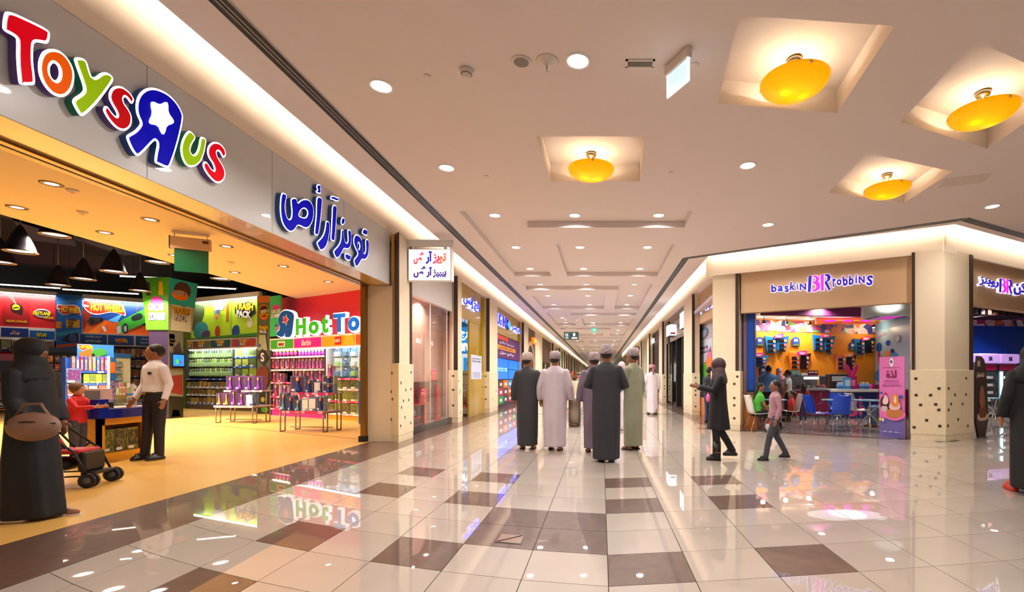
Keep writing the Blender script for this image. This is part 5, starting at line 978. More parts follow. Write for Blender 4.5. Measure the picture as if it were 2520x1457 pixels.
t = thing('blue_wall_screen', 'blue lit wall graphic with cropped white letters inside the mustard shop', 'sign', (-5.6, 17.55, 0))
LWT = emat('letter_white', (255, 255, 255), 1.2)
MB().box(0, 1.0, 0, .03, 2.24, 3.2).build('board', mat('screen_sky', (30, 130, 210), .3, emit=.7), t); MB().text('ere', .28, .68, 2.30, 2.60, 0, .01, 0, .05).build('lettering', LWT, t); MB().text(ar('يرج'), .30, .68, 2.70, 3.05, 0, .01, 0, .03).build('lettering', LWT, t); MB().box(0, 1.0, 0, .03, 1.1, 2.2).build('board', mat('board_pale', (200, 220, 236), .3, emit=.5), t); MB().box(.42, 1.0, -.006, 0, 1.3, 2.05).build('print', mat('screen_sky', (30, 130, 210)), t); MB().text('C', .55, .68, 1.7, 1.95, -.006, .01).build('lettering', NAVYI, t)
t = thing('added_ceiling_light', 'short ceiling light added to brighten the mustard shop', 'ceiling light', (-5.1, 16.0, 3.6)); MB().box(-.2, .2, -.2, .2, -.05, 0).build('housing', WHITE, t); MB().box(-.18, .18, -.18, .18, -.056, -.05).build('diffuser', LENS, t); lamp(t, (0, 0, -.07), 30, (1, .95, .9), .34, 2.8)  # added fill light with its own fixture, brightens the blue graphic and banner
struct(MB().box(-7.0, -4.6, 14.5, 17.6, 3.6, 3.7).build('ceiling_mustard', BLK), 'dark ceiling inside the mustard shop', 'ceiling')
t = thing('phone_banner', 'white phone banner with red chevrons standing in the mustard shop entrance', 'banner', (-5.02, 16.1, 0), 0)
MB().box(0, .54, 0, .03, .05, 1.55).build('banner_sheet', ink(206, 206, 216), t); MB().box(-.02, .56, -.05, .08, 0, .05).build('base', BLK, t); MB().text('VIBE X2', .12, .45, 1.0, 1.08, 0, .004).build('lettering', ink(90, 90, 110), t); MB().text('Lenovo', .08, .42, 1.38, 1.46, 0, .004, 0, .03).build('lettering', BLK, t); MB().text('SMARTPHONE', .15, .45, .92, .96, 0, .004).build('lettering', ink(120, 120, 130), t)
for k_ in range(4): MB().plate([[(.0, .05+k_*.1), (.3, .32+k_*.08), (.54, .1+k_*.1), (.54, .16+k_*.1), (.3, .38+k_*.08), (0, .11+k_*.1)]], -.004-.002*k_, 0).build('chevron', [REDI, BLK, ink(150, 40, 60), ink(90, 40, 60)][k_], t)
for k_ in range(4): MB().box(.1+k_*.11, .17+k_*.11, -.016, 0, .55, .74+.05*(k_ % 3)).build('phone_print', [ink(170, 90, 60), ink(150, 130, 110), ink(180, 150, 120), ink(120, 90, 80)][k_], t)
lpillar(17.3, 18.7, 'cream pillar with dark square insets between the two mustard fronts')
# ---- mustard electronics shop, second bay
lbox(18.7, 25.0, 0.02, 0.3, 3.15, 4.27, 'wall_mustard_fascia_second', YELF, 'glossy mustard fascia with blue Latin and Arabic letters')
lsign('blue_latin_sign', 'blue glowing block letters on the second mustard fascia', 'PLUG INS', 1216, 1247, 772, 801, BLG, BWG); lsign('blue_arabic_sign', 'small blue glowing Arabic letters at the end of the mustard fascia', ar('بلج إنس'), 1260, 1281, 803, 819, BLG, BWG)
t = lsign('blue_logo_sign', 'small pale blue diamond logo between the blue letter signs', '◆', 1249, 1258, 788, 812, mat('logo_cyan', (60, 150, 220), .3, emit=1.2), BLUS)
lbox(18.7, 25.0, 0.1, 0.3, 0, 3.15, 'wall_mustard_wall', ink(60, 24, 60), 'dark purple shop wall under the second mustard fascia')
t = thing('purple_panel', 'purple and orange panel with white Arabic lines above the blue screens', 'sign', (LX-.07, 18.75, 0), PI/2); WP = 6.1
MB().box(0, WP, -.02, 0, 2.16, 3.13).build('panel', ink(96, 24, 110), t); MB().box(0, WP*.5, -.026, -.02, 2.95, 3.13).build('red_band', ink(220, 60, 40), t); MB().box(.3, WP-1.2, -.028, -.02, 2.52, 2.70).build('orange_band', ink(236, 150, 30), t)
MB().text(ar('مرحبا بكم'), 1.2, 4.4, 2.74, 2.9, -.028, .004, 0, .02).build('lettering', WHT, t); MB().text(ar('بلج إنس'), 1.0, 4.2, 2.55, 2.67, -.03, .004, 0, .02).build('lettering', NAVYI, t); MB().text(ar('بوادي مول'), 1.2, 4.4, 2.28, 2.46, -.028, .004, 0, .02).build('lettering', WHT, t)
SCB = mat('screen_deepblue', (10, 90, 255), .1, emit=1.9); VW = thing('video_wall', 'bright blue video wall of four screens beside the corridor', 'screen', (LX-.10, 18.85, 1.22), PI/2)
for r_ in range(2):
    for c_ in range(2):
        s_ = MB().box(c_*2.95, c_*2.95+2.9, -.06, 0, r_*.46, r_*.46+.45).build('screen', BLK, VW); MB().box(c_*2.95+.03, c_*2.95+2.87, -.066, -.06, r_*.46+.012, r_*.46+.438).build('display', SCB, s_)
MB().box(0.0, 2.6, -.07, -.062, .36, .50).build('caption_bar', mat('caption_green', (130, 220, 190), .2, emit=1.2), VW); MB().text('PLUG INS', .4, 2.3, .38, .47, -.07, .004, 0, .04).build('lettering', BLG, VW)
IC = [(170, 40, 34), (90, 40, 30), (230, 120, 30), (40, 140, 210), (170, 30, 90), (110, 40, 40), (200, 90, 30), (40, 150, 60), (60, 50, 90)]
IP = thing('icon_tiles', 'colourful square icon tiles under the blue video wall', 'sign', (LX-.09, 18.8, .15), PI/2)
for r_ in range(3):
    for c_ in range(6):
        tl = MB().box(c_*1.02, c_*1.02+1.0, -.02, 0, r_*.345, r_*.345+.335).build('tile', ink(*IC[((2-r_)*3+c_) % 9]), IP); MB().box(c_*1.02+.3, c_*1.02+.7, -.024, -.02, r_*.345+.1, r_*.345+.22).build('icon', WHT, tl)
lpillar(25.0, 26.6, 'cream pillar with dark strip beyond the blue video wall')
# ---- cafe with arch
lbox(26.6, 30.4, 0.06, 0.3, 0, 4.27, 'wall_arch_shop', mat('arch_brown', (60, 46, 44), .4), 'dark brown shop front with a pale arch')
t = thing('arch_band', 'pale curved arch band on the dark brown shop front', 'arch', (LX-.05, 28.4, 0), PI/2)
P_ = [(-1.5, 0)]+[(-1.5*math.cos(PI*i/16), 2.2+1.3*math.sin(PI*i/16)) for i in range(17)]+[(1.5, 0)]; Q_ = [(1.25, 0)]+[(1.25*math.cos(PI*i/16), 2.2+1.05*math.sin(PI*i/16)) for i in range(17)]+[(-1.25, 0)]
MB().plate([P_+Q_], -.06, 0).build('band', ink(226, 184, 150), t); MB().plate([Q_], -.02, 0).build('opening', ink(20, 14, 12), t)
t = thing('orange_sign', 'small glowing orange sign above the pale arch', 'sign', (LX+.0, 29.0, 3.42), PI/2); MB().box(0, 1.2, -.12, 0.04, 0, .38).build('box', mat('orange_glow', (255, 110, 20), .3, emit=1.6), t, bev=.03); MB().box(.15, 1.05, -.126, -.12, .1, .28).build('lettering', mat('orange_pale', (255, 190, 110), .3, emit=1.4), t)
lbox(30.4, 34.0, 0.0, 0.3, 0, 4.27, 'wall_cream_bay', WALL, 'plain cream wall bay between the arch shop and the shutter')
# ---- shutter shop and the far run of fronts
lbox(34.0, 40.4, .12, .4, 2.45, 4.27, 'wall_shutter_box', mat('shutter_brown', (84, 56, 32), .5), 'brown shutter box over a closed shop front'); lbox(34.0, 40.4, .6, .9, 0, 2.5, 'wall_shutter_shop', mat('wood_brown', (110, 66, 34), .4), 'brown timber front below the shutter box')
cl_ = [(226, 196, 150), (120, 170, 110), (200, 210, 190), (150, 110, 60), (90, 80, 60), (190, 200, 200), (230, 210, 160), (140, 160, 150)]
y = 40.4; k = 0
far_l = ['cream', 'green', 'pale', 'brown', 'olive', 'grey', 'sand', 'sage']
while y < 138:
    lw = 1.6+y*.008; lpillar(y, y+1.0, 'far cream pillar number %s from the shutter along the same wall' % ['one', 'two', 'three', 'four', 'five', 'six', 'seven', 'eight', 'nine', 'ten', 'eleven', 'twelve', 'thirteen', 'fourteen', 'fifteen'][k], 0)
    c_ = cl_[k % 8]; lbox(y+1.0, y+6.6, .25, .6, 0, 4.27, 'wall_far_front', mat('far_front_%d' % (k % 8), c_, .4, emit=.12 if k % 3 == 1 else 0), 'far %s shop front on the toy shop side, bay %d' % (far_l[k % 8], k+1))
    if k % 3 == 0: lbox(y+1.2, y+6.4, .18, .24, 2.5, 3.9, 'trim_%d' % (10+k), mat('far_sign', (120, 80, 40), .4), 'brown sign board over a far shop front, bay %d' % (k+1), 'trim')
    y += 6.6; k += 1
# ---- blade sign with Arabic lettering
q = at(1004, 692, 9.95); wB = (1113-1004)/F*9.95; hB = 80/F*9.95
t = thing('blade_sign', 'white lit box sign with two rows of coloured Arabic lettering on an arm', 'sign', (q.x, q.y, q.z)); LB = emat('lightbox_white', (250, 250, 255), 0.9)
MB().box(0, wB, 0, .12, 0, hB).build('box', WHITE, t, bev=.01); MB().box(.02, wB-.05, -.006, 0, .02, hB-.02).build('lit_face', LB, t); MB().box(-.10, wB, .03, .09, hB+.06, hB+.20).build('arm', WHITE, t); MB().box(-.16, -.08, 0, .3, hB+.0, hB+.24).build('wall_bracket', WHITE, t)
for x_ in (.12, .75): MB().box(x_, x_+.06, .04, .08, hB, hB+.06).build('hanger', WHITE, t)
wd = ar('تويز آر أص'); cols = [(230, 60, 110), (90, 200, 40), (30, 30, 200), (226, 50, 120), (240, 130, 90)]
xs = [.14, .33, .40, .52, .62, .70]; L5 = [ar('أص')[::-1][::-1], None]
MB().text(ar('أص'), .12, .37, .36, .62, -.006, .004, 0, .05).build('lettering', emat('sign_pink', (230, 70, 110), .5), t); MB().text(ar('آر'), .38, .52, .36, .64, -.006, .004, 0, .05).build('lettering', emat('sign_indigo', (30, 20, 200), .5), t); MB().text(ar('يز'), .53, .67, .36, .58, -.006, .004, 0, .05).build('lettering', emat('sign_pink', (230, 70, 110), .5), t); MB().text(ar('تو'), .66, .82, .36, .60, -.006, .004, 0, .05).build('lettering', emat('sign_coral', (250, 130, 90), .5), t); MB().text(ar('بيبيز آر أص'), .12, .82, .07, .32, -.006, .004, 0, .05).build('lettering', emat('sign_violet', (70, 30, 150), .4), t)
# ---- hanging corridor signs, bin
q = at(1388, 836, 23.0); wS = 36/F*23; hS = 19/F*23; t = thing('toilet_sign', 'dark green hanging sign with white pictograms over the corridor', 'sign', q)
MB().box(0, wS, 0, .06, 0, hS).build('panel', mat('sign_darkgreen', (40, 60, 56), .3), t); MB().box(wS*.1, wS*.16, -.006, 0, hS*.4, hS*.8).build('pictogram', WHT, t); MB().box(wS*.22, wS*.28, -.006, 0, hS*.4, hS*.8).build('pictogram', WHT, t); MB().box(wS*.62, wS*.76, -.006, 0, hS*.45, hS*.85).build('pictogram', WHT, t); MB().box(wS*.1, wS*.3, -.006, 0, hS*.15, hS*.27).build('lettering', WHT, t); MB().box(wS*.52, wS*.9, -.006, 0, hS*.12, hS*.3).build('lettering', WHT, t)
for x_ in (.12, .88): MB().tube([(wS*x_, .03, hS), (wS*x_, .03, HC-q.z+.13)], .006, 5).build('hanger_wire', CHROME, t)
q = at(1456, 817, 27.0); wS = 13/F*27; t = thing('exit_sign', 'small green glowing exit sign hanging over the far corridor', 'exit sign', q); MB().box(0, wS, 0, .03, 0, .22).build('panel', mat('exit_glow', (60, 200, 150), .3, emit=1.0), t); MB().box(0.02, wS-.02, -.03, .06, .22, .30).build('housing', WHITE, t); MB().box(wS*.3, wS*.7, -.004, 0, .07, .16).build('pictogram', LB, t); MB().tube([(wS/2, .01, .3), (wS/2, .01, HC-q.z+.1)], .012, 6).build('stem', WHITE, t)
q = fl(1414, 1050); t = thing('litter_bin', 'round brushed steel litter bin in the middle of the corridor', 'bin', q); MB().lathe([(.0005, 0.0), (.15, 0), (.15, .03), (.155, .03), (.155, .76), (.15, .77), (.15, .79), (.12, .80)], 24).build('body', STEEL, t); MB().lathe([(.15, .03), (.162, .03), (.162, .07), (.15, .07)], 24).build('foot_ring', mat('ring_steel', (90, 80, 72), .3, 1), t); MB().lathe([(.12, .80), (.10, .76), (.0005, .74)], 20).build('ash_bowl', mat('ash_dark', (60, 56, 54), .6), t)
for j in range(24):
    a = 2*PI*j/24; MB().box(-.004, .004, -.003, .003, .10, .72).build('flute', mat('ring_steel', (90, 80, 72)), t, (.156*math.cos(a), .156*math.sin(a), 0), a)
# ================================================================== opposite side
rbox(12.1, 16.2, .10, .4, 3.15, 4.22, 'wall_poster_fascia', TAUPE, 'taupe fascia above the ice cream poster'); rbox(12.1, 16.2, .30, .4, 0, 3.15, 'wall_poster_recess', WALL, 'recessed wall behind the ice cream poster')
RF2 = Fr((RX+.275, 0), -PI/2)
P2 = Panel(RF2, 'variety_poster', 'tall pastel ice cream poster in the recess near the corner pillar', 'poster', 1712, 1752, 788, 962, 0, .02, ink(206, 214, 226))
P2.rect(1712, 1752, 790, 838, pmat('poster_pink', [(220, 190, 190), (150, 170, 190), (226, 160, 140)], 2.5)); P2.poly([(1712, 880), (1735, 905), (1752, 940), (1752, 962), (1712, 962)], ink(150, 196, 226)); P2.disc(1738, 912, 11, 20, ink(90, 170, 60)); P2.disc(1746, 893, 7, 12, ink(230, 120, 60)); P2.poly([(1746, 868), (1750, 856), (1752, 884), (1740, 880)], ink(230, 110, 150)); P2.txt('Variety is', 1717, 1744, 851, 862, ink(120, 50, 110), .02); P2.txt('the spice of Life', 1722, 1751, 862, 872, ink(120, 60, 130), .01); P2.disc(1733, 820, 12, 14, ink(90, 120, 160)); P2.disc(1733, 822, 9, 10, ink(170, 160, 180))
rbox(12.3, 16.2, .16, .3, 0, .62, 'wall_poster_dado', mat('dado_maroon', (120, 24, 60), .3), 'maroon and orange dado below the ice cream poster'); rbox(14.9, 16.2, .15, .16, .0, .62, 'trim_5', mat('dado_orange', (206, 120, 40), .3), 'orange dado panel below the poster', 'trim')
def rsign(name, lab, body, y0, y1, z0, z1, m, e, d=.04):
    t = thing(name, lab, 'sign', (RX+d, y1, z0), -PI/2); MB().text(body, 0, y1-y0, 0, z1-z0, .0, .05, 0, .06).build('letter_body', e, t); MB().text(body, 0, y1-y0, 0, z1-z0, -.051, .012, 0, .02).build('letter_face', m, t); return t
VIO = mat('violet_glow', (40, 20, 150), .3, emit=.8); MAG = mat('magenta_glow', (230, 30, 200), .3, emit=1.1)
rsign('poster_arabic_sign', 'violet Arabic shop letters above the ice cream poster', ar('باسكن')+'  '+ar('روبنز'), 14.15, 16.0, 3.45, 3.75, VIO, BWG, .09)
rpillar(16.2, 17.9, 'cream pillar with square insets beyond the ice cream poster')
# dark glass shop with white box signs
DGL = mat('dark_gloss', (60, 54, 60), .08, coat=.6)
rbox(17.9, 24.2, .05, .3, 3.0, 4.22, 'wall_dark_fascia', DGL, 'dark glossy fascia with white box signs'); rbox(17.9, 24.2, 1.6, 1.7, 0, 3.4, 'wall_dark_shop_back', ink(90, 84, 90), 'dim back wall of the dark glass shop'); rbox(17.9, 24.2, .3, 1.6, 3.0, 3.05, 'ceiling_dark_shop', ink(60, 56, 60), 'dim ceiling of the dark glass shop', 'ceiling')
for i, (y0, y1) in enumerate(((17.95, 19.4), (22.2, 24.15))): 
    w = struct(MB().box(RX+.1, RX+.11, y0, y1, .1, 3.0).build('window_%d' % (i+2), GLASS), 'glass shop window with dark frame, pane %d from the poster' % (i+1), 'window')
    for yy in (y0, y1-.06): MB().box(RX+.06, RX+.14, yy, yy+.06, 0, 3.0).build('window_frame', BLK, w)
for i, y0 in enumerate((19.4, 20.9)): 
    w = struct(MB().box(RX+.06, RX+.5, y0, y0+.14, 0, 3.0).build('door_%d' % (i+1), BLK), 'black door frame of the dark glass shop, post %d' % (i+1), 'door'); MB().box(RX+.04, RX+.06, y0+.03, y0+.06, .9, 1.4).build('door_handle', CHROME, w)
def whitebox(y, z, w_, h_, lab):
    t = thing('white_box_sign', lab, 'sign', (RX-.12, y, z)); MB().box(0, .22, 0, w_, 0, h_).build('box', BLK, t); MB().box(-.012, 0, .03, w_-.03, .03, h_-.03).build('lit_side', WGLOW, t); MB().box(.02, .2, -.01, 0, .02, h_-.02).build('lit_face', WGLOW, t); MB().box(.05, .17, -.014, -.01, h_*.15, h_*.3).build('lettering', REDI, t)
whitebox(18.0, 3.22, .9, .68, 'larger white glowing box sign near the poster pillar'); whitebox(21.9, 3.25, .9, .55, 'white glowing box sign further along the dark fascia'); whitebox(24.9, 3.15, .7, .55, 'white glowing box sign above the brown opening'); 
rs2 = random.Random(5)
for i in range(14):
    y_, z_ = 18.1+rs2.random()*5.8, rs2.choice((.6, 1.05, 1.5, 1.95)); c_ = rs2.choice(((30, 40, 60), (180, 180, 190), (40, 110, 130), (160, 40, 70), (200, 150, 60)))
    tag(MB().box(-.1, .1, -.2, .2, 0, .3).build('shop_stock_box', ink(*c_), None, (RX+1.45, y_, z_)), 'stock box on the rear shelves of the dark glass shop', 'box', 'stock boxes in the dark glass shop')
for z_ in (.57, 1.02, 1.47, 1.92): tag(MB().box(RX+1.3, RX+1.6, 18, 24.1, z_-.03, z_).build('wall_shelf', ink(70, 60, 60)), '%s dark wall shelf inside the dark glass shop' % {.57: 'lowest', 1.02: 'second lowest', 1.47: 'second highest', 1.92: 'highest'}[z_], 'shelf')
t = thing('added_ceiling_light', 'long slim ceiling light added to brighten the dark glass shop', 'ceiling light', (RX+.9, 20.8, 3.0)); MB().box(-.06, .06, -2, 2, -.05, 0).build('housing', WHITE, t); MB().box(-.05, .05, -1.95, 1.95, -.056, -.05).build('diffuser', LENS, t); lamp(t, (0, 0, -.07), 30, (1, .9, .8), .1, 2.6, shape='RECTANGLE', sy=3.9)  # added fill light, fixture built round it to brighten the shop inside
rpillar(24.2, 25.6, 'cream pillar with square insets beyond the dark glass shop')
rbox(25.6, 31.0, .2, .5, 0, 4.22, 'wall_brown_opening', mat('opening_brown', (44, 26, 24), .4), 'dark brown recessed opening beyond the dark glass shop')
rpillar(31.0, 32.3, 'pale slim pillar beyond the dark brown opening')
rbox(32.3, 37.5, .12, .4, 0, 4.22, 'wall_pale_front', mat('pale_front', (196, 190, 170), .3), 'pale glazed front with the white lettering'); 
y = 37.5; k = 0
for k, c_ in enumerate(((150, 170, 176), (120, 40, 40), (190, 90, 50), (90, 110, 90), (170, 160, 130), (110, 90, 70))):
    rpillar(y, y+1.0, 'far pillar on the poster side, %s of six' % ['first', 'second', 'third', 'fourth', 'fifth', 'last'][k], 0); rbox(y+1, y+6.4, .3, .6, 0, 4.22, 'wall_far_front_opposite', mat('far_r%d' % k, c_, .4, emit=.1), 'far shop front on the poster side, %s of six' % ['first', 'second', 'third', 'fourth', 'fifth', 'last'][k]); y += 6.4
rbox(y, 150, -.1, .2, 0, 5.3, 'wall_far_green', mat('far_greenish', (150, 160, 130), .6), 'plain greenish wall at the far end opposite')
# sport shop lettering facing the window across the corridor
rsign('white_letter_sign', 'white glowing sport shop name above the brown opening', 'adidas', 30.3, 33.4, 3.55, 4.0, emat('letter_white2', (255, 255, 255), 3.0), WHITE, .18)
# planters and kiosk in the far corridor
for i, (x_, y_) in enumerate(((-2.6, 36), (-2.3, 41), (-1.9, 48))):
    t = thing('planter_kiosk', 'low cream planter stand topped with reddish flowers, %s along the corridor' % ['first', 'second', 'third'][i], 'planter', (x_, y_, 0)); MB().box(-.5, .5, -.6, .6, 0, 1.0).build('stand', ink(206, 190, 160), t, bev=.02)
    for j in range(9): MB().ball((random.uniform(-.4, .4), random.uniform(-.5, .5), random.uniform(1.15, 1.7)), (.16, .16, .13), 7, 5).build('flower_clump', [ink(150, 70, 30), ink(190, 50, 60), ink(120, 90, 40)][j % 3], t)
    MB().tube([(0, 0, 1.0), (0, 0, 1.5)], .05, 6).build('stem', ink(70, 80, 40), t)
t = thing('teal_totem', 'slim teal lit advertising totem far down the corridor', 'sign', (-.55, 46, 0)); MB().box(-.3, .3, 0, .2, .1, 2.3).build('body', mat('totem_teal', (60, 190, 160), .3, emit=.6), t); MB().box(-.35, .35, -.05, .25, 0, .1).build('foot', BLK, t)
# ================================================================== ice cream shop
# corner pillars
def uvB(x): return BRF.pix(x, 1070)[0]
a, b = BRF.w(uvB(1749)), BRF.w(uvB(1822)); a2, b2 = BRF.w(uvB(1749), .45), BRF.w(uvB(1822), .45)
pillar('pillar_shop_corner', 'cream corner pillar with dark square insets where corridor and ice cream shop meet', [(a.x, a.y), (b.x, b.y), (b2.x, b2.y), (a2.x, a2.y)], 1.47, 4.0,
       [(0, .8, 1.15), (0, .8, .8), (0, .8, .62), (0, .8, .3), (0, .2, 1.1), (0, .25, .9), (0, .22, .6), (0, .3, .25), (0, .5, 1.3), (0, .9, 1.33)], 0.05, [(0, .88, 1.0)])
cL, cR = BRF.pix(2241, 1085)[0], BRR.pix(2393, 1085)[0]
P_ = [BRF.w(cL, -.03), Vector((7.02, 9.52, 0)), BRR.w(cR, -.03), BRR.w(cR, .4), BRF.w(cL, .4)]
def sqB(fr, L, x, y, s):
    u, z = fr.pix(2060+x*.4118, 560+y*.4118, -.03); return (s, (1-u/L if s == 0 else u/L) if 0 else ((u-L)/(-L) if s == 0 else u/L), z)
sq = [sqB(BRF, cL, x, y, 0) for x, y in ((470,903),(605,962),(472,1002),(556,1002),(498,1060),(586,1057),(604,1090),(533,1152),(460,1194),(610,1187))]+[sqB(BRR, cR, x, y, 1) for x, y in ((670,962),(772,901),(707,1000),(771,998),(684,1055),(751,1055),(670,1090),(725,1147),(666,1185),(782,1186))]
pillar('pillar_shop_front', 'broad cream pillar with dark square insets between the two ice cream fronts', [(p.x, p.y) for p in P_], 1.47, 3.95, sq, .03, [(0, 0.0, .10), (1, .88, 1.0)])
# fascias
FZ0, FZ1 = 2.9, 3.88
struct(along(BRF, BRF.pix(1822, 700)[0], cL+.02, .06, .26, FZ0, FZ1, 'wall_ice_fascia', TAUPE), 'taupe fascia carrying the ice cream shop name', 'wall')
struct(along(BRR, cR-.02, 14.8, .06, .26, FZ0, FZ1, 'wall_ice_fascia_side', TAUPE), 'taupe fascia carrying the Arabic ice cream sign', 'wall')
# shop name letters
VIOL = mat('deep_violet', (44, 16, 160), .3, emit=.75); MAGE = mat('sign_magenta', (236, 40, 210), .3, emit=.9); HALO = emat('halo_white', (225, 225, 255), 0.95)
SG = thing('ice_cream_sign', 'violet and magenta glowing ice cream shop name with large initials on the taupe fascia', 'sign', BRF.w(BRF.pix(1898, 720, .0)[0], .06, 0), BRF.a); U0 = BRF.pix(1898, 720, 0)[0]
def sgl(ch, x0, x1, y0, y1, m, tilt=0.0, root=None, fr=BRF, u0=None, sh=0.0):
    u0 = U0 if u0 is None else u0; root = root or SG
    a = fr.pix(x0, y1, 0); b = fr.pix(x1, y0, 0); zb = fr.pix((x0+x1)/2, y1, 0)[1]; zt = fr.pix((x0+x1)/2, y0, 0)[1]
    g = MB().text(ch, a[0]-u0-.012, b[0]-u0+.012, zb-.012, zt+.012, -.0, .05, 0, .07, sh); g2 = MB().text(ch, a[0]-u0, b[0]-u0, zb, zt, -.051, .012, 0, .035, sh)
    c, q = (a[0]+b[0])/2-u0, (zb+zt)/2
    for gg in (g, g2):
        if tilt: gg.v = [(c+(v[0]-c)*math.cos(tilt)-(v[2]-q)*math.sin(tilt), v[1], q+(v[0]-c)*math.sin(tilt)+(v[2]-q)*math.cos(tilt)) for v in gg.v]
    o = g.build('letter', HALO, root); g2.build('letter_face', m, o)
for ch, x0, x1, y0, y1, tl in (('b', 1898, 1911, 700, 719, .05), ('a', 1914, 1927, 703, 717, -.1), ('s', 1931, 1941, 703, 719, .1), ('k', 1944, 1958, 694, 714, -.1), ('i', 1961, 1964, 696, 713, .1), ('N', 1968, 1984, 697, 714, 0),
                               ('r', 2049, 2057, 685, 706, .05), ('o', 2059, 2071, 687, 702, 0), ('b', 2074, 2086, 679, 703, .1), ('b', 2089, 2101, 678, 701, -.05), ('i', 2105, 2109, 676, 697, 0), ('N', 2113, 2128, 679, 697, 0), ('S', 2133, 2148, 678, 702, -.1)): sgl(ch, x0, x1, y0, y1, VIOL, tl)
def brl(root, fr, u0, x0, x1, y0, y1, dd_=0.0):
    """the large double initials built from bars and bows, violet outside, magenta inside"""
    def L(u, v):
        x = x0+(x1-x0)*u; uu = fr.pix(x, (y0+y1)/2, 0)[0]-u0; zb = fr.pix((x0+x1)/2, y1, 0)[1]; zt = fr.pix((x0+x1)/2, y0, 0)[1]; return (uu, zb+(zt-zb)*v)
    bow = lambda sx: [(sx, .95), (sx+.16, .95), (sx+.30, .78), (sx+.24, .58), (sx+.33, .40), (sx+.30, .14), (sx+.14, .02), (sx, .02), (sx, .10), (sx+.10, .14), (sx+.17, .28), (sx+.10, .46), (sx, .50), (sx, .56), (sx+.12, .64), (sx+.14, .78), (sx+.08, .87), (sx, .88)]
    for P, m in (([(.0, .0), (.12, .02), (.17, .95), (.02, .93)], VIOL), (bow(.20), MAGE), ([(.56, .02), (.68, .02), (.68, .97), (.54, .97)], MAGE), ([(.72, .97), (.88, .97), (.98, .80), (.93, .58), (.82, .52), (.98, .04), (.88, .02), (.72, .45), (.72, .53), (.82, .62), (.83, .78), (.78, .88), (.72, .88)], VIOL)):
        Q = [L(*p) for p in P]; o = MB().plate([inset(Q, -.012)], -.05, 0).build('initial', HALO, root); MB().plate([Q], -.062, -.051).build('initial_face', m, o)
brl(SG, BRF, U0, 1988, 2046, 675, 717)
SG2 = thing('arabic_ice_cream_sign', 'violet Arabic lettering around magenta initials on the second taupe fascia', 'sign', BRR.w(BRR.pix(2405, 710, 0)[0], .06, 0), BRR.a); U2 = BRR.pix(2405, 710, 0)[0]
sgl(ar('روبنز'), 2411, 2458, 684, 706, VIOL, 0, SG2, BRR, U2); brl(SG2, BRR, U2, 2460, 2492, 686, 722); sgl(ar('باسكن'), 2495, 2560, 695, 730, VIOL, 0, SG2, BRR, U2)
# interior
OBA, OBB = at(1855, 1000, 17.5), at(2153, 1000, 18.9); OBW = Fr.two(OBA, OBB); ORW = mat('orange_wall', (236, 150, 20), .55)
u0, u1 = (3.85-OBW.o.x)/OBW.u.x, OBW.pix(2153, 900)[0]
struct(MB().box(u0, u1, 0, .2, 0, 3.5).build('wall_ice_back', ORW, None, (OBW.o.x, OBW.o.y, 0), OBW.a), 'bright orange back wall of the ice cream shop', 'wall')
FRZ = pmat('frieze_print', [(226, 190, 190), (170, 60, 110), (235, 225, 225), (60, 70, 150), (230, 120, 60), (150, 90, 150), (120, 170, 80)], 4.5, .5, rnd=False)
t = thing('wall_frieze', 'colourful printed frieze running along the top of the orange wall', 'frieze', (OBW.w(u0, -.02).x, OBW.w(u0, -.02).y, 3.05), OBW.a); MB().box(0, u1-u0, 0, .02, 0, .42).build('board', FRZ, t); MB().text('BR', u1-u0-1.35, u1-u0-1.0, .2, .34, 0, .004, 0, .05).build('lettering', NAVYI, t)
MWA, MWB = OBW.w(u1), at(2262, 1000, 15.6); MW = Fr.two(MWA, MWB); wM = (Vector((MWB.x, MWB.y))-Vector((MWA.x, MWA.y))).length
struct(MB().box(0, wM+1.5, 0, .2, 0, 3.5).build('wall_ice_mural', mat('mural_blue', (120, 160, 196), .5), None, (MW.o.x, MW.o.y, 0), MW.a), 'pale blue mural wall beside the orange wall', 'wall')
mu = Panel(MW, 'wall_mural', 'pale blue wall mural with ribbons, cookie and a balloon shape', 'mural', 2154, 2240, 806, 975, -.01, .008, ink(150, 180, 206))
mu.poly([(2160, 860), (2167, 855), (2170, 890), (2185, 900), (2195, 890), (2195, 905), (2180, 914), (2164, 900)], ink(200, 50, 80), sm=1); mu.disc(2165, 850, 8, 12, ink(30, 90, 180)); mu.disc(2189, 842, 6, 7, ink(20, 70, 170)); mu.disc(2188, 870, 7, 9, ink(220, 140, 70)); mu.poly([(2200, 864), (2214, 872), (2206, 884), (2196, 876)], ink(60, 140, 200)); mu.disc(2213, 836, 7, 9, ink(130, 170, 180)); mu.disc(2213, 836, 5, 6, ink(180, 196, 210)); mu.disc(2165, 925, 11, 16, ink(40, 130, 200)); mu.disc(2180, 905, 6, 12, ink(80, 180, 90)); mu.txt('BR', 2197, 2206, 859, 868, NAVYI, .05); mu.txt('Variety is the', 2157, 2185, 815, 826, ink(200, 140, 180), .01, tilt=.15); mu.rect(2154, 2180, 948, 960, ink(110, 40, 100)); mu.rect(2154, 2184, 962, 975, ink(150, 120, 110))
lft = BRF.w(BRF.pix(1822, 1000)[0]+.02, .3)
struct(MB().hprism([(lft.x, lft.y), (lft.x+.08, lft.y), (OBW.w(u0).x+.1, OBW.w(u0).y), (OBW.w(u0).x, OBW.w(u0).y)], 0, 3.5).build('wall_ice_left', mat('shop_side', (150, 100, 60), .6)), 'side wall of the ice cream shop behind the corner pillar', 'wall')
p = [BRF.w(-4.7, .27), BRF.w(0, .27), BRR.w(14.8, .27), Vector((20.5, 26, 0)), Vector((3.6, 24, 0))]
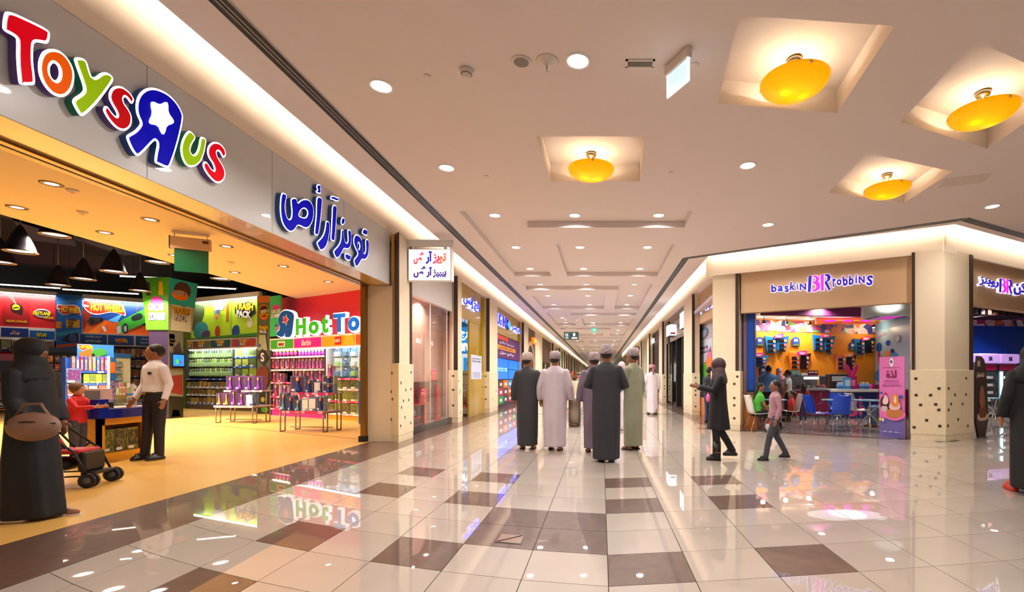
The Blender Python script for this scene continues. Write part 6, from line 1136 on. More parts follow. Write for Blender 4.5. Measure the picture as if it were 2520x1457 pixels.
icec = struct(MB().hprism([(q.x, q.y) for q in p], 3.5, 3.6).build('ceiling_ice_shop', mat('ice_ceiling', (200, 186, 190), .6)), 'grey ceiling of the ice cream shop', 'ceiling')
# blue column and timber dado inside the opening
q = BRF.w(BRF.pix(1844, 1060, .45)[0], .45); t = thing('blue_column', 'round-edged royal blue column just inside the ice cream shop', 'column', (q.x, q.y, 0), BRF.a)
MB().box(-.16, .15, -.12, .12, .95, 2.95).build('shaft', mat('royal_blue', (10, 70, 170), .4), t, bev=.03); MB().box(-.17, .22, -.13, .14, 0, .87).build('timber_dado', mat('timber_orange', (190, 110, 40), .5), t); MB().box(-.19, .24, -.15, .16, .87, .95).build('stone_cap', mat('cap_brown', (120, 84, 70), .4), t)
# ceiling features
q = at(2182, 770, 13.2); t = thing('ceiling_drum', 'white cylindrical ceiling drum with magenta initials underneath', 'ceiling feature', (q.x, q.y, 3.5)); rD = 55/F*13.2
MB().lathe([(.0005, -.50), (rD, -.50), (rD, 0)], 36).build('drum', mat('drum_white', (214, 230, 232), .4), t); MB().plate([[(-.2, -.2), (.0, -.2), (.05, .2), (-.15, .2)]], 0, .01)
for x_ in (-.2, .08): MB().box(x_, x_+.16, -.28, .28, -.515, -.502).build('initial_print', mat('drum_magenta', (220, 40, 200), .4, emit=.6), t)
for x_ in (-.45, .35): MB().box(x_, x_+.1, -.25, .25, -.515, -.502).build('initial_print', ink(70, 60, 190), t)
q = at(2040, 765, 14.6); MB().box(-2.2, 1.7, -.1, .1, -.28, 0).build('purple_beam', mat('beam_purple', (130, 50, 110), .5), icec, (q.x, q.y, 3.5), .12)
t = thing('lit_ceiling_panel', 'fan of magenta and orange backlit ceiling panels over the counter', 'ceiling light', at(2100, 790, 16.3), 0)
for k_ in range(6):
    MB().add([(-.8+k_*.28, 0, .04), (-.62+k_*.28, 0, .04), (-.3+k_*.36, .9, .12), (-.62+k_*.36, .9, .12), (-.8+k_*.28, 0, 0), (-.62+k_*.28, 0, 0), (-.3+k_*.36, .9, .08), (-.62+k_*.36, .9, .08)], [(0, 1, 2, 3), (4, 7, 6, 5), (0, 4, 5, 1), (1, 5, 6, 2), (2, 6, 7, 3), (3, 7, 4, 0)]).build('panel', mat('panel_magenta', (230, 30, 220), .3, emit=1.2) if k_ % 2 == 0 else mat('panel_timber', (226, 120, 50), .5, emit=.3), t)
MB().box(-.9, 1.4, .85, .95, .0, .52).build('hanger', mat('panel_timber', (226, 120, 50)), t)
t = thing('lit_ceiling_oval', 'white glowing oval cove in the ice cream shop ceiling', 'ceiling light', (*at(2085, 778, 16.3).xy, 3.5)); MB().lathe([(.0005, -.012), (1.0, -.012), (1.05, 0)], 30, sx=1.3, sy=.7).build('diffuser', emat('oval_glow', (235, 240, 255), 1.1), t)
lamp(t, (0, 0, -.05), 14, (1, .9, .85), 1.2, 2.8)
for i, (px, py) in enumerate(((1915, 783), (1993, 786), (2022, 753), (2105, 758), (2203, 796), (2382, 747), (2387, 766), (2447, 757), (2190, 724))):
    q = cl(px, py, 3.5); t = dup(D0, (q.x, q.y, 3.5), None, 'round downlight in the ice cream shop ceiling, '+['above the first menu board', 'above the second arched poster', 'lighting the purple beam', 'beside the white drum', 'in front of the mural', 'first of the fridge room', 'second of the fridge room', 'third of the fridge room', 'unseen one added to light the drum'][i], 'downlights of the ice cream shop'); lamp(t, (0, 0, -.02), 44, (1, .9, .82), .19, 2.6)  # the last one is added out of sight to light the drum face
for i, px in enumerate((1880, 1936, 1994, 2150)):
    q = OBW.w(OBW.pix(px, 793, -.7)[0], -.7, 3.5); t = thing('track_spot', 'small glowing spotlight aimed at the orange wall', 'spotlight', q, 0, 'spotlights on the orange wall'); MB().tube([(0, 0, 0), (0, 0, -.14)], .01, 6).build('stem', BLK, t); MB().lathe([(.05, -.26), (.04, -.14), (.0005, -.13)], 10).build('head', BLK, t); MB().ball((0, .0, -.25), .045, 8, 6).build('bulb', emat('spot_bulb', (255, 225, 180), 12), t); lamp(t, (0, .1, -.3), 16, (1, .8, .5), .08, kind='POINT')
# menu boards on the orange wall
BLB = ink(20, 110, 180); PNK = ink(226, 60, 140)
def menu(name, lab, wings, tagb, x0, x1, y0, y1, tagc=PNK):
    P_ = Panel(OBW, name, lab, 'menu board', x0, x1, y0, y1, -.08)
    for i, (pts, c) in enumerate(wings):
        Q = [P_.L(*p) for p in pts]; o = MB().plate([Q], -.01-.01*i, .05).build('board', c, P_.root); mx = sum(p[0] for p in pts)/len(pts); my = sum(p[1] for p in pts)/len(pts); w_ = (max(p[0] for p in pts)-min(p[0] for p in pts))*.3; h_ = (max(p[1] for p in pts)-min(p[1] for p in pts))
        P_.k = 5+4*i
        for k_ in range(3): P_.rect(mx-w_, mx+w_*.4, my-h_*.28+k_*h_*.26, my-h_*.28+k_*h_*.26+h_*.17, BLK, 'price_box', o); P_.k += 1
        for k_ in range(3): Qd = [P_.L(mx+w_*.7+w_*.35*math.cos(a), my-h_*.2+k_*h_*.26+h_*.09*math.sin(a)) for a in [j*PI/5 for j in range(10)]]; MB().plate([Qd], -.05-.01*i, -.03).build('dessert_print', [ink(230, 190, 160), ink(200, 120, 150), ink(170, 110, 60)][k_], o)
    if tagb: o = MB().plate([[P_.L(*p) for p in tagb]], -.09, -.05).build('tag', tagc, P_.root); xs = [p[0] for p in tagb]; ys = [p[1] for p in tagb]; P_.k = 31; P_.rect(min(xs)+4, max(xs)-4, sum(ys)/4-1.5, sum(ys)/4+.5, WHT, 'lettering', o); P_.rect(min(xs)+6, max(xs)-7, sum(ys)/4+1.5, sum(ys)/4+3, WHT, 'lettering', o)
menu('menu_board', 'blue two-winged menu board closest to the blue column', [([(1882, 827), (1911, 831), (1910, 868), (1887, 869)], BLB), ([(1912, 831), (1941, 826), (1932, 866), (1912, 862)], BLB)], [(1901, 827), (1924, 819), (1924, 831), (1902, 834)], 1880, 1942, 818, 870)
menu('menu_board', 'blue two-winged menu board in the middle of the orange wall', [([(2000, 824), (2026, 828), (2025, 866), (2004, 862)], BLB), ([(2028, 832), (2055, 826), (2044, 872), (2030, 862)], BLB)], [(2018, 824), (2040, 820), (2040, 831), (2018, 831)], 1998, 2056, 818, 874)
menu('menu_board', 'blue two-winged menu board beside the pale blue mural', [([(2101, 834), (2128, 836), (2128, 872), (2108, 873)], BLB), ([(2130, 834), (2152, 830), (2148, 868), (2131, 868)], ink(26, 40, 50))], [(2116, 832), (2136, 826), (2137, 836), (2117, 840)], 2090, 2153, 824, 875)
menu('menu_board', 'orange and brown shake menu board under the middle of the wall', [([(1942, 868), (1970, 872), (1967, 910), (1946, 909)], ink(230, 120, 40)), ([(1970, 872), (1996, 869), (1985, 910), (1968, 906)], ink(70, 26, 24))], [(1959, 866), (1982, 863), (1982, 874), (1959, 875)], 1940, 1998, 862, 912, ink(220, 40, 170))
menu('menu_board', 'pink and brown shake menu board beside the mural', [([(2057, 872), (2083, 876), (2080, 912), (2061, 912)], ink(200, 110, 90)), ([(2083, 876), (2107, 873), (2097, 912), (2081, 908)], ink(50, 24, 30))], [(2076, 871), (2096, 868), (2095, 878), (2076, 879)], 2056, 2108, 866, 913, ink(240, 140, 40))
menu('menu_board', 'blue menu board partly hidden by the blue column', [([(1852, 876), (1891, 874), (1884, 903), (1856, 902)], BLB)], [(1852, 870), (1875, 868), (1874, 878), (1852, 880)], 1850, 1892, 866, 912, ink(220, 40, 170))
def dome(x0, x1, y0, y1, lab):
    P_ = Panel(OBW, 'dome_poster', lab, 'poster', x0, x1, y0, y1, -.05); Q = [P_.L(x0, y1), P_.L(x1, y1), P_.L(x1, y0+8)]+[P_.L((x0+x1)/2+(x1-x0)/2*math.cos(a), y0+8-8*math.sin(a)) for a in [PI*i/8 for i in range(1, 8)]]+[P_.L(x0, y0+8)]
    MB().plate([Q], 0, .04).build('board', ink(40, 70, 150), P_.root); MB().plate([[P_.L(x0+1, y1-1), P_.L(x1-1, y1-1), P_.L(x1-4, y1-6), P_.L(x0+3, y1-5)]], -.006, 0).build('print', ink(90, 120, 50), P_.root); P_.txt('BR', x0+4, x1-4, y0+5, y0+12, WHT, .03)
dome(1862, 1879, 829, 852, 'small arched blue poster beside the blue column'); dome(1950, 1968, 829, 852, 'small arched blue poster between two menu boards'); dome(2091, 2108, 841, 862, 'small arched blue poster leaning on the last menu board'); dome(1870, 1887, 902, 926, 'small arched blue poster above the counter end')
# counter
CT0 = at(1870, 1000, 15.0); CX0, CYy = CT0.x, 15.0
def cx(x, Y=15.0): return (x-CX)/F*Y-CX0
t = thing('counter', 'maroon and blue tiled serving counter with white top and large pink numeral', 'counter', (CX0, CYy, 0)); MARO = mat('counter_maroon', (110, 14, 60), .3); BTL = mat('tile_blue', (16, 30, 110), .15)
MB().box(0, cx(2042), 0, .9, .0, .88).build('maroon_front', MARO, t); MB().box(cx(2042), cx(2155), -.05, .9, 0, .84).build('blue_core', BLK, t); MB().box(cx(2155), cx(2260), 0, .9, 0, .88).build('maroon_front', MARO, t)
wt = (cx(2155)-cx(2042))/9
for r_ in range(5):
    for c_ in range(9): MB().box(cx(2042)+c_*wt+.005, cx(2042)+(c_+1)*wt-.005, -.058, -.05, .01+r_*.165, .165+r_*.165).build('tile', BTL, t)
MB().box(cx(2040), cx(2158), -.12, .95, .84, .93).build('worktop', mat('counter_white', (206, 206, 206), .2), t, bev=.015); MB().box(-.05, cx(2040), -.05, .95, .88, .92).build('worktop', mat('counter_steel', (130, 110, 130), .25, .5), t); MB().box(cx(2158), cx(2270), -.05, .95, .88, .92).build('worktop', mat('counter_steel', (130, 110, 130)), t)
three = [(.0, 1.0), (.45, 1.0), (.72, .86), (.72, .68), (.55, .56), (.75, .42), (.75, .16), (.5, .0), (.1, .0), (.1, .10), (.32, .13), (.42, .24), (.4, .40), (.22, .49), (.22, .57), (.38, .66), (.4, .8), (.28, .9), (0, .9)]
X0 = cx(2084); MB().plate([[(X0+p[0]*.42, .06+p[1]*.62) for p in three]], -.066, -.058).build('numeral', ink(200, 50, 120), t); MB().box(X0+.36, X0+.45, -.066, -.058, .1, .70).build('numeral', ink(200, 50, 120), t)
for k_ in range(8): a = random.uniform(0, PI); x_, z_ = random.uniform(.2, cx(2030)), random.uniform(.2, .75); MB().tube([(x_, -.004, z_), (x_+.18*math.cos(a), -.004, z_+.18*math.sin(a))], .006, 5).build('sprinkle_print', ink(200, 150, 180), t)
struct(MB().box(CX0-.1, CX0+cx(2260), 14.98, 15.0, 0, .06).build('baseboard_counter', ink(90, 100, 90)), 'dull skirting below the counter', 'baseboard')
fz = thing('ice_cream_freezer', 'glass fronted ice cream display case with a bright light bar on the counter', 'display case', (CX0+cx(1945), 15.1, .921)); wf = cx(2036)-cx(1945)
MB().box(0, wf, 0, .6, 0, .06).build('base', CHROME, fz); MB().box(.02, wf-.02, .55, .6, .06, .5).build('back', ink(150, 140, 140), fz); MB().box(0, wf, 0.0, .012, .06, .42).build('front_glass', glass('case_glass'), fz); MB().box(0, wf, 0, .6, .42, .45).build('top', CHROME, fz); MB().box(wf*.4, wf*.8, -.012, 0, .33, .40).build('light_bar', WGLOW, fz)
for k_ in range(7): MB().lathe([(.0005, .13), (.05, .12), (.055, .06), (.0005, .06)], 10, (.1+k_*(wf-.2)/6, .3, 0)).build('ice_cream_tub', [ink(240, 220, 180), ink(230, 150, 170), ink(120, 70, 50), ink(190, 220, 160)][k_ % 4], fz)
MB().box(.08, wf*.35, .1, .5, .45, .62).build('green_box', pmat('grass_box', [(90, 160, 40), (40, 90, 170), (160, 190, 60)], 9), fz)
fz2 = thing('ice_cream_freezer', 'second glass display case partly hidden behind the man in blue', 'display case', (CX0+cx(1868), 15.1, .921)); w2 = cx(1942)-cx(1868)
MB().box(0, w2, 0, .6, 0, .06).build('base', CHROME, fz2); MB().box(0, w2, 0, .012, .06, .42).build('front_glass', glass('case_glass'), fz2); MB().box(0, w2, 0, .6, .42, .45).build('top', CHROME, fz2); MB().box(w2*.1, w2*.9, -.012, 0, .30, .38).build('light_bar', WGLOW, fz2); MB().box(.02, w2-.02, .55, .6, .06, .42).build('back', ink(150, 140, 140), fz2)
def csign(x0, x1, y0, y1, lab, c, z=None):
    P_ = thing('counter_sign', lab, 'sign', (CX0+cx(x0, 15.2), 15.3, at(x0, y1, 15.2).z)); w_ = cx(x1)-cx(x0); h_ = (y1-y0)/F*15.2; MB().box(0, w_, 0, .02, 0, h_).build('board', c, P_); MB().box(w_*.1, w_*.6, -.004, 0, h_*.6, h_*.75).build('lettering', WHT, P_); MB().box(w_*.7, w_*.9, -.004, 0, h_*.5, h_*.85).build('dessert_print', ink(230, 200, 160), P_)
    for sx in (.1, w_-.12): MB().tube([(sx, .01, -(at(x0, y1, 15.2).z-1.38)), (sx, .01, 0)], .006, 5).build('post', CHROME, P_)
csign(1991, 2017, 912, 925, 'maroon waffle sign standing on the display case', ink(90, 20, 50)); csign(1976, 1991, 918, 927, 'small white sign standing on the display case', ink(220, 220, 220)); 
# counter-top things
def onc(x, w=0.0): return (CX0+cx(x, 14.95), 14.95+random.uniform(.15, .4), .932)
cup0 = thing('pink_cup', 'magenta paper cup standing on the counter', 'cup', (0, 0, -50), 0, 'magenta cups on the counter'); MB().lathe([(.0005, 0), (.05, 0), (.065, .16), (.06, .16), (.046, .01)], 14).build('cup', ink(200, 20, 120), cup0); MB().lathe([(.064, .155), (.069, .16), (.064, .165)], 14).build('rim', ink(226, 80, 160), cup0)
for x_ in (2032, 2158, 2120, 2128, 2136): dup(cup0, onc(x_), 0, None, None, random.uniform(.9, 1.15))
bt = thing('water_bottle', 'small clear and blue water bottle grouped on the white counter top', 'bottle', (0, 0, -50), 0, 'water bottles on the counter'); MB().lathe([(.0005, 0), (.032, 0), (.034, .02), (.034, .14), (.014, .18), (.014, .2)], 10).build('bottle', mat('bottle_blue', (120, 170, 210), .1), bt); MB().lathe([(.034, .05), (.0355, .05), (.0355, .11), (.034, .11)], 10).build('label', ink(30, 110, 190), bt); MB().lathe([(.015, .195), (.016, .2), (.016, .215), (.0005, .215)], 8).build('cap', WHT, bt)
for i in range(16): 
    x_ = 2062+i*1.7 if i < 8 else 2118+(i-8)*2.9; o = dup(bt, (CX0+cx(x_, 14.95), 14.92+(i % 2)*.09, .932), 0)
sp = thing('spoon_stand', 'magenta counter stand with two large spoon shapes', 'display stand', (CX0+cx(2101, 14.95), 15.05, .932)); MB().box(-.16, .16, 0, .06, 0, .42).build('board', ink(170, 20, 100), sp)
for s_ in (-1, 1): MB().plate([[(s_*.11+.075*math.cos(a)+s_*.05*math.sin(a), .60+.19*math.sin(a)) for a in [2*PI*i/18 for i in range(18)]]], .01+.012*s_, .03+.012*s_).build('spoon_blade', ink(190, 20, 110), sp)
MB().box(-.1, .1, -.006, 0, .1, .3).build('print', ink(226, 120, 180), sp)
pkg = thing('blue_carton', 'tall pale blue carton standing beside the spoon stand', 'carton', (CX0+cx(2087, 14.95), 14.98, .932)); MB().box(-.11, .11, 0, .1, 0, .38).build('carton', ink(60, 150, 220), pkg); MB().box(-.08, .08, -.004, 0, .1, .3).build('print', ink(190, 225, 245), pkg)
til = thing('till_screen', 'black till screen at the end of the display case', 'till', (CX0+cx(2042, 14.95), 15.35, .932), .4); MB().box(-.15, .15, 0, .04, .12, .42).build('screen', BLK, til, bev=.01); MB().box(-.05, .05, .02, .08, 0, .14).build('stand', BLK, til)
bx_ = thing('coffee_machine', 'dark coffee machine on the rear worktop', 'machine', (CX0+cx(2072, 16), 16.1, .93)); MB().box(-.35, .35, 0, .4, 0, .5).build('body', ink(50, 44, 46), bx_, bev=.02); MB().box(-.3, .3, -.01, 0, .25, .42).build('panel', CHROME, bx_)
bk = tag(MB().box(cx(1950)+CX0, cx(2150)+CX0, 15.95, 16.6, 0, .93).build('rear_worktop', mat('rear_steel', (110, 104, 104), .3, .5)), 'steel worktop behind the serving counter', 'worktop')
# ---- chairs and tables
def shell_chair(loc, rot, col, lab):
    t = thing('shell_chair', lab, 'chair', (loc[0], loc[1], 0), rot, None); m = mat('shell_'+col, {'white': (222, 218, 214), 'blue': (10, 70, 200), 'pink': (206, 20, 80)}[col], .25, coat=.3)
    prof = [(.22, .46, .19), (.20, .445, .205), (.0, .43, .21), (-.14, .44, .21), (-.19, .50, .21), (-.215, .62, .215), (-.25, .78, .21), (-.28, .87, .19), (-.285, .885, .15)]   # y forward
    rings = []
    for th in (0, -.014):
        rings.append([[(x*w/.21, y+(abs(x)/.21)**2*(.0 if i < 4 else .04), z+th+(abs(x)/.21)**2*.02) for x in (-.21, -.14, -.07, 0, .07, .14, .21)] for i, (y, z, w) in enumerate(prof)])
    b = MB(); n = 7; k = len(prof); top = [p for r in rings[0] for p in r]; bot = [(p[0], p[1]-.008, p[2]) for r in rings[1] for p in r]
    b.add(top+bot, [(i*n+j, i*n+j+1, (i+1)*n+j+1, (i+1)*n+j) for i in range(k-1) for j in range(n-1)]+[(k*n+i*n+j, k*n+(i+1)*n+j, k*n+(i+1)*n+j+1, k*n+i*n+j+1) for i in range(k-1) for j in range(n-1)]+[(i*n+e, (i+1)*n+e, k*n+(i+1)*n+e, k*n+i*n+e) for i in range(k-1) for e in (0, n-1)]+[(r*n+j, r*n+j+1, k*n+r*n+j+1, k*n+r*n+j) for r in (0, k-1) for j in range(n-1)], 0, True); b.build('seat_shell', m, t)
    for s in (-1, 1):
        MB().tube([(s*.14, .14, .42), (s*.22, .22, .02), (s*.22, .20, .012), (s*.22, -.22, .012), (s*.22, -.24, .02), (s*.14, -.08, .42)], .009, 6).build('sled_leg', CHROME, t)
    MB().tube([(-.14, .14, .42), (.14, .14, .42)], .009, 6).build('cross_bar', CHROME, t); MB().tube([(-.14, -.08, .42), (.14, -.08, .42)], .009, 6).build('cross_bar', CHROME, t); return t
def facing(dx, dy): return math.atan2(-dx, dy)
q = fl(1862, 1062); shell_chair(q, facing(1, .1), 'white', 'white shell chair under the seated woman in green'); cW1 = q
q = fl(1946, 1054); shell_chair(q, facing(-1, .1), 'white', 'white shell chair facing the seated woman')
q = fl(2008, 1062); shell_chair(q, facing(1, .15), 'blue', 'blue shell chair seen from the side at the table')
q = fl(2062, 1064); shell_chair(q, facing(.05, 1), 'blue', 'blue shell chair seen from behind at the table')
q = Vector((6.35, 12.55, 0)); shell_chair(q, facing(-.4, -1), 'blue', 'blue shell chair tucked in on the far side of the table')
q = fl(2112, 1050); shell_chair(q, facing(1, .0), 'white', 'white shell chair in front of the pink numeral')
q = fl(2488, 1040); shell_chair(q, facing(-1, .3), 'pink', 'pink shell chair in front of the glass fridges')
q = fl(2410, 1034); shell_chair(q, facing(1, -.6), 'white', 'white shell chair behind the dark leaning board')
def xtable(loc, lab, r=.36):
    t = thing('round_table', lab, 'table', (loc[0], loc[1], 0), .3); MB().lathe([(.0005, .73), (r, .73), (r+.01, .745), (r, .76), (.0005, .76)], 28).build('table_top', mat('table_blue_top', (110, 160, 190), .2), t)
    for k_ in range(4): a = PI/4+k_*PI/2; MB().tube([(.34*math.cos(a), .34*math.sin(a), .02), (-.26*math.cos(a), -.26*math.sin(a), .73)], .02, 8).build('leg', CHROME, t)
    MB().lathe([(.05, .34), (.06, .37), (.05, .40)], 10).build('hub', CHROME, t)
q = fl(2060, 1057); xtable(q, 'round table on crossed chrome legs between the blue chairs'); q = fl(2140, 1059); xtable(q, 'round table on crossed chrome legs beside the pink sign'); q = fl(1903, 1056); xtable(q, 'round table between the two white chairs', .32); q = fl(2446, 1048); xtable(q, 'round table on crossed chrome legs by the fridges')
# ---- pink advertising board
p0, p1 = fl(2164, 1074), fl(2226, 1080.5); AF = Fr.two(p0, p1); wA = (p1-p0).length
def lean(o, k): o.data.transform(Matrix(((1, 0, 0, 0), (0, 1, k, 0), (0, 0, 1, 0), (0, 0, 0, 1)))); return o
PB = Panel(AF, 'pink_board', 'tall pink and violet dessert board leaning beside the cream pillar', 'advertising board', 2164, 2226, 878, 1077, 0, .03, ink(226, 120, 190)); PB.px = (2164, 2226, 878, 1077)
PB.rect(2164, 2226, 1030, 1077, ink(110, 100, 170)); PB.disc(2195, 892, 5, 11, WHT); PB.txt('BR', 2192, 2198, 887, 894, NAVYI, .04); PB.rect(2174, 2216, 904, 904.8, ink(150, 60, 130)); PB.txt(ar('لذة'), 2182, 2207, 911, 930, ink(140, 20, 90), .03); PB.txt(ar('المذاق الدافئ'), 2178, 2212, 935, 941, ink(150, 60, 130), .0); PB.rect(2176, 2214, 943, 943.6, ink(150, 60, 130)); PB.txt(ar('روعة لقاء المذاق الحار مع البارد'), 2172, 2218, 946, 952, ink(120, 40, 110), .01)
PB.poly([(2167, 990), (2172, 976), (2186, 976), (2190, 990), (2190, 1010), (2170, 1010)], ink(70, 30, 30), sm=1); PB.poly([(2174, 985), (2182, 970), (2190, 985), (2186, 996), (2175, 996)], ink(240, 200, 200), sm=1); PB.disc(2182, 969, 2.5, 3, REDI); PB.poly([(2170, 1000), (2188, 1000), (2186, 1014), (2172, 1014)], ink(210, 180, 180), sm=1)
PB.poly([(2176, 1012), (2226, 1010), (2232, 1018), (2224, 1030), (2202, 1036), (2182, 1030), (2174, 1020)], ink(236, 110, 180), sm=2, name='plate_print'); PB.poly([(2184, 1022), (2186, 1006), (2220, 1004), (2226, 1018), (2210, 1028), (2190, 1028)], ink(190, 120, 60), sm=1, name='waffle_print'); PB.poly([(2190, 1006), (2194, 990), (2216, 988), (2220, 1004), (2206, 1010)], ink(236, 190, 190), sm=1); PB.poly([(2196, 996), (2198, 975), (2206, 967), (2214, 974), (2216, 996), (2206, 1002)], ink(226, 140, 60), sm=1); PB.poly([(2203, 990), (2204, 974), (2208, 974), (2210, 992)], ink(245, 215, 190), sm=1)
PB.rect(2168, 2176, 965, 970, ink(40, 80, 180)); PB.rect(2216, 2225, 972, 980, ink(40, 80, 180)); PB.disc(2170, 1033, 3, 4, YEL); PB.disc(2177, 1034, 2.5, 4, WHT); PB.rect(2170, 2222, 1062, 1062.8, ink(180, 170, 220))
for x_ in (2182, 2196, 2210): PB.disc(x_, 1062, 1.2, 1.6, WHT)
lg = MB(); lg.add([(.1, .03, 0), (wA-.1, .03, 0), (wA-.1, .40, 0), (.1, .40, 0), (.1, .03, 1.2), (wA-.1, .03, 1.2), (wA-.1, .06, 1.2), (.1, .06, 1.2)], [(0, 1, 2, 3), (4, 7, 6, 5), (0, 4, 5, 1), (1, 5, 6, 2), (2, 6, 7, 3), (3, 7, 4, 0)]); lg.build('rear_stay', ink(170, 160, 190), PB.root)
p0, p1 = fl(2402, 1078), fl(2434, 1070); AF2 = Fr.two(p0, p1); wA = (p1-p0).length
DB = thing('dark_board', 'dark leaning dessert board with a waffle picture beside the broad pillar', 'advertising board', p0, AF2.a); DBM = ink(40, 24, 34)
o = MB().plate([chaikin([(-.05, 0), (wA, 0), (wA*.8, 1.5), (wA*.55, 1.78), (0, 1.78)], 1)], 0, .04).build('board', DBM, DB)
MB().plate([chaikin([(.1, .35), (wA*.9, .35), (wA*.95, .5), (wA*.1, .55)], 1)], -.006, 0).build('plate_print', ink(230, 200, 170), o); MB().plate([chaikin([(.15, .42), (wA*.8, .42), (wA*.7, .7), (.2, .7)], 1)], -.01, -.004).build('waffle_print', ink(120, 60, 30), o); MB().plate([chaikin([(.2, .65), (wA*.7, .65), (wA*.5, 1.15), (.25, 1.1)], 1)], -.012, -.006).build('ice_cream_print', ink(160, 100, 70), o); MB().text(ar('لذة المذاق'), .05, wA*.6, 1.3, 1.42, 0, .004).build('lettering', ink(226, 200, 190), o); MB().text('BR', .1, .3, 1.55, 1.68, 0, .004).build('lettering', ink(226, 200, 190), o)
# ---- fridges and the far side room
struct(MB().box(0, 2.6, 0, .2, 0, 3.1).build('wall_ice_blue', mat('royal_blue', (10, 70, 170)), None, (*at(2380, 1000, 16.2).xy, 0), .12), 'royal blue partition behind the fridges', 'wall')
q = at(2465, 1000, 17.4); struct(MB().box(0, 8, 0, .2, 0, 3.5).build('wall_ice_purple', pmat('swirl_purple', [(140, 60, 130), (170, 90, 160), (200, 130, 180)], .8, .5, rnd=False, kind='NOISE'), None, (q.x, q.y, 0), -.2), 'purple swirl wall behind the fridges', 'wall')
t = thing('wall_frieze', 'short colourful frieze above the royal blue partition', 'frieze', (*at(2378, 1000, 16.15).xy, 3.1), .12); MB().box(0, 2.6, -.03, 0, 0, .4).build('board', FRZ, t); MB().box(0, 2.6, 0, .1, 0, .4).build('backing', ink(150, 60, 110), t)
for k_ in range(9): MB().box(0, .16, 0, 1.6, -.2, 0).build('ceiling_beam', mat('beam_brown', (60, 34, 28), .5), icec, (*at(2398+k_*17, 780, 14.6+k_*.1).xy, 3.5), .3)
def fridge(x0, x1, lab, Y=15.4):
    a = at(x0, 1000, Y); b = at(x1, 1000, Y+.25); FF = Fr.two(a, b); w_ = (b.xy-a.xy).length; t = thing('glass_fridge', lab, 'fridge', (a.x, a.y, 0), FF.a); GM = mat('fridge_grey', (110, 116, 126), .3, .3)
    MB().box(0, w_, .05, .6, .08, 2.0).build('cabinet', GM, t); MB().box(-.01, w_+.01, -.08, .6, 1.78, 2.1).build('header', mat('fridge_header', (190, 150, 220), .3, emit=.7), t, bev=.04); MB().text('BR', w_*.4, w_*.6, 1.86, 2.0, -.085, .004, 0, .04).build('lettering', NAVYI, t)
    MB().box(.05, w_-.05, .02, .05, .35, 1.75).build('interior', ink(60, 70, 80), t); MB().box(.06, w_-.06, .0, .02, 1.55, 1.74).build('logo_band', ink(190, 20, 90), t); MB().tube([(.14, -.01, .42), (.14, -.01, 1.5)], .035, 8).build('light_tube', emat('fridge_tube', (190, 240, 255), 7), t)
    for z in (.5, .75, 1.0, 1.25): s_ = MB().box(.2, w_-.08, -.02, .02, z, z+.015).build('shelf', CHROME, t); [MB().box(.25+.13*j, .35+.13*j, -.04, .0, z+.016, z+.10).build('cake_tub', ink(226, 226, 236), s_) for j in range(3)]
    MB().box(w_-.07, w_-.04, -.05, .0, .8, 1.2).build('handle', CHROME, t); MB().box(.03, w_-.03, -.02, .05, .08, .34).build('vent_panel', mat('fridge_pale', (190, 190, 200), .4), t)
    for j in range(4): MB().box(.08, w_-.08, -.026, -.02, .12+j*.05, .14+j*.05).build('vent_slat', GM, t)
    for sx in (.08, w_-.08): MB().lathe([(.03, 0), (.03, .08)], 8, (sx, .1, 0)).build('caster', BLK, t)
fridge(2408, 2455, 'glass fridge with lilac header closest to the royal blue partition'); fridge(2457, 2504, 'second glass fridge with lilac header beside the purple wall', 15.7)
# ================================================================== people
SKB = mat('skin_brown', (150, 98, 70), .5); SKL = mat('skin_tan', (206, 150, 118), .5); HAIR = mat('hair_black', (22, 16, 14), .5, noise=(60, .4)); HAIRB = mat('hair_curly_brown', (120, 76, 40), .6, noise=(40, .45), bump=.6); SHOE = mat('shoe_black', (16, 14, 14), .3, coat=.3); EYE = mat('eye_dark', (20, 14, 12), .2); LIP = mat('lip', (140, 70, 60), .5)
TMP = bpy.data.scenes.new('workbench')
def remesh(b, vox, sm, name, m, parent, s):
    me = bpy.data.meshes.new('r'); me.from_pydata([(x*s, y*s, z*s) for x, y, z in b.v], [], b.f); bm = bmesh.new(); bm.from_mesh(me); bmesh.ops.recalc_face_normals(bm, faces=bm.faces); bm.to_mesh(me); bm.free()
    ob = bpy.data.objects.new('r', me); TMP.collection.objects.link(ob); md = ob.modifiers.new('r', 'REMESH'); md.mode = 'VOXEL'; md.voxel_size = vox*s
    if sm: sd = ob.modifiers.new('s', 'SMOOTH'); sd.factor = .5; sd.iterations = sm
    TMP.view_layers[0].update(); dg = TMP.view_layers[0].depsgraph; out = bpy.data.meshes.new_from_object(ob.evaluated_get(dg)); bpy.data.objects.remove(ob); bpy.data.meshes.remove(me)
    out.materials.clear(); out.materials.append(m); out.polygons.foreach_set('use_smooth', [True]*len(out.polygons)); out.name = name
    o = bpy.data.objects.new(name, out); COL.objects.link(o); o.parent = parent; return o
def ell(cx, cy, z, rx, ry, n=20, fold=0.0, k=7, ph=0.0): return [(cx+rx*math.cos(2*PI*i/n)*(1+fold*math.sin(k*2*PI*i/n+ph)), cy+ry*math.sin(2*PI*i/n)*(1+fold*math.sin(k*2*PI*i/n+ph)), z) for i in range(n)]
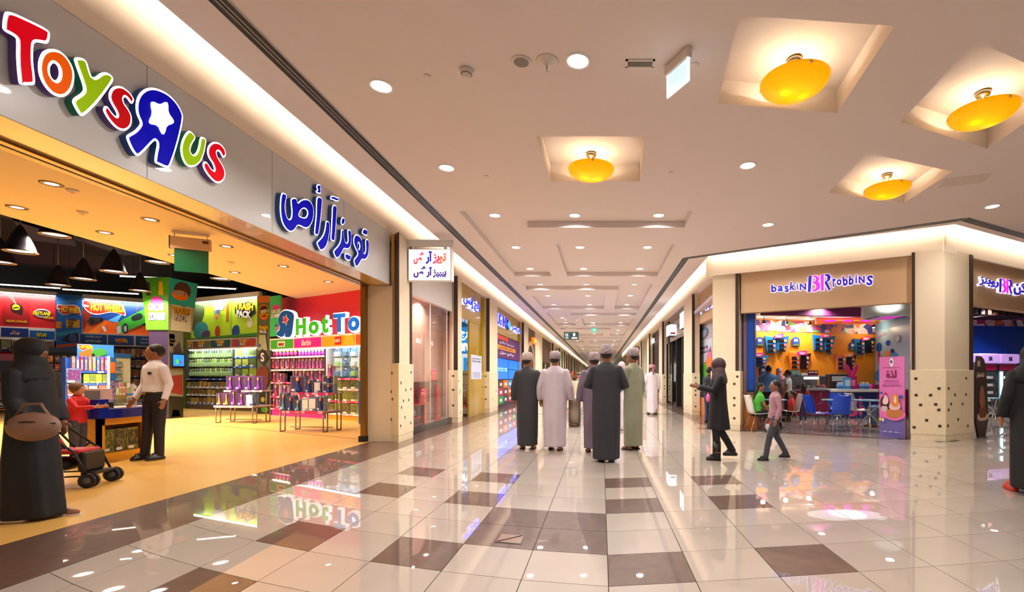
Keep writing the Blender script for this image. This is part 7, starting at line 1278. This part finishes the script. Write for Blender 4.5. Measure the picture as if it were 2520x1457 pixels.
def person(label, loc, face, h=1.75, skin=SKB, robe=None, shirt=None, sleeve='long', trousers=None, coat=None, shoes=SHOE, cap=None, turban=None, scarf=None, hair=HAIR, longhair=False, arms=None, legs=None, sit=False, lean=0.0, headyaw=0.0, vox=.011, width=1.0, group=None, sandals=False, curly=False, belt=False, hem=.07, bare=False, flare=1.0):
    s = h/1.75; t = thing('person', label, 'person', (loc[0], loc[1], 0), facing(*face), group); dz = -.44 if sit else 0.0; cl_, sl = math.cos(lean), math.sin(lean)
    def U(x, y, z): q = z-.95; return (x*width if z < 1.5 else x, y*cl_+q*sl, .95+dz+q*cl_-y*sl)
    def R(P): return [U(*p) for p in P]
    sh = [(-.172, 0, 1.375), (.172, 0, 1.375)]
    AR = [((-.245, -.02, 1.13), (-.255, .06, .89)), ((.245, -.02, 1.13), (.255, .06, .89))] if arms is None else arms
    HIP = [(-.09, 0, .93+dz), (.09, 0, .93+dz)]
    if sit: LG = [((-.11, .43, .50), (-.11, .42, .08)), ((.11, .43, .50), (.11, .42, .08))]
    elif legs is None: LG = [((-.10, .015, .50), (-.10, 0, .08)), ((.10, .015, .50), (.10, 0, .08))]
    else: LG = legs
    toe = (0, 1)
    cy, sy = math.cos(headyaw), math.sin(headyaw)
    def HD(x, y, z): x, y, z = x*1.06, y*1.06, 1.605+(z-1.648)*1.06 if z > 1.5 else z-.02; return U(x*cy-y*sy, x*sy+y*cy, z)
    tor = [(.89, .155, .11), (.98, .16, .115), (1.10, .138, .10), (1.25, .155, .108), (1.36, .172, .108), (1.43, .14, .085), (1.475, .07, .06)]
    def hand(b, e, w, r=1.0):
        e, w = Vector(e), Vector(w); d = (w-e).normalized(); side = Vector((0, 1, 0)) if abs(d.y) < .8 else Vector((0, 0, 1)); side = (side-d*side.dot(d)).normalized(); nn = d.cross(side)
        b.tube([w-d*.01, w+d*.045, w+d*.085], [.026, .036, .032], 8, sq=.55, up=tuple(side))
        for k_, (o_, L_) in enumerate(((-.027, .060), (-.009, .072), (.009, .068), (.027, .052))):
            p = w+d*.08+side*o_; b.tube([p, p+d*L_*.5+nn*.006, p+d*L_*.95+nn*.024], [.0105, .0095, .008], 6)
        p = w+d*.03+side*.03; b.tube([p, p+side*.028+d*.022, p+side*.036+d*.055], [.013, .011, .009], 6)
    b = MB(); b.loft([R(ell(0, 0, z, rx, ry, 16)) for z, rx, ry in tor])
    b.tube(R([(0, -.01, 1.42), (0, .0, 1.50), (0, .01, 1.58)]), [.062, .055, .055], 12)
    hb = MB().ball((0, .012, 1.648), (.076, .097, .115), 16, 12).ball((0, .042, 1.585), (.052, .058, .055), 12, 8).ball((0, .112, 1.632), (.013, .018, .024), 8, 6).ball((-.077, .0, 1.64), (.012, .022, .032), 8, 6).ball((.077, .0, 1.64), (.012, .022, .032), 8, 6)
    b.add([HD(*p) for p in hb.v], hb.f)
    Aw = []
    for i in (0, 1):
        S_ = Vector(U(*sh[i])); E_ = Vector(U(*AR[i][0])); W_ = Vector(U(*AR[i][1])); Aw.append((S_, E_, W_)); b.tube([S_, S_.lerp(E_, .5), E_, E_.lerp(W_, .4), W_], [.05, .044, .036, .036, .025], 10); b.ball(tuple(S_), .055, 10, 7); hand(b, E_, W_)
    for i in (0, 1):
        K_, A_ = Vector(LG[i][0]), Vector(LG[i][1]); H_ = Vector(HIP[i]); b.tube([H_, H_.lerp(K_, .5), K_, K_.lerp(A_, .35), A_], [.082, .07, .052, .05, .036], 10); b.ball(tuple(H_), .085, 10, 7)
        f_ = MB().ball((0, .055, .035), (.038, .115, .034), 12, 8); b.add([(x+A_.x, y+A_.y, z+max(0, A_.z-.08)) for x, y, z in f_.v], f_.f); b.tube([A_, (A_.x, A_.y+.01, max(.04, A_.z-.05))], [.036, .034], 8)
    if vox: remesh(b, vox, 2, 'body', skin, t, s)
    # face
    fb = lambda nm, c, r, m: (lambda g: MB().add([tuple(Vector(HD(*p))*s) for p in g.v], g.f, 0, True).build(nm, m, t))(MB().ball(c, r, 8, 6))
    if not bare:
        for sx in (-1, 1): fb('eye', (sx*.031, .098, 1.655), (.012, .008, .008), EYE)
        fb('mouth', (0, .096, 1.583), (.022, .008, .007), LIP)
    if hair and not scarf:
        g = MB().ball((0, -.014, 1.678), (.085 if not curly else .105, .1 if not curly else .115, .104 if not curly else .115), 16, 12)
        if curly: g.v = [(x*(1+.05*math.sin(37*z+21*x)), y*(1+.05*math.sin(31*x+17*z)), z) for x, y, z in g.v]
        MB().add([tuple(Vector(HD(*p))*s) for p in g.v], g.f, 0, True).build('hair', hair, t)
        if longhair: g = MB().loft([ell(0, -.075, z, rx, .045, 12) for z, rx in ((1.70, .07), (1.60, .09), (1.45, .10), (1.30, .085), (1.20, .05))]); MB().add([tuple(Vector(HD(*p))*s) for p in g.v], g.f, 0, True).build('hair', hair, t)
    if cap: g = MB().lathe([(.0005, 1.80), (.055, 1.797), (.080, 1.782), (.092, 1.72), (.094, 1.662), (.088, 1.658), (.0005, 1.70)], 20, (0, -.005, 0), sy=1.16); MB().add([tuple(Vector(HD(*p))*s) for p in g.v], g.f, 0, True).build('cap', cap, t)
    if turban:
        for k_, (z, r_) in enumerate(((1.675, .088), (1.705, .092), (1.735, .082), (1.76, .06))):
            ring = [(r_*math.cos(a), -.008+r_*1.18*math.sin(a), z+.012*math.sin(2*a+k_)) for a in [2*PI*i/20 for i in range(21)]]; g = MB().tube(ring, .028, 8); MB().add([tuple(Vector(HD(*p))*s) for p in g.v], g.f, 0, True).build('turban_wrap', turban, t)
        g = MB().ball((0, -.008, 1.755), (.065, .075, .04), 12, 6).tube([(0, -.1, 1.68), (.01, -.13, 1.55), (0, -.125, 1.42)], [.03, .025, .012], 8); MB().add([tuple(Vector(HD(*p))*s) for p in g.v], g.f, 0, True).build('turban_tail', turban, t)
    if scarf:
        g = MB().ball((0, -.014, 1.66), (.092, .104, .118), 16, 12).loft([ell(0, -.012, z, rx, ry, 16) for z, rx, ry in ((1.64, .085, .085), (1.55, .092, .095), (1.46, .15, .115), (1.36, .20, .135), (1.30, .19, .13))]); g.v = [(x, min(y, .085), z) if not bare else (x*1.06, y*(1.28 if y > 0 and z > 1.5 else 1.02), z) for x, y, z in g.v]
        MB().add([tuple(Vector(HD(*p) if p[2] > 1.5 else U(*p))*s) for p in g.v], g.f, 0, True).build('headscarf', scarf, t)
    def sleeves(g, r0, r1, full=1.0):
        for S_, E_, W_ in Aw:
            if full >= 1: g.tube([S_, S_.lerp(E_, .5), E_, E_.lerp(W_, .5), E_.lerp(W_, .97)], [r0, r0*.95, r0*.85, r1*1.05, r1], 10)
            else: g.tube([S_, S_.lerp(E_, full*.5), S_.lerp(E_, full)], [r0, r0*.98, r0*.95], 10)
            g.ball(tuple(S_), r0*1.02, 10, 7)
    if robe:
        ph = loc[0]*3; g = MB(); st = LG[1][1][1]-LG[0][1][1]
        g.loft([R(ell(0, 0, 1.50, .066, .064)), R(ell(0, -.005, 1.468, .10, .078)), R(ell(0, -.005, 1.432, .138, .094)), R(ell(0, 0, 1.365, .184, .12)), R(ell(0, 0, 1.22, .195, .135, fold=.01)), R(ell(0, 0, 1.0, .195, .14, fold=.02, ph=ph))]+[R(ell(0, 0, z, rx, ry+abs(st)*.35*(1-z), 28 if 0 else 20, f, 6, ph)) for z, rx, ry, f in ((.8, .195, .15, .03), (.55, .192*flare, .15*flare, .05), (.3, .185*flare, .145*flare, .065), (hem+.02, .18*flare, .145*flare, .075), (hem, .175*flare, .14*flare, .075))])
        sleeves(g, .07, .062); remesh(g, max(vox*1.35, .014), 2, 'robe', robe, t, s)
    if shirt:
        g = MB(); lo_ = (.99 if belt else .90) if not sit else .88; g.loft([R(ell(0, 0, z, rx, ry, 18, f)) for z, rx, ry, f in ((lo_, .175, .13, .02), (1.03, .172, .13, .02), (1.12, .158, .122, .015), (1.25, .172, .125, 0), (1.37, .188, .122, 0), (1.435, .145, .092, 0), (1.488, .068, .062, 0))])
        sleeves(g, .062, .042, {'long': 1.0, 'short': .55}[sleeve]); remesh(g, max(vox*1.2, .013), 2, 'shirt', shirt, t, s)
        g = MB().tube(R([(.06*math.cos(a), .058*math.sin(a)+.004, 1.487) for a in [2*PI*i/14 for i in range(15)]]), .014, 6); g.v = [tuple(Vector(p)*s) for p in g.v]; g.build('collar', shirt, t)
    if trousers:
        g = MB(); g.loft([R(ell(0, 0, z, rx, ry, 18)) for z, rx, ry in ((.88, .165, .125), (.95, .172, .128), (1.03, .168, .124))])
        for i in (0, 1): H_, K_, A_ = Vector(HIP[i]), Vector(LG[i][0]), Vector(LG[i][1]); g.tube([H_, H_.lerp(K_, .5), K_, K_.lerp(A_, .5), A_+Vector((0, 0, -.02))], [.098, .086, .07, .062, .058], 12); g.ball(tuple(H_), .098, 10, 7)
        remesh(g, max(vox*1.2, .013), 2, 'trousers', trousers, t, s)
    if belt:
        g = MB().loft([R(ell(0, 0, z, .178, .134, 20)) for z in (.985, 1.02)]); g.v = [tuple(Vector(p)*s) for p in g.v]; bo = g.build('belt', SHOE, t); g = MB().box(-.03, .03, .128, .142, .982, 1.023); g.v = [tuple(Vector(U(*p))*s) for p in g.v]; g.build('buckle', mat('gold_buckle', (210, 140, 40), .2, .9), t)
    if coat:
        g = MB(); g.loft([R(ell(0, 0, z, rx, ry, 20, f, 6)) for z, rx, ry, f in ((.52, .23, .19, .05), (.75, .21, .165, .04), (1.0, .19, .14, .02), (1.2, .185, .132, .01), (1.37, .195, .125, 0), (1.44, .14, .092, 0), (1.485, .072, .066, 0))]); sleeves(g, .068, .052); remesh(g, max(vox*1.3, .014), 2, 'coat', coat, t, s)
    for i in (0, 1):
        A_ = Vector(LG[i][1]); up = max(0, A_.z-.08); g = MB()
        if sandals: g.hprism([(A_.x+x, A_.y+y) for x, y in chaikin([(-.04, -.06), (.04, -.06), (.048, .1), (.03, .175), (-.03, .175), (-.048, .1)], 1)], 0.0+up, .018+up); g.tube([(A_.x-.045, A_.y+.06, .02+up), (A_.x, A_.y+.06, .078+up), (A_.x+.045, A_.y+.06, .02+up)], .012, 6)
        else: g.loft([[(A_.x+x*k_, A_.y+.045+(y-.045)*k_, z+up) for x, y in chaikin([(-.045, -.08), (.045, -.08), (.055, .08), (.04, .185), (-.04, .185), (-.055, .08)], 2)] for z, k_ in ((0.0, .92), (.03, .94), (.055, .82), (.08, .55), (.105, .45))])
        g.v = [tuple(Vector(p)*s) for p in g.v]; g.s = [True]*len(g.s) if not sandals else g.s; g.build('sandal' if sandals else 'shoe', shoes, t)
    return t
CAPM = pmat('kumma_cap', [(226, 210, 200), (130, 96, 90), (236, 226, 216)], 55, .7, kind='NOISE'); CAPL = pmat('kumma_lilac', [(196, 180, 180), (130, 110, 116), (206, 190, 190)], 50, .7, kind='NOISE')
def robem(nm, c): return mat(nm, c, .7, noise=(3, .12), bump=.15)
CH = robem('robe_charcoal', (52, 52, 56)); LI = robem('robe_lilac_white', (206, 190, 196)); SL = robem('robe_slate', (46, 45, 52)); MV = robem('robe_mauve', (120, 104, 122)); SG_ = robem('robe_sage', (150, 150, 126)); WT = robem('robe_white', (222, 212, 220)); BKR = robem('abaya_black', (12, 11, 14))
SAN = mat('sandal_brown', (60, 36, 26), .5)
step = [((-.10, .12, .50), (-.10, .16, .08)), ((.10, -.02, .50), (.10, -.20, .10))]
fold = [((-.27, .0, 1.14), (-.10, .20, 1.12)), ((.27, .0, 1.14), (.10, .20, 1.12))]
person('man in charcoal robe and patterned cap standing beside the video wall reflection', fl(1298, 1105), (.05, 1), 1.76, robe=CH, cap=CAPM, shoes=SAN, sandals=True, headyaw=-.5)
person('man in lilac white robe and knitted cap walking left of the litter bin', fl(1366, 1107), (.1, 1), 1.78, robe=LI, cap=CAPL, shoes=SAN, sandals=True, legs=[((-.10, .06, .50), (-.10, .10, .08)), ((.10, 0, .50), (.10, -.10, .09))], width=1.12)
person('man in slate robe with folded arms nearest in the group of robed men', fl(1492, 1135), (.1, 1), 1.82, robe=SL, cap=CAPL, shoes=SHOE, arms=fold, width=1.1, legs=[((-.08, .04, .50), (-.08, .05, .08)), ((.08, 0, .50), (.08, -.05, .08))], hem=.04)
person('man in mauve robe half hidden behind the slate robed man', fl(1462, 1112), (-.1, 1), 1.75, robe=MV, cap=CAPL, shoes=SAN, sandals=True)
person('man in sage green robe turning aside at the edge of the group', fl(1558, 1106), (-.75, .65), 1.84, robe=SG_, cap=CAPL, shoes=SHOE, sandals=True, arms=[((-.24, .05, 1.14), (-.22, .22, .95)), ((.245, -.02, 1.13), (.255, .05, .89))])
person('person in white robe and pale headscarf beyond the sage robed man', fl(1530, 1058), (.0, 1), 1.72, robe=WT, scarf=mat('scarf_pink_white', (222, 170, 176), .7), hair=None, shoes=SAN, vox=.014)
person('man in white robe and maroon turban walking away by the shop pillars', fl(1605, 1020), (-.1, 1), 1.76, robe=WT, turban=pmat('turban_maroon', [(130, 60, 76), (190, 150, 156), (110, 44, 60)], 40, .8, kind='NOISE'), shoes=SAN, legs=step, vox=.014)
person('distant person in white robe beside the planters', (-2.05, 44, 0), (.2, 1), 1.75, robe=WT, cap=CAPM, vox=.022); person('distant person in dark clothes beside the planters', (-2.45, 44.5, 0), (.3, 1), 1.72, shirt=mat('dk', (40, 34, 36), .7), trousers=SHOE, vox=.022); person('distant person in navy clothes walking beyond the white robe', (-1.75, 47, 0), (0, 1), 1.74, shirt=mat('dn', (30, 34, 60), .7), trousers=SHOE, vox=.022); person('distant person in beige robe farthest along the corridor', (-1.5, 51, 0), (0, 1), 1.75, robe=robem('robe_beige', (190, 160, 140)), vox=.022)
# toy shop people
WSH = mat('white_shirt', (236, 228, 232), .6, noise=(5, .06), bump=.1); NVT = mat('navy_trousers', (18, 16, 30), .6)
g = person('security guard in white shirt and navy trousers beside the play table', fl(382, 1130), (-.28, -1), 1.86, shirt=WSH, trousers=NVT, belt=True, shoes=SHOE, headyaw=-.55, arms=[((-.25, -.03, 1.13), (-.29, .06, .90)), ((.25, -.01, 1.13), (.28, .10, .91))], legs=[((-.10, .01, .50), (-.09, 0, .08)), ((.10, .03, .50), (.12, .06, .08))])
MB().box(-.115, -.05, .118, .132, 1.36, 1.40).build('chest_badge', BLK, g); MB().tube([(.297+.03*math.cos(a), .09+.03*math.sin(a), .985) for a in [2*PI*i/12 for i in range(13)]], .012, 6).build('wrist_watch', BLK, g)
REDS = mat('red_top', (206, 16, 26), .6); JEAN = mat('jeans', (56, 70, 100), .7, noise=(30, .25)); JEANG = mat('jeans_grey', (70, 70, 80), .7, noise=(30, .2))
person('small child in red top and jeans reaching over the play table', (fl(216, 1143).x, 6.92, 0), (1, .25), 1.24, SKL, shirt=REDS, trousers=JEANG, hair=HAIRB, curly=True, shoes=mat('trainer_grey', (70, 72, 76), .5), arms=[((-.22, .14, 1.22), (-.14, .36, 1.24)), ((.22, .14, 1.22), (.14, .38, 1.24))])
person('child in white shirt among the shelves behind the guard', at(326, 1000, 17.0), (.2, 1), 1.25, SKB, shirt=WSH, sleeve='short', trousers=mat('khaki', (120, 100, 70), .7), vox=.016)
wm = person('woman in flowing black abaya striding past the toy shop entrance', fl(78, 1278), (1, .12), 1.70, robe=BKR, scarf=BKR, hair=None, shoes=mat('sandal_cream', (210, 190, 180), .5), sandals=True, width=.95, hem=.03, flare=1.05, legs=[((-.10, .10, .50), (-.10, .16, .08)), ((.10, -.02, .50), (.10, -.12, .09))], arms=[((-.20, .02, 1.14), (-.18, .10, .92)), ((.20, .02, 1.14), (.19, .12, .94))], bare=True)
hbp = fl(78, 1278); hg = thing('handbag', 'soft beige handbag swinging from the arm of the woman in black', 'bag', (hbp.x+.26, hbp.y-.20, .88), .3); HBM = mat('bag_beige', (150, 112, 92), .5, noise=(6, .25)); MB().ball((0, 0, 0), (.19, .08, .13), 16, 10).build('bag_body', HBM, hg); MB().tube([(-.12, 0, .09), (-.06, 0, .2), (.05, 0, .2), (.11, 0, .09)], .014, 7).build('strap', HBM, hg); MB().tube([(-.17, -.03, .03), (0, -.078, .05), (.17, -.03, .03)], .010, 6).build('seam', DARK, hg)
# stroller
sp_ = fl(160, 1196); ST = thing('stroller', 'folding baby stroller with red seat and black frame before the play table', 'stroller', (sp_.x, sp_.y, 0), .25); RS = mat('stroller_red', (196, 20, 44), .6, noise=(9, .2)); BF = mat('stroller_black', (18, 17, 20), .45)
for sy in (-.19, .19):
    MB().tube([(.36, sy, .10), (.22, sy, .42), (-.42, sy, .98), (-.56, sy, 1.04)], .013, 8).build('handle_frame', BF, ST); MB().tube([(-.34, sy, .10), (.12, sy, .50)], .013, 8).build('rear_leg', BF, ST); MB().tube([(-.34, sy, .14), (.36, sy, .14)], .010, 6).build('side_rail', BF, ST)
    MB().tube([(-.56, sy, 1.04), (-.64, sy, 1.0)], .02, 8).build('grip', BF, ST)
    for wx in (-.34, .36):
        for o_ in (-.03, .03):
            wl_ = MB().lathe([(.045, -.014), (.08, -.016), (.088, -.008), (.088, .008), (.08, .016), (.045, .014)], 16); wl_.v = [(x+wx, z+sy+o_, y+.09) for x, y, z in wl_.v]; w_ = wl_.build('wheel', BF, ST); hb_ = MB().lathe([(.0005, -.012), (.046, -.012), (.046, .012), (.0005, .012)], 10); hb_.v = [(x+wx, z+sy+o_, y+.09) for x, y, z in hb_.v]; hb_.build('hub', mat('hub_grey', (90, 90, 94), .4), w_)
MB().box(-.10, .26, -.17, .17, .40, .45).build('seat', RS, ST, bev=.02); bk_ = MB().box(-.025, .025, -.17, .17, 0, .52); c_, s_ = math.cos(-.5), math.sin(-.5); bk_.v = [(-.10+x*c_+z*s_, y, .43-x*s_+z*c_) for x, y, z in bk_.v]; bk_.build('backrest', RS, ST, bev=.015); MB().box(.22, .30, -.16, .16, .18, .42).build('calf_panel', BF, ST, bev=.02); MB().box(.26, .40, -.16, .16, .15, .18).build('footrest', BF, ST); MB().ball((-.05, 0, .27), (.2, .15, .09), 12, 8).build('basket', BF, ST)
for sy in (-.07, .07): MB().tube([(-.3, sy, .86), (-.08, sy, .62), (.05, sy, .46)], .014, 6).build('harness', BF, ST)
# ice cream shop people
BOOT = mat('boot_black', (16, 14, 16), .35)
w_ = person('woman in black knee length coat and boots walking in front of the corner pillar', fl(1768, 1131), (-1, .1), 1.64, SKB, coat=BKR, scarf=mat('scarf_brown', (70, 50, 52), .7), hair=None, trousers=mat('tights_black', (14, 12, 14), .6), shoes=BOOT, arms=[((-.23, .12, 1.18), (-.14, .34, 1.24)), ((.23, .12, 1.18), (.14, .34, 1.24))], legs=[((-.08, .05, .50), (-.07, .04, .08)), ((.08, -.04, .50), (.08, -.26, .14))], bare=True)
s_ = 1.64/1.75
for lx_, ly_ in ((-.07, .04),): MB().lathe([(.062, .03), (.066, .12), (.066, .30), (.058, .30)], 14, (lx_*s_, ly_*s_, 0)).build('boot_shaft', BOOT, w_); MB().tube([((lx_+.066*math.cos(a))*s_, (ly_+.066*math.sin(a))*s_, .13) for a in [2*PI*i/12 for i in range(13)]], .01, 6).build('boot_strap', mat('strap_brass', (150, 110, 60), .3, .7), w_)
person('child in dusty pink top and grey jeans walking past the white chairs', fl(1908, 1132), (-1, .05), 1.28, SKB, shirt=mat('pink_top', (176, 130, 140), .7), trousers=JEANG, legs=[((-.10, .16, .50), (-.10, .24, .08)), ((.10, -.06, .50), (.10, -.28, .12))], hair=HAIR)
pc = fl(1935, 1132)
GRNT = mat('green_top', (70, 170, 50), .7)
person('woman in green top with blue sash sitting on the white chair', (cW1.x-.02, cW1.y, 0), (1, .15), 1.62, SKB, shirt=GRNT, sleeve='short', trousers=mat('dark_trousers', (24, 20, 26), .7), hair=HAIR, longhair=True, sit=True, lean=.18, arms=[((-.22, .10, 1.15), (-.12, .32, 1.05)), ((.22, .10, 1.15), (.14, .33, .98))], headyaw=-.3)
sh_ = thing('green_bag', 'small green cloth bag on the lap of the seated woman', 'bag', (cW1.x+.36, cW1.y-.02, .60)); MB().ball((0, 0, 0), (.12, .08, .07), 12, 8).build('bag_body', mat('bag_green', (90, 190, 50), .6), sh_); MB().tube([(-.08, 0, .05), (0, 0, .12), (.08, 0, .05)], .008, 6).build('strap', GRNT, sh_)
pbq = fl(1900, 1064); pb2 = thing('plastic_bag', 'crinkled white carrier bag with red print on the floor by the seated woman', 'bag', (pbq.x, pbq.y, 0)); g_ = MB().lathe([(.0005, 0), (.13, .01), (.16, .12), (.13, .26), (.07, .34), (.09, .42)], 14); g_.v = [(x*(1+.12*math.sin(9*z+5*x)), y*(1+.1*math.sin(11*x)), z) for x, y, z in g_.v]; g_.build('bag_body', mat('bag_white', (206, 196, 196), .4), pb2); MB().ball((-.06, -.10, .24), (.06, .03, .08), 8, 6).build('red_print', REDI, pb2)
person('man in light blue shirt leaning at the display case', (at(1893, 1000, 13.7).x, 13.7, 0), (.15, 1), 1.68, SKB, shirt=mat('blue_shirt', (80, 130, 196), .7), sleeve='short', trousers=NVT, width=1.25, lean=.12, arms=[((-.24, .10, 1.15), (-.16, .33, 1.08)), ((.24, .10, 1.15), (.16, .33, 1.08))], vox=.014)
person('person with pink striped headscarf behind the man in blue', (at(1917, 1000, 14.35).x, 14.35, 0), (.3, 1), 1.62, SKB, robe=robem('robe_rose', (170, 130, 140)), scarf=pmat('scarf_stripe', [(200, 130, 150), (226, 190, 196), (170, 100, 120)], 25, .7, kind='NOISE'), hair=None, vox=.014)
person('boy in white and grey T-shirt beside the man in blue', (at(1939, 1000, 13.9).x, 13.9, 0), (-.8, .6), 1.55, SKB, shirt=mat('grey_tee', (200, 200, 200), .7), sleeve='short', trousers=NVT, vox=.014)
person('girl in red checked top and jeans facing the counter', fl(1977, 1038), (.1, 1), 1.15, SKB, shirt=pmat('red_check', [(150, 40, 50), (190, 80, 80), (110, 30, 44)], 30, .7), trousers=JEAN, hair=HAIR, longhair=True, shoes=WSH, arms=[((-.24, .1, 1.2), (-.26, .30, 1.3)), ((.24, .02, 1.15), (.27, .14, .95))], vox=.014)
q = fl(1946, 1054); person('small boy in red shirt sitting on the second white chair', (q.x+.02, q.y, 0), (-1, .1), 1.3, SKB, shirt=mat('red_tee', (200, 50, 56), .7), sleeve='short', trousers=NVT, sit=True, vox=.014)
q = fl(2186, 1050); cq = shell_chair(q, facing(-1, 0), 'white', 'white shell chair hidden behind the pink board'); person('man in blue jeans sitting behind the pink board', (q.x, q.y, 0), (-1, .0), 1.75, SKB, shirt=mat('dark_tee', (50, 40, 50), .7), sleeve='short', trousers=mat('jeans_light', (90, 130, 180), .7, noise=(30, .2)), sandals=True, shoes=SHOE, sit=True, vox=.014)
person('woman in black top and jeans leaning by the ice cream poster', (3.12, 13.6, 0), (.9, .5), 1.62, SKB, shirt=mat('black_tee', (20, 20, 26), .7), sleeve='short', trousers=JEAN, lean=.06, arms=[((-.23, .08, 1.15), (-.10, .26, 1.12)), ((.23, .06, 1.15), (.12, .26, 1.10))], vox=.013)
hp_ = thing('pink_handbag', 'small round pink handbag carried by the woman at the poster', 'bag', (3.06, 13.38, .72)); MB().ball((0, 0, 0), (.06, .11, .13), 12, 8).build('bag_body', mat('bag_pink', (226, 90, 150), .4), hp_); MB().tube([(0, -.06, .1), (0, -.03, .34), (0, .03, .36), (0, .06, .1)], .008, 6).build('strap', mat('bag_pink', (226, 90, 150)), hp_)
person('person in black cut by the picture edge with a red shoe', (4.83, 5.25, 0), (.3, 1), 1.7, SKB, robe=BKR, scarf=BKR, hair=None, shoes=mat('shoe_red', (190, 50, 30), .5), bare=True, legs=step)

bpy.data.scenes.remove(TMP)
# ------------------------------------------------------------------ drop the prototypes parked below the floor
for o in [o for o in bpy.data.objects if o.parent is None and o.location.z < -40]:
    for c in KIDS.get(o.name, []):
        for g in KIDS.get(c.name, []): bpy.data.objects.remove(g)
        bpy.data.objects.remove(c)
    bpy.data.objects.remove(o)
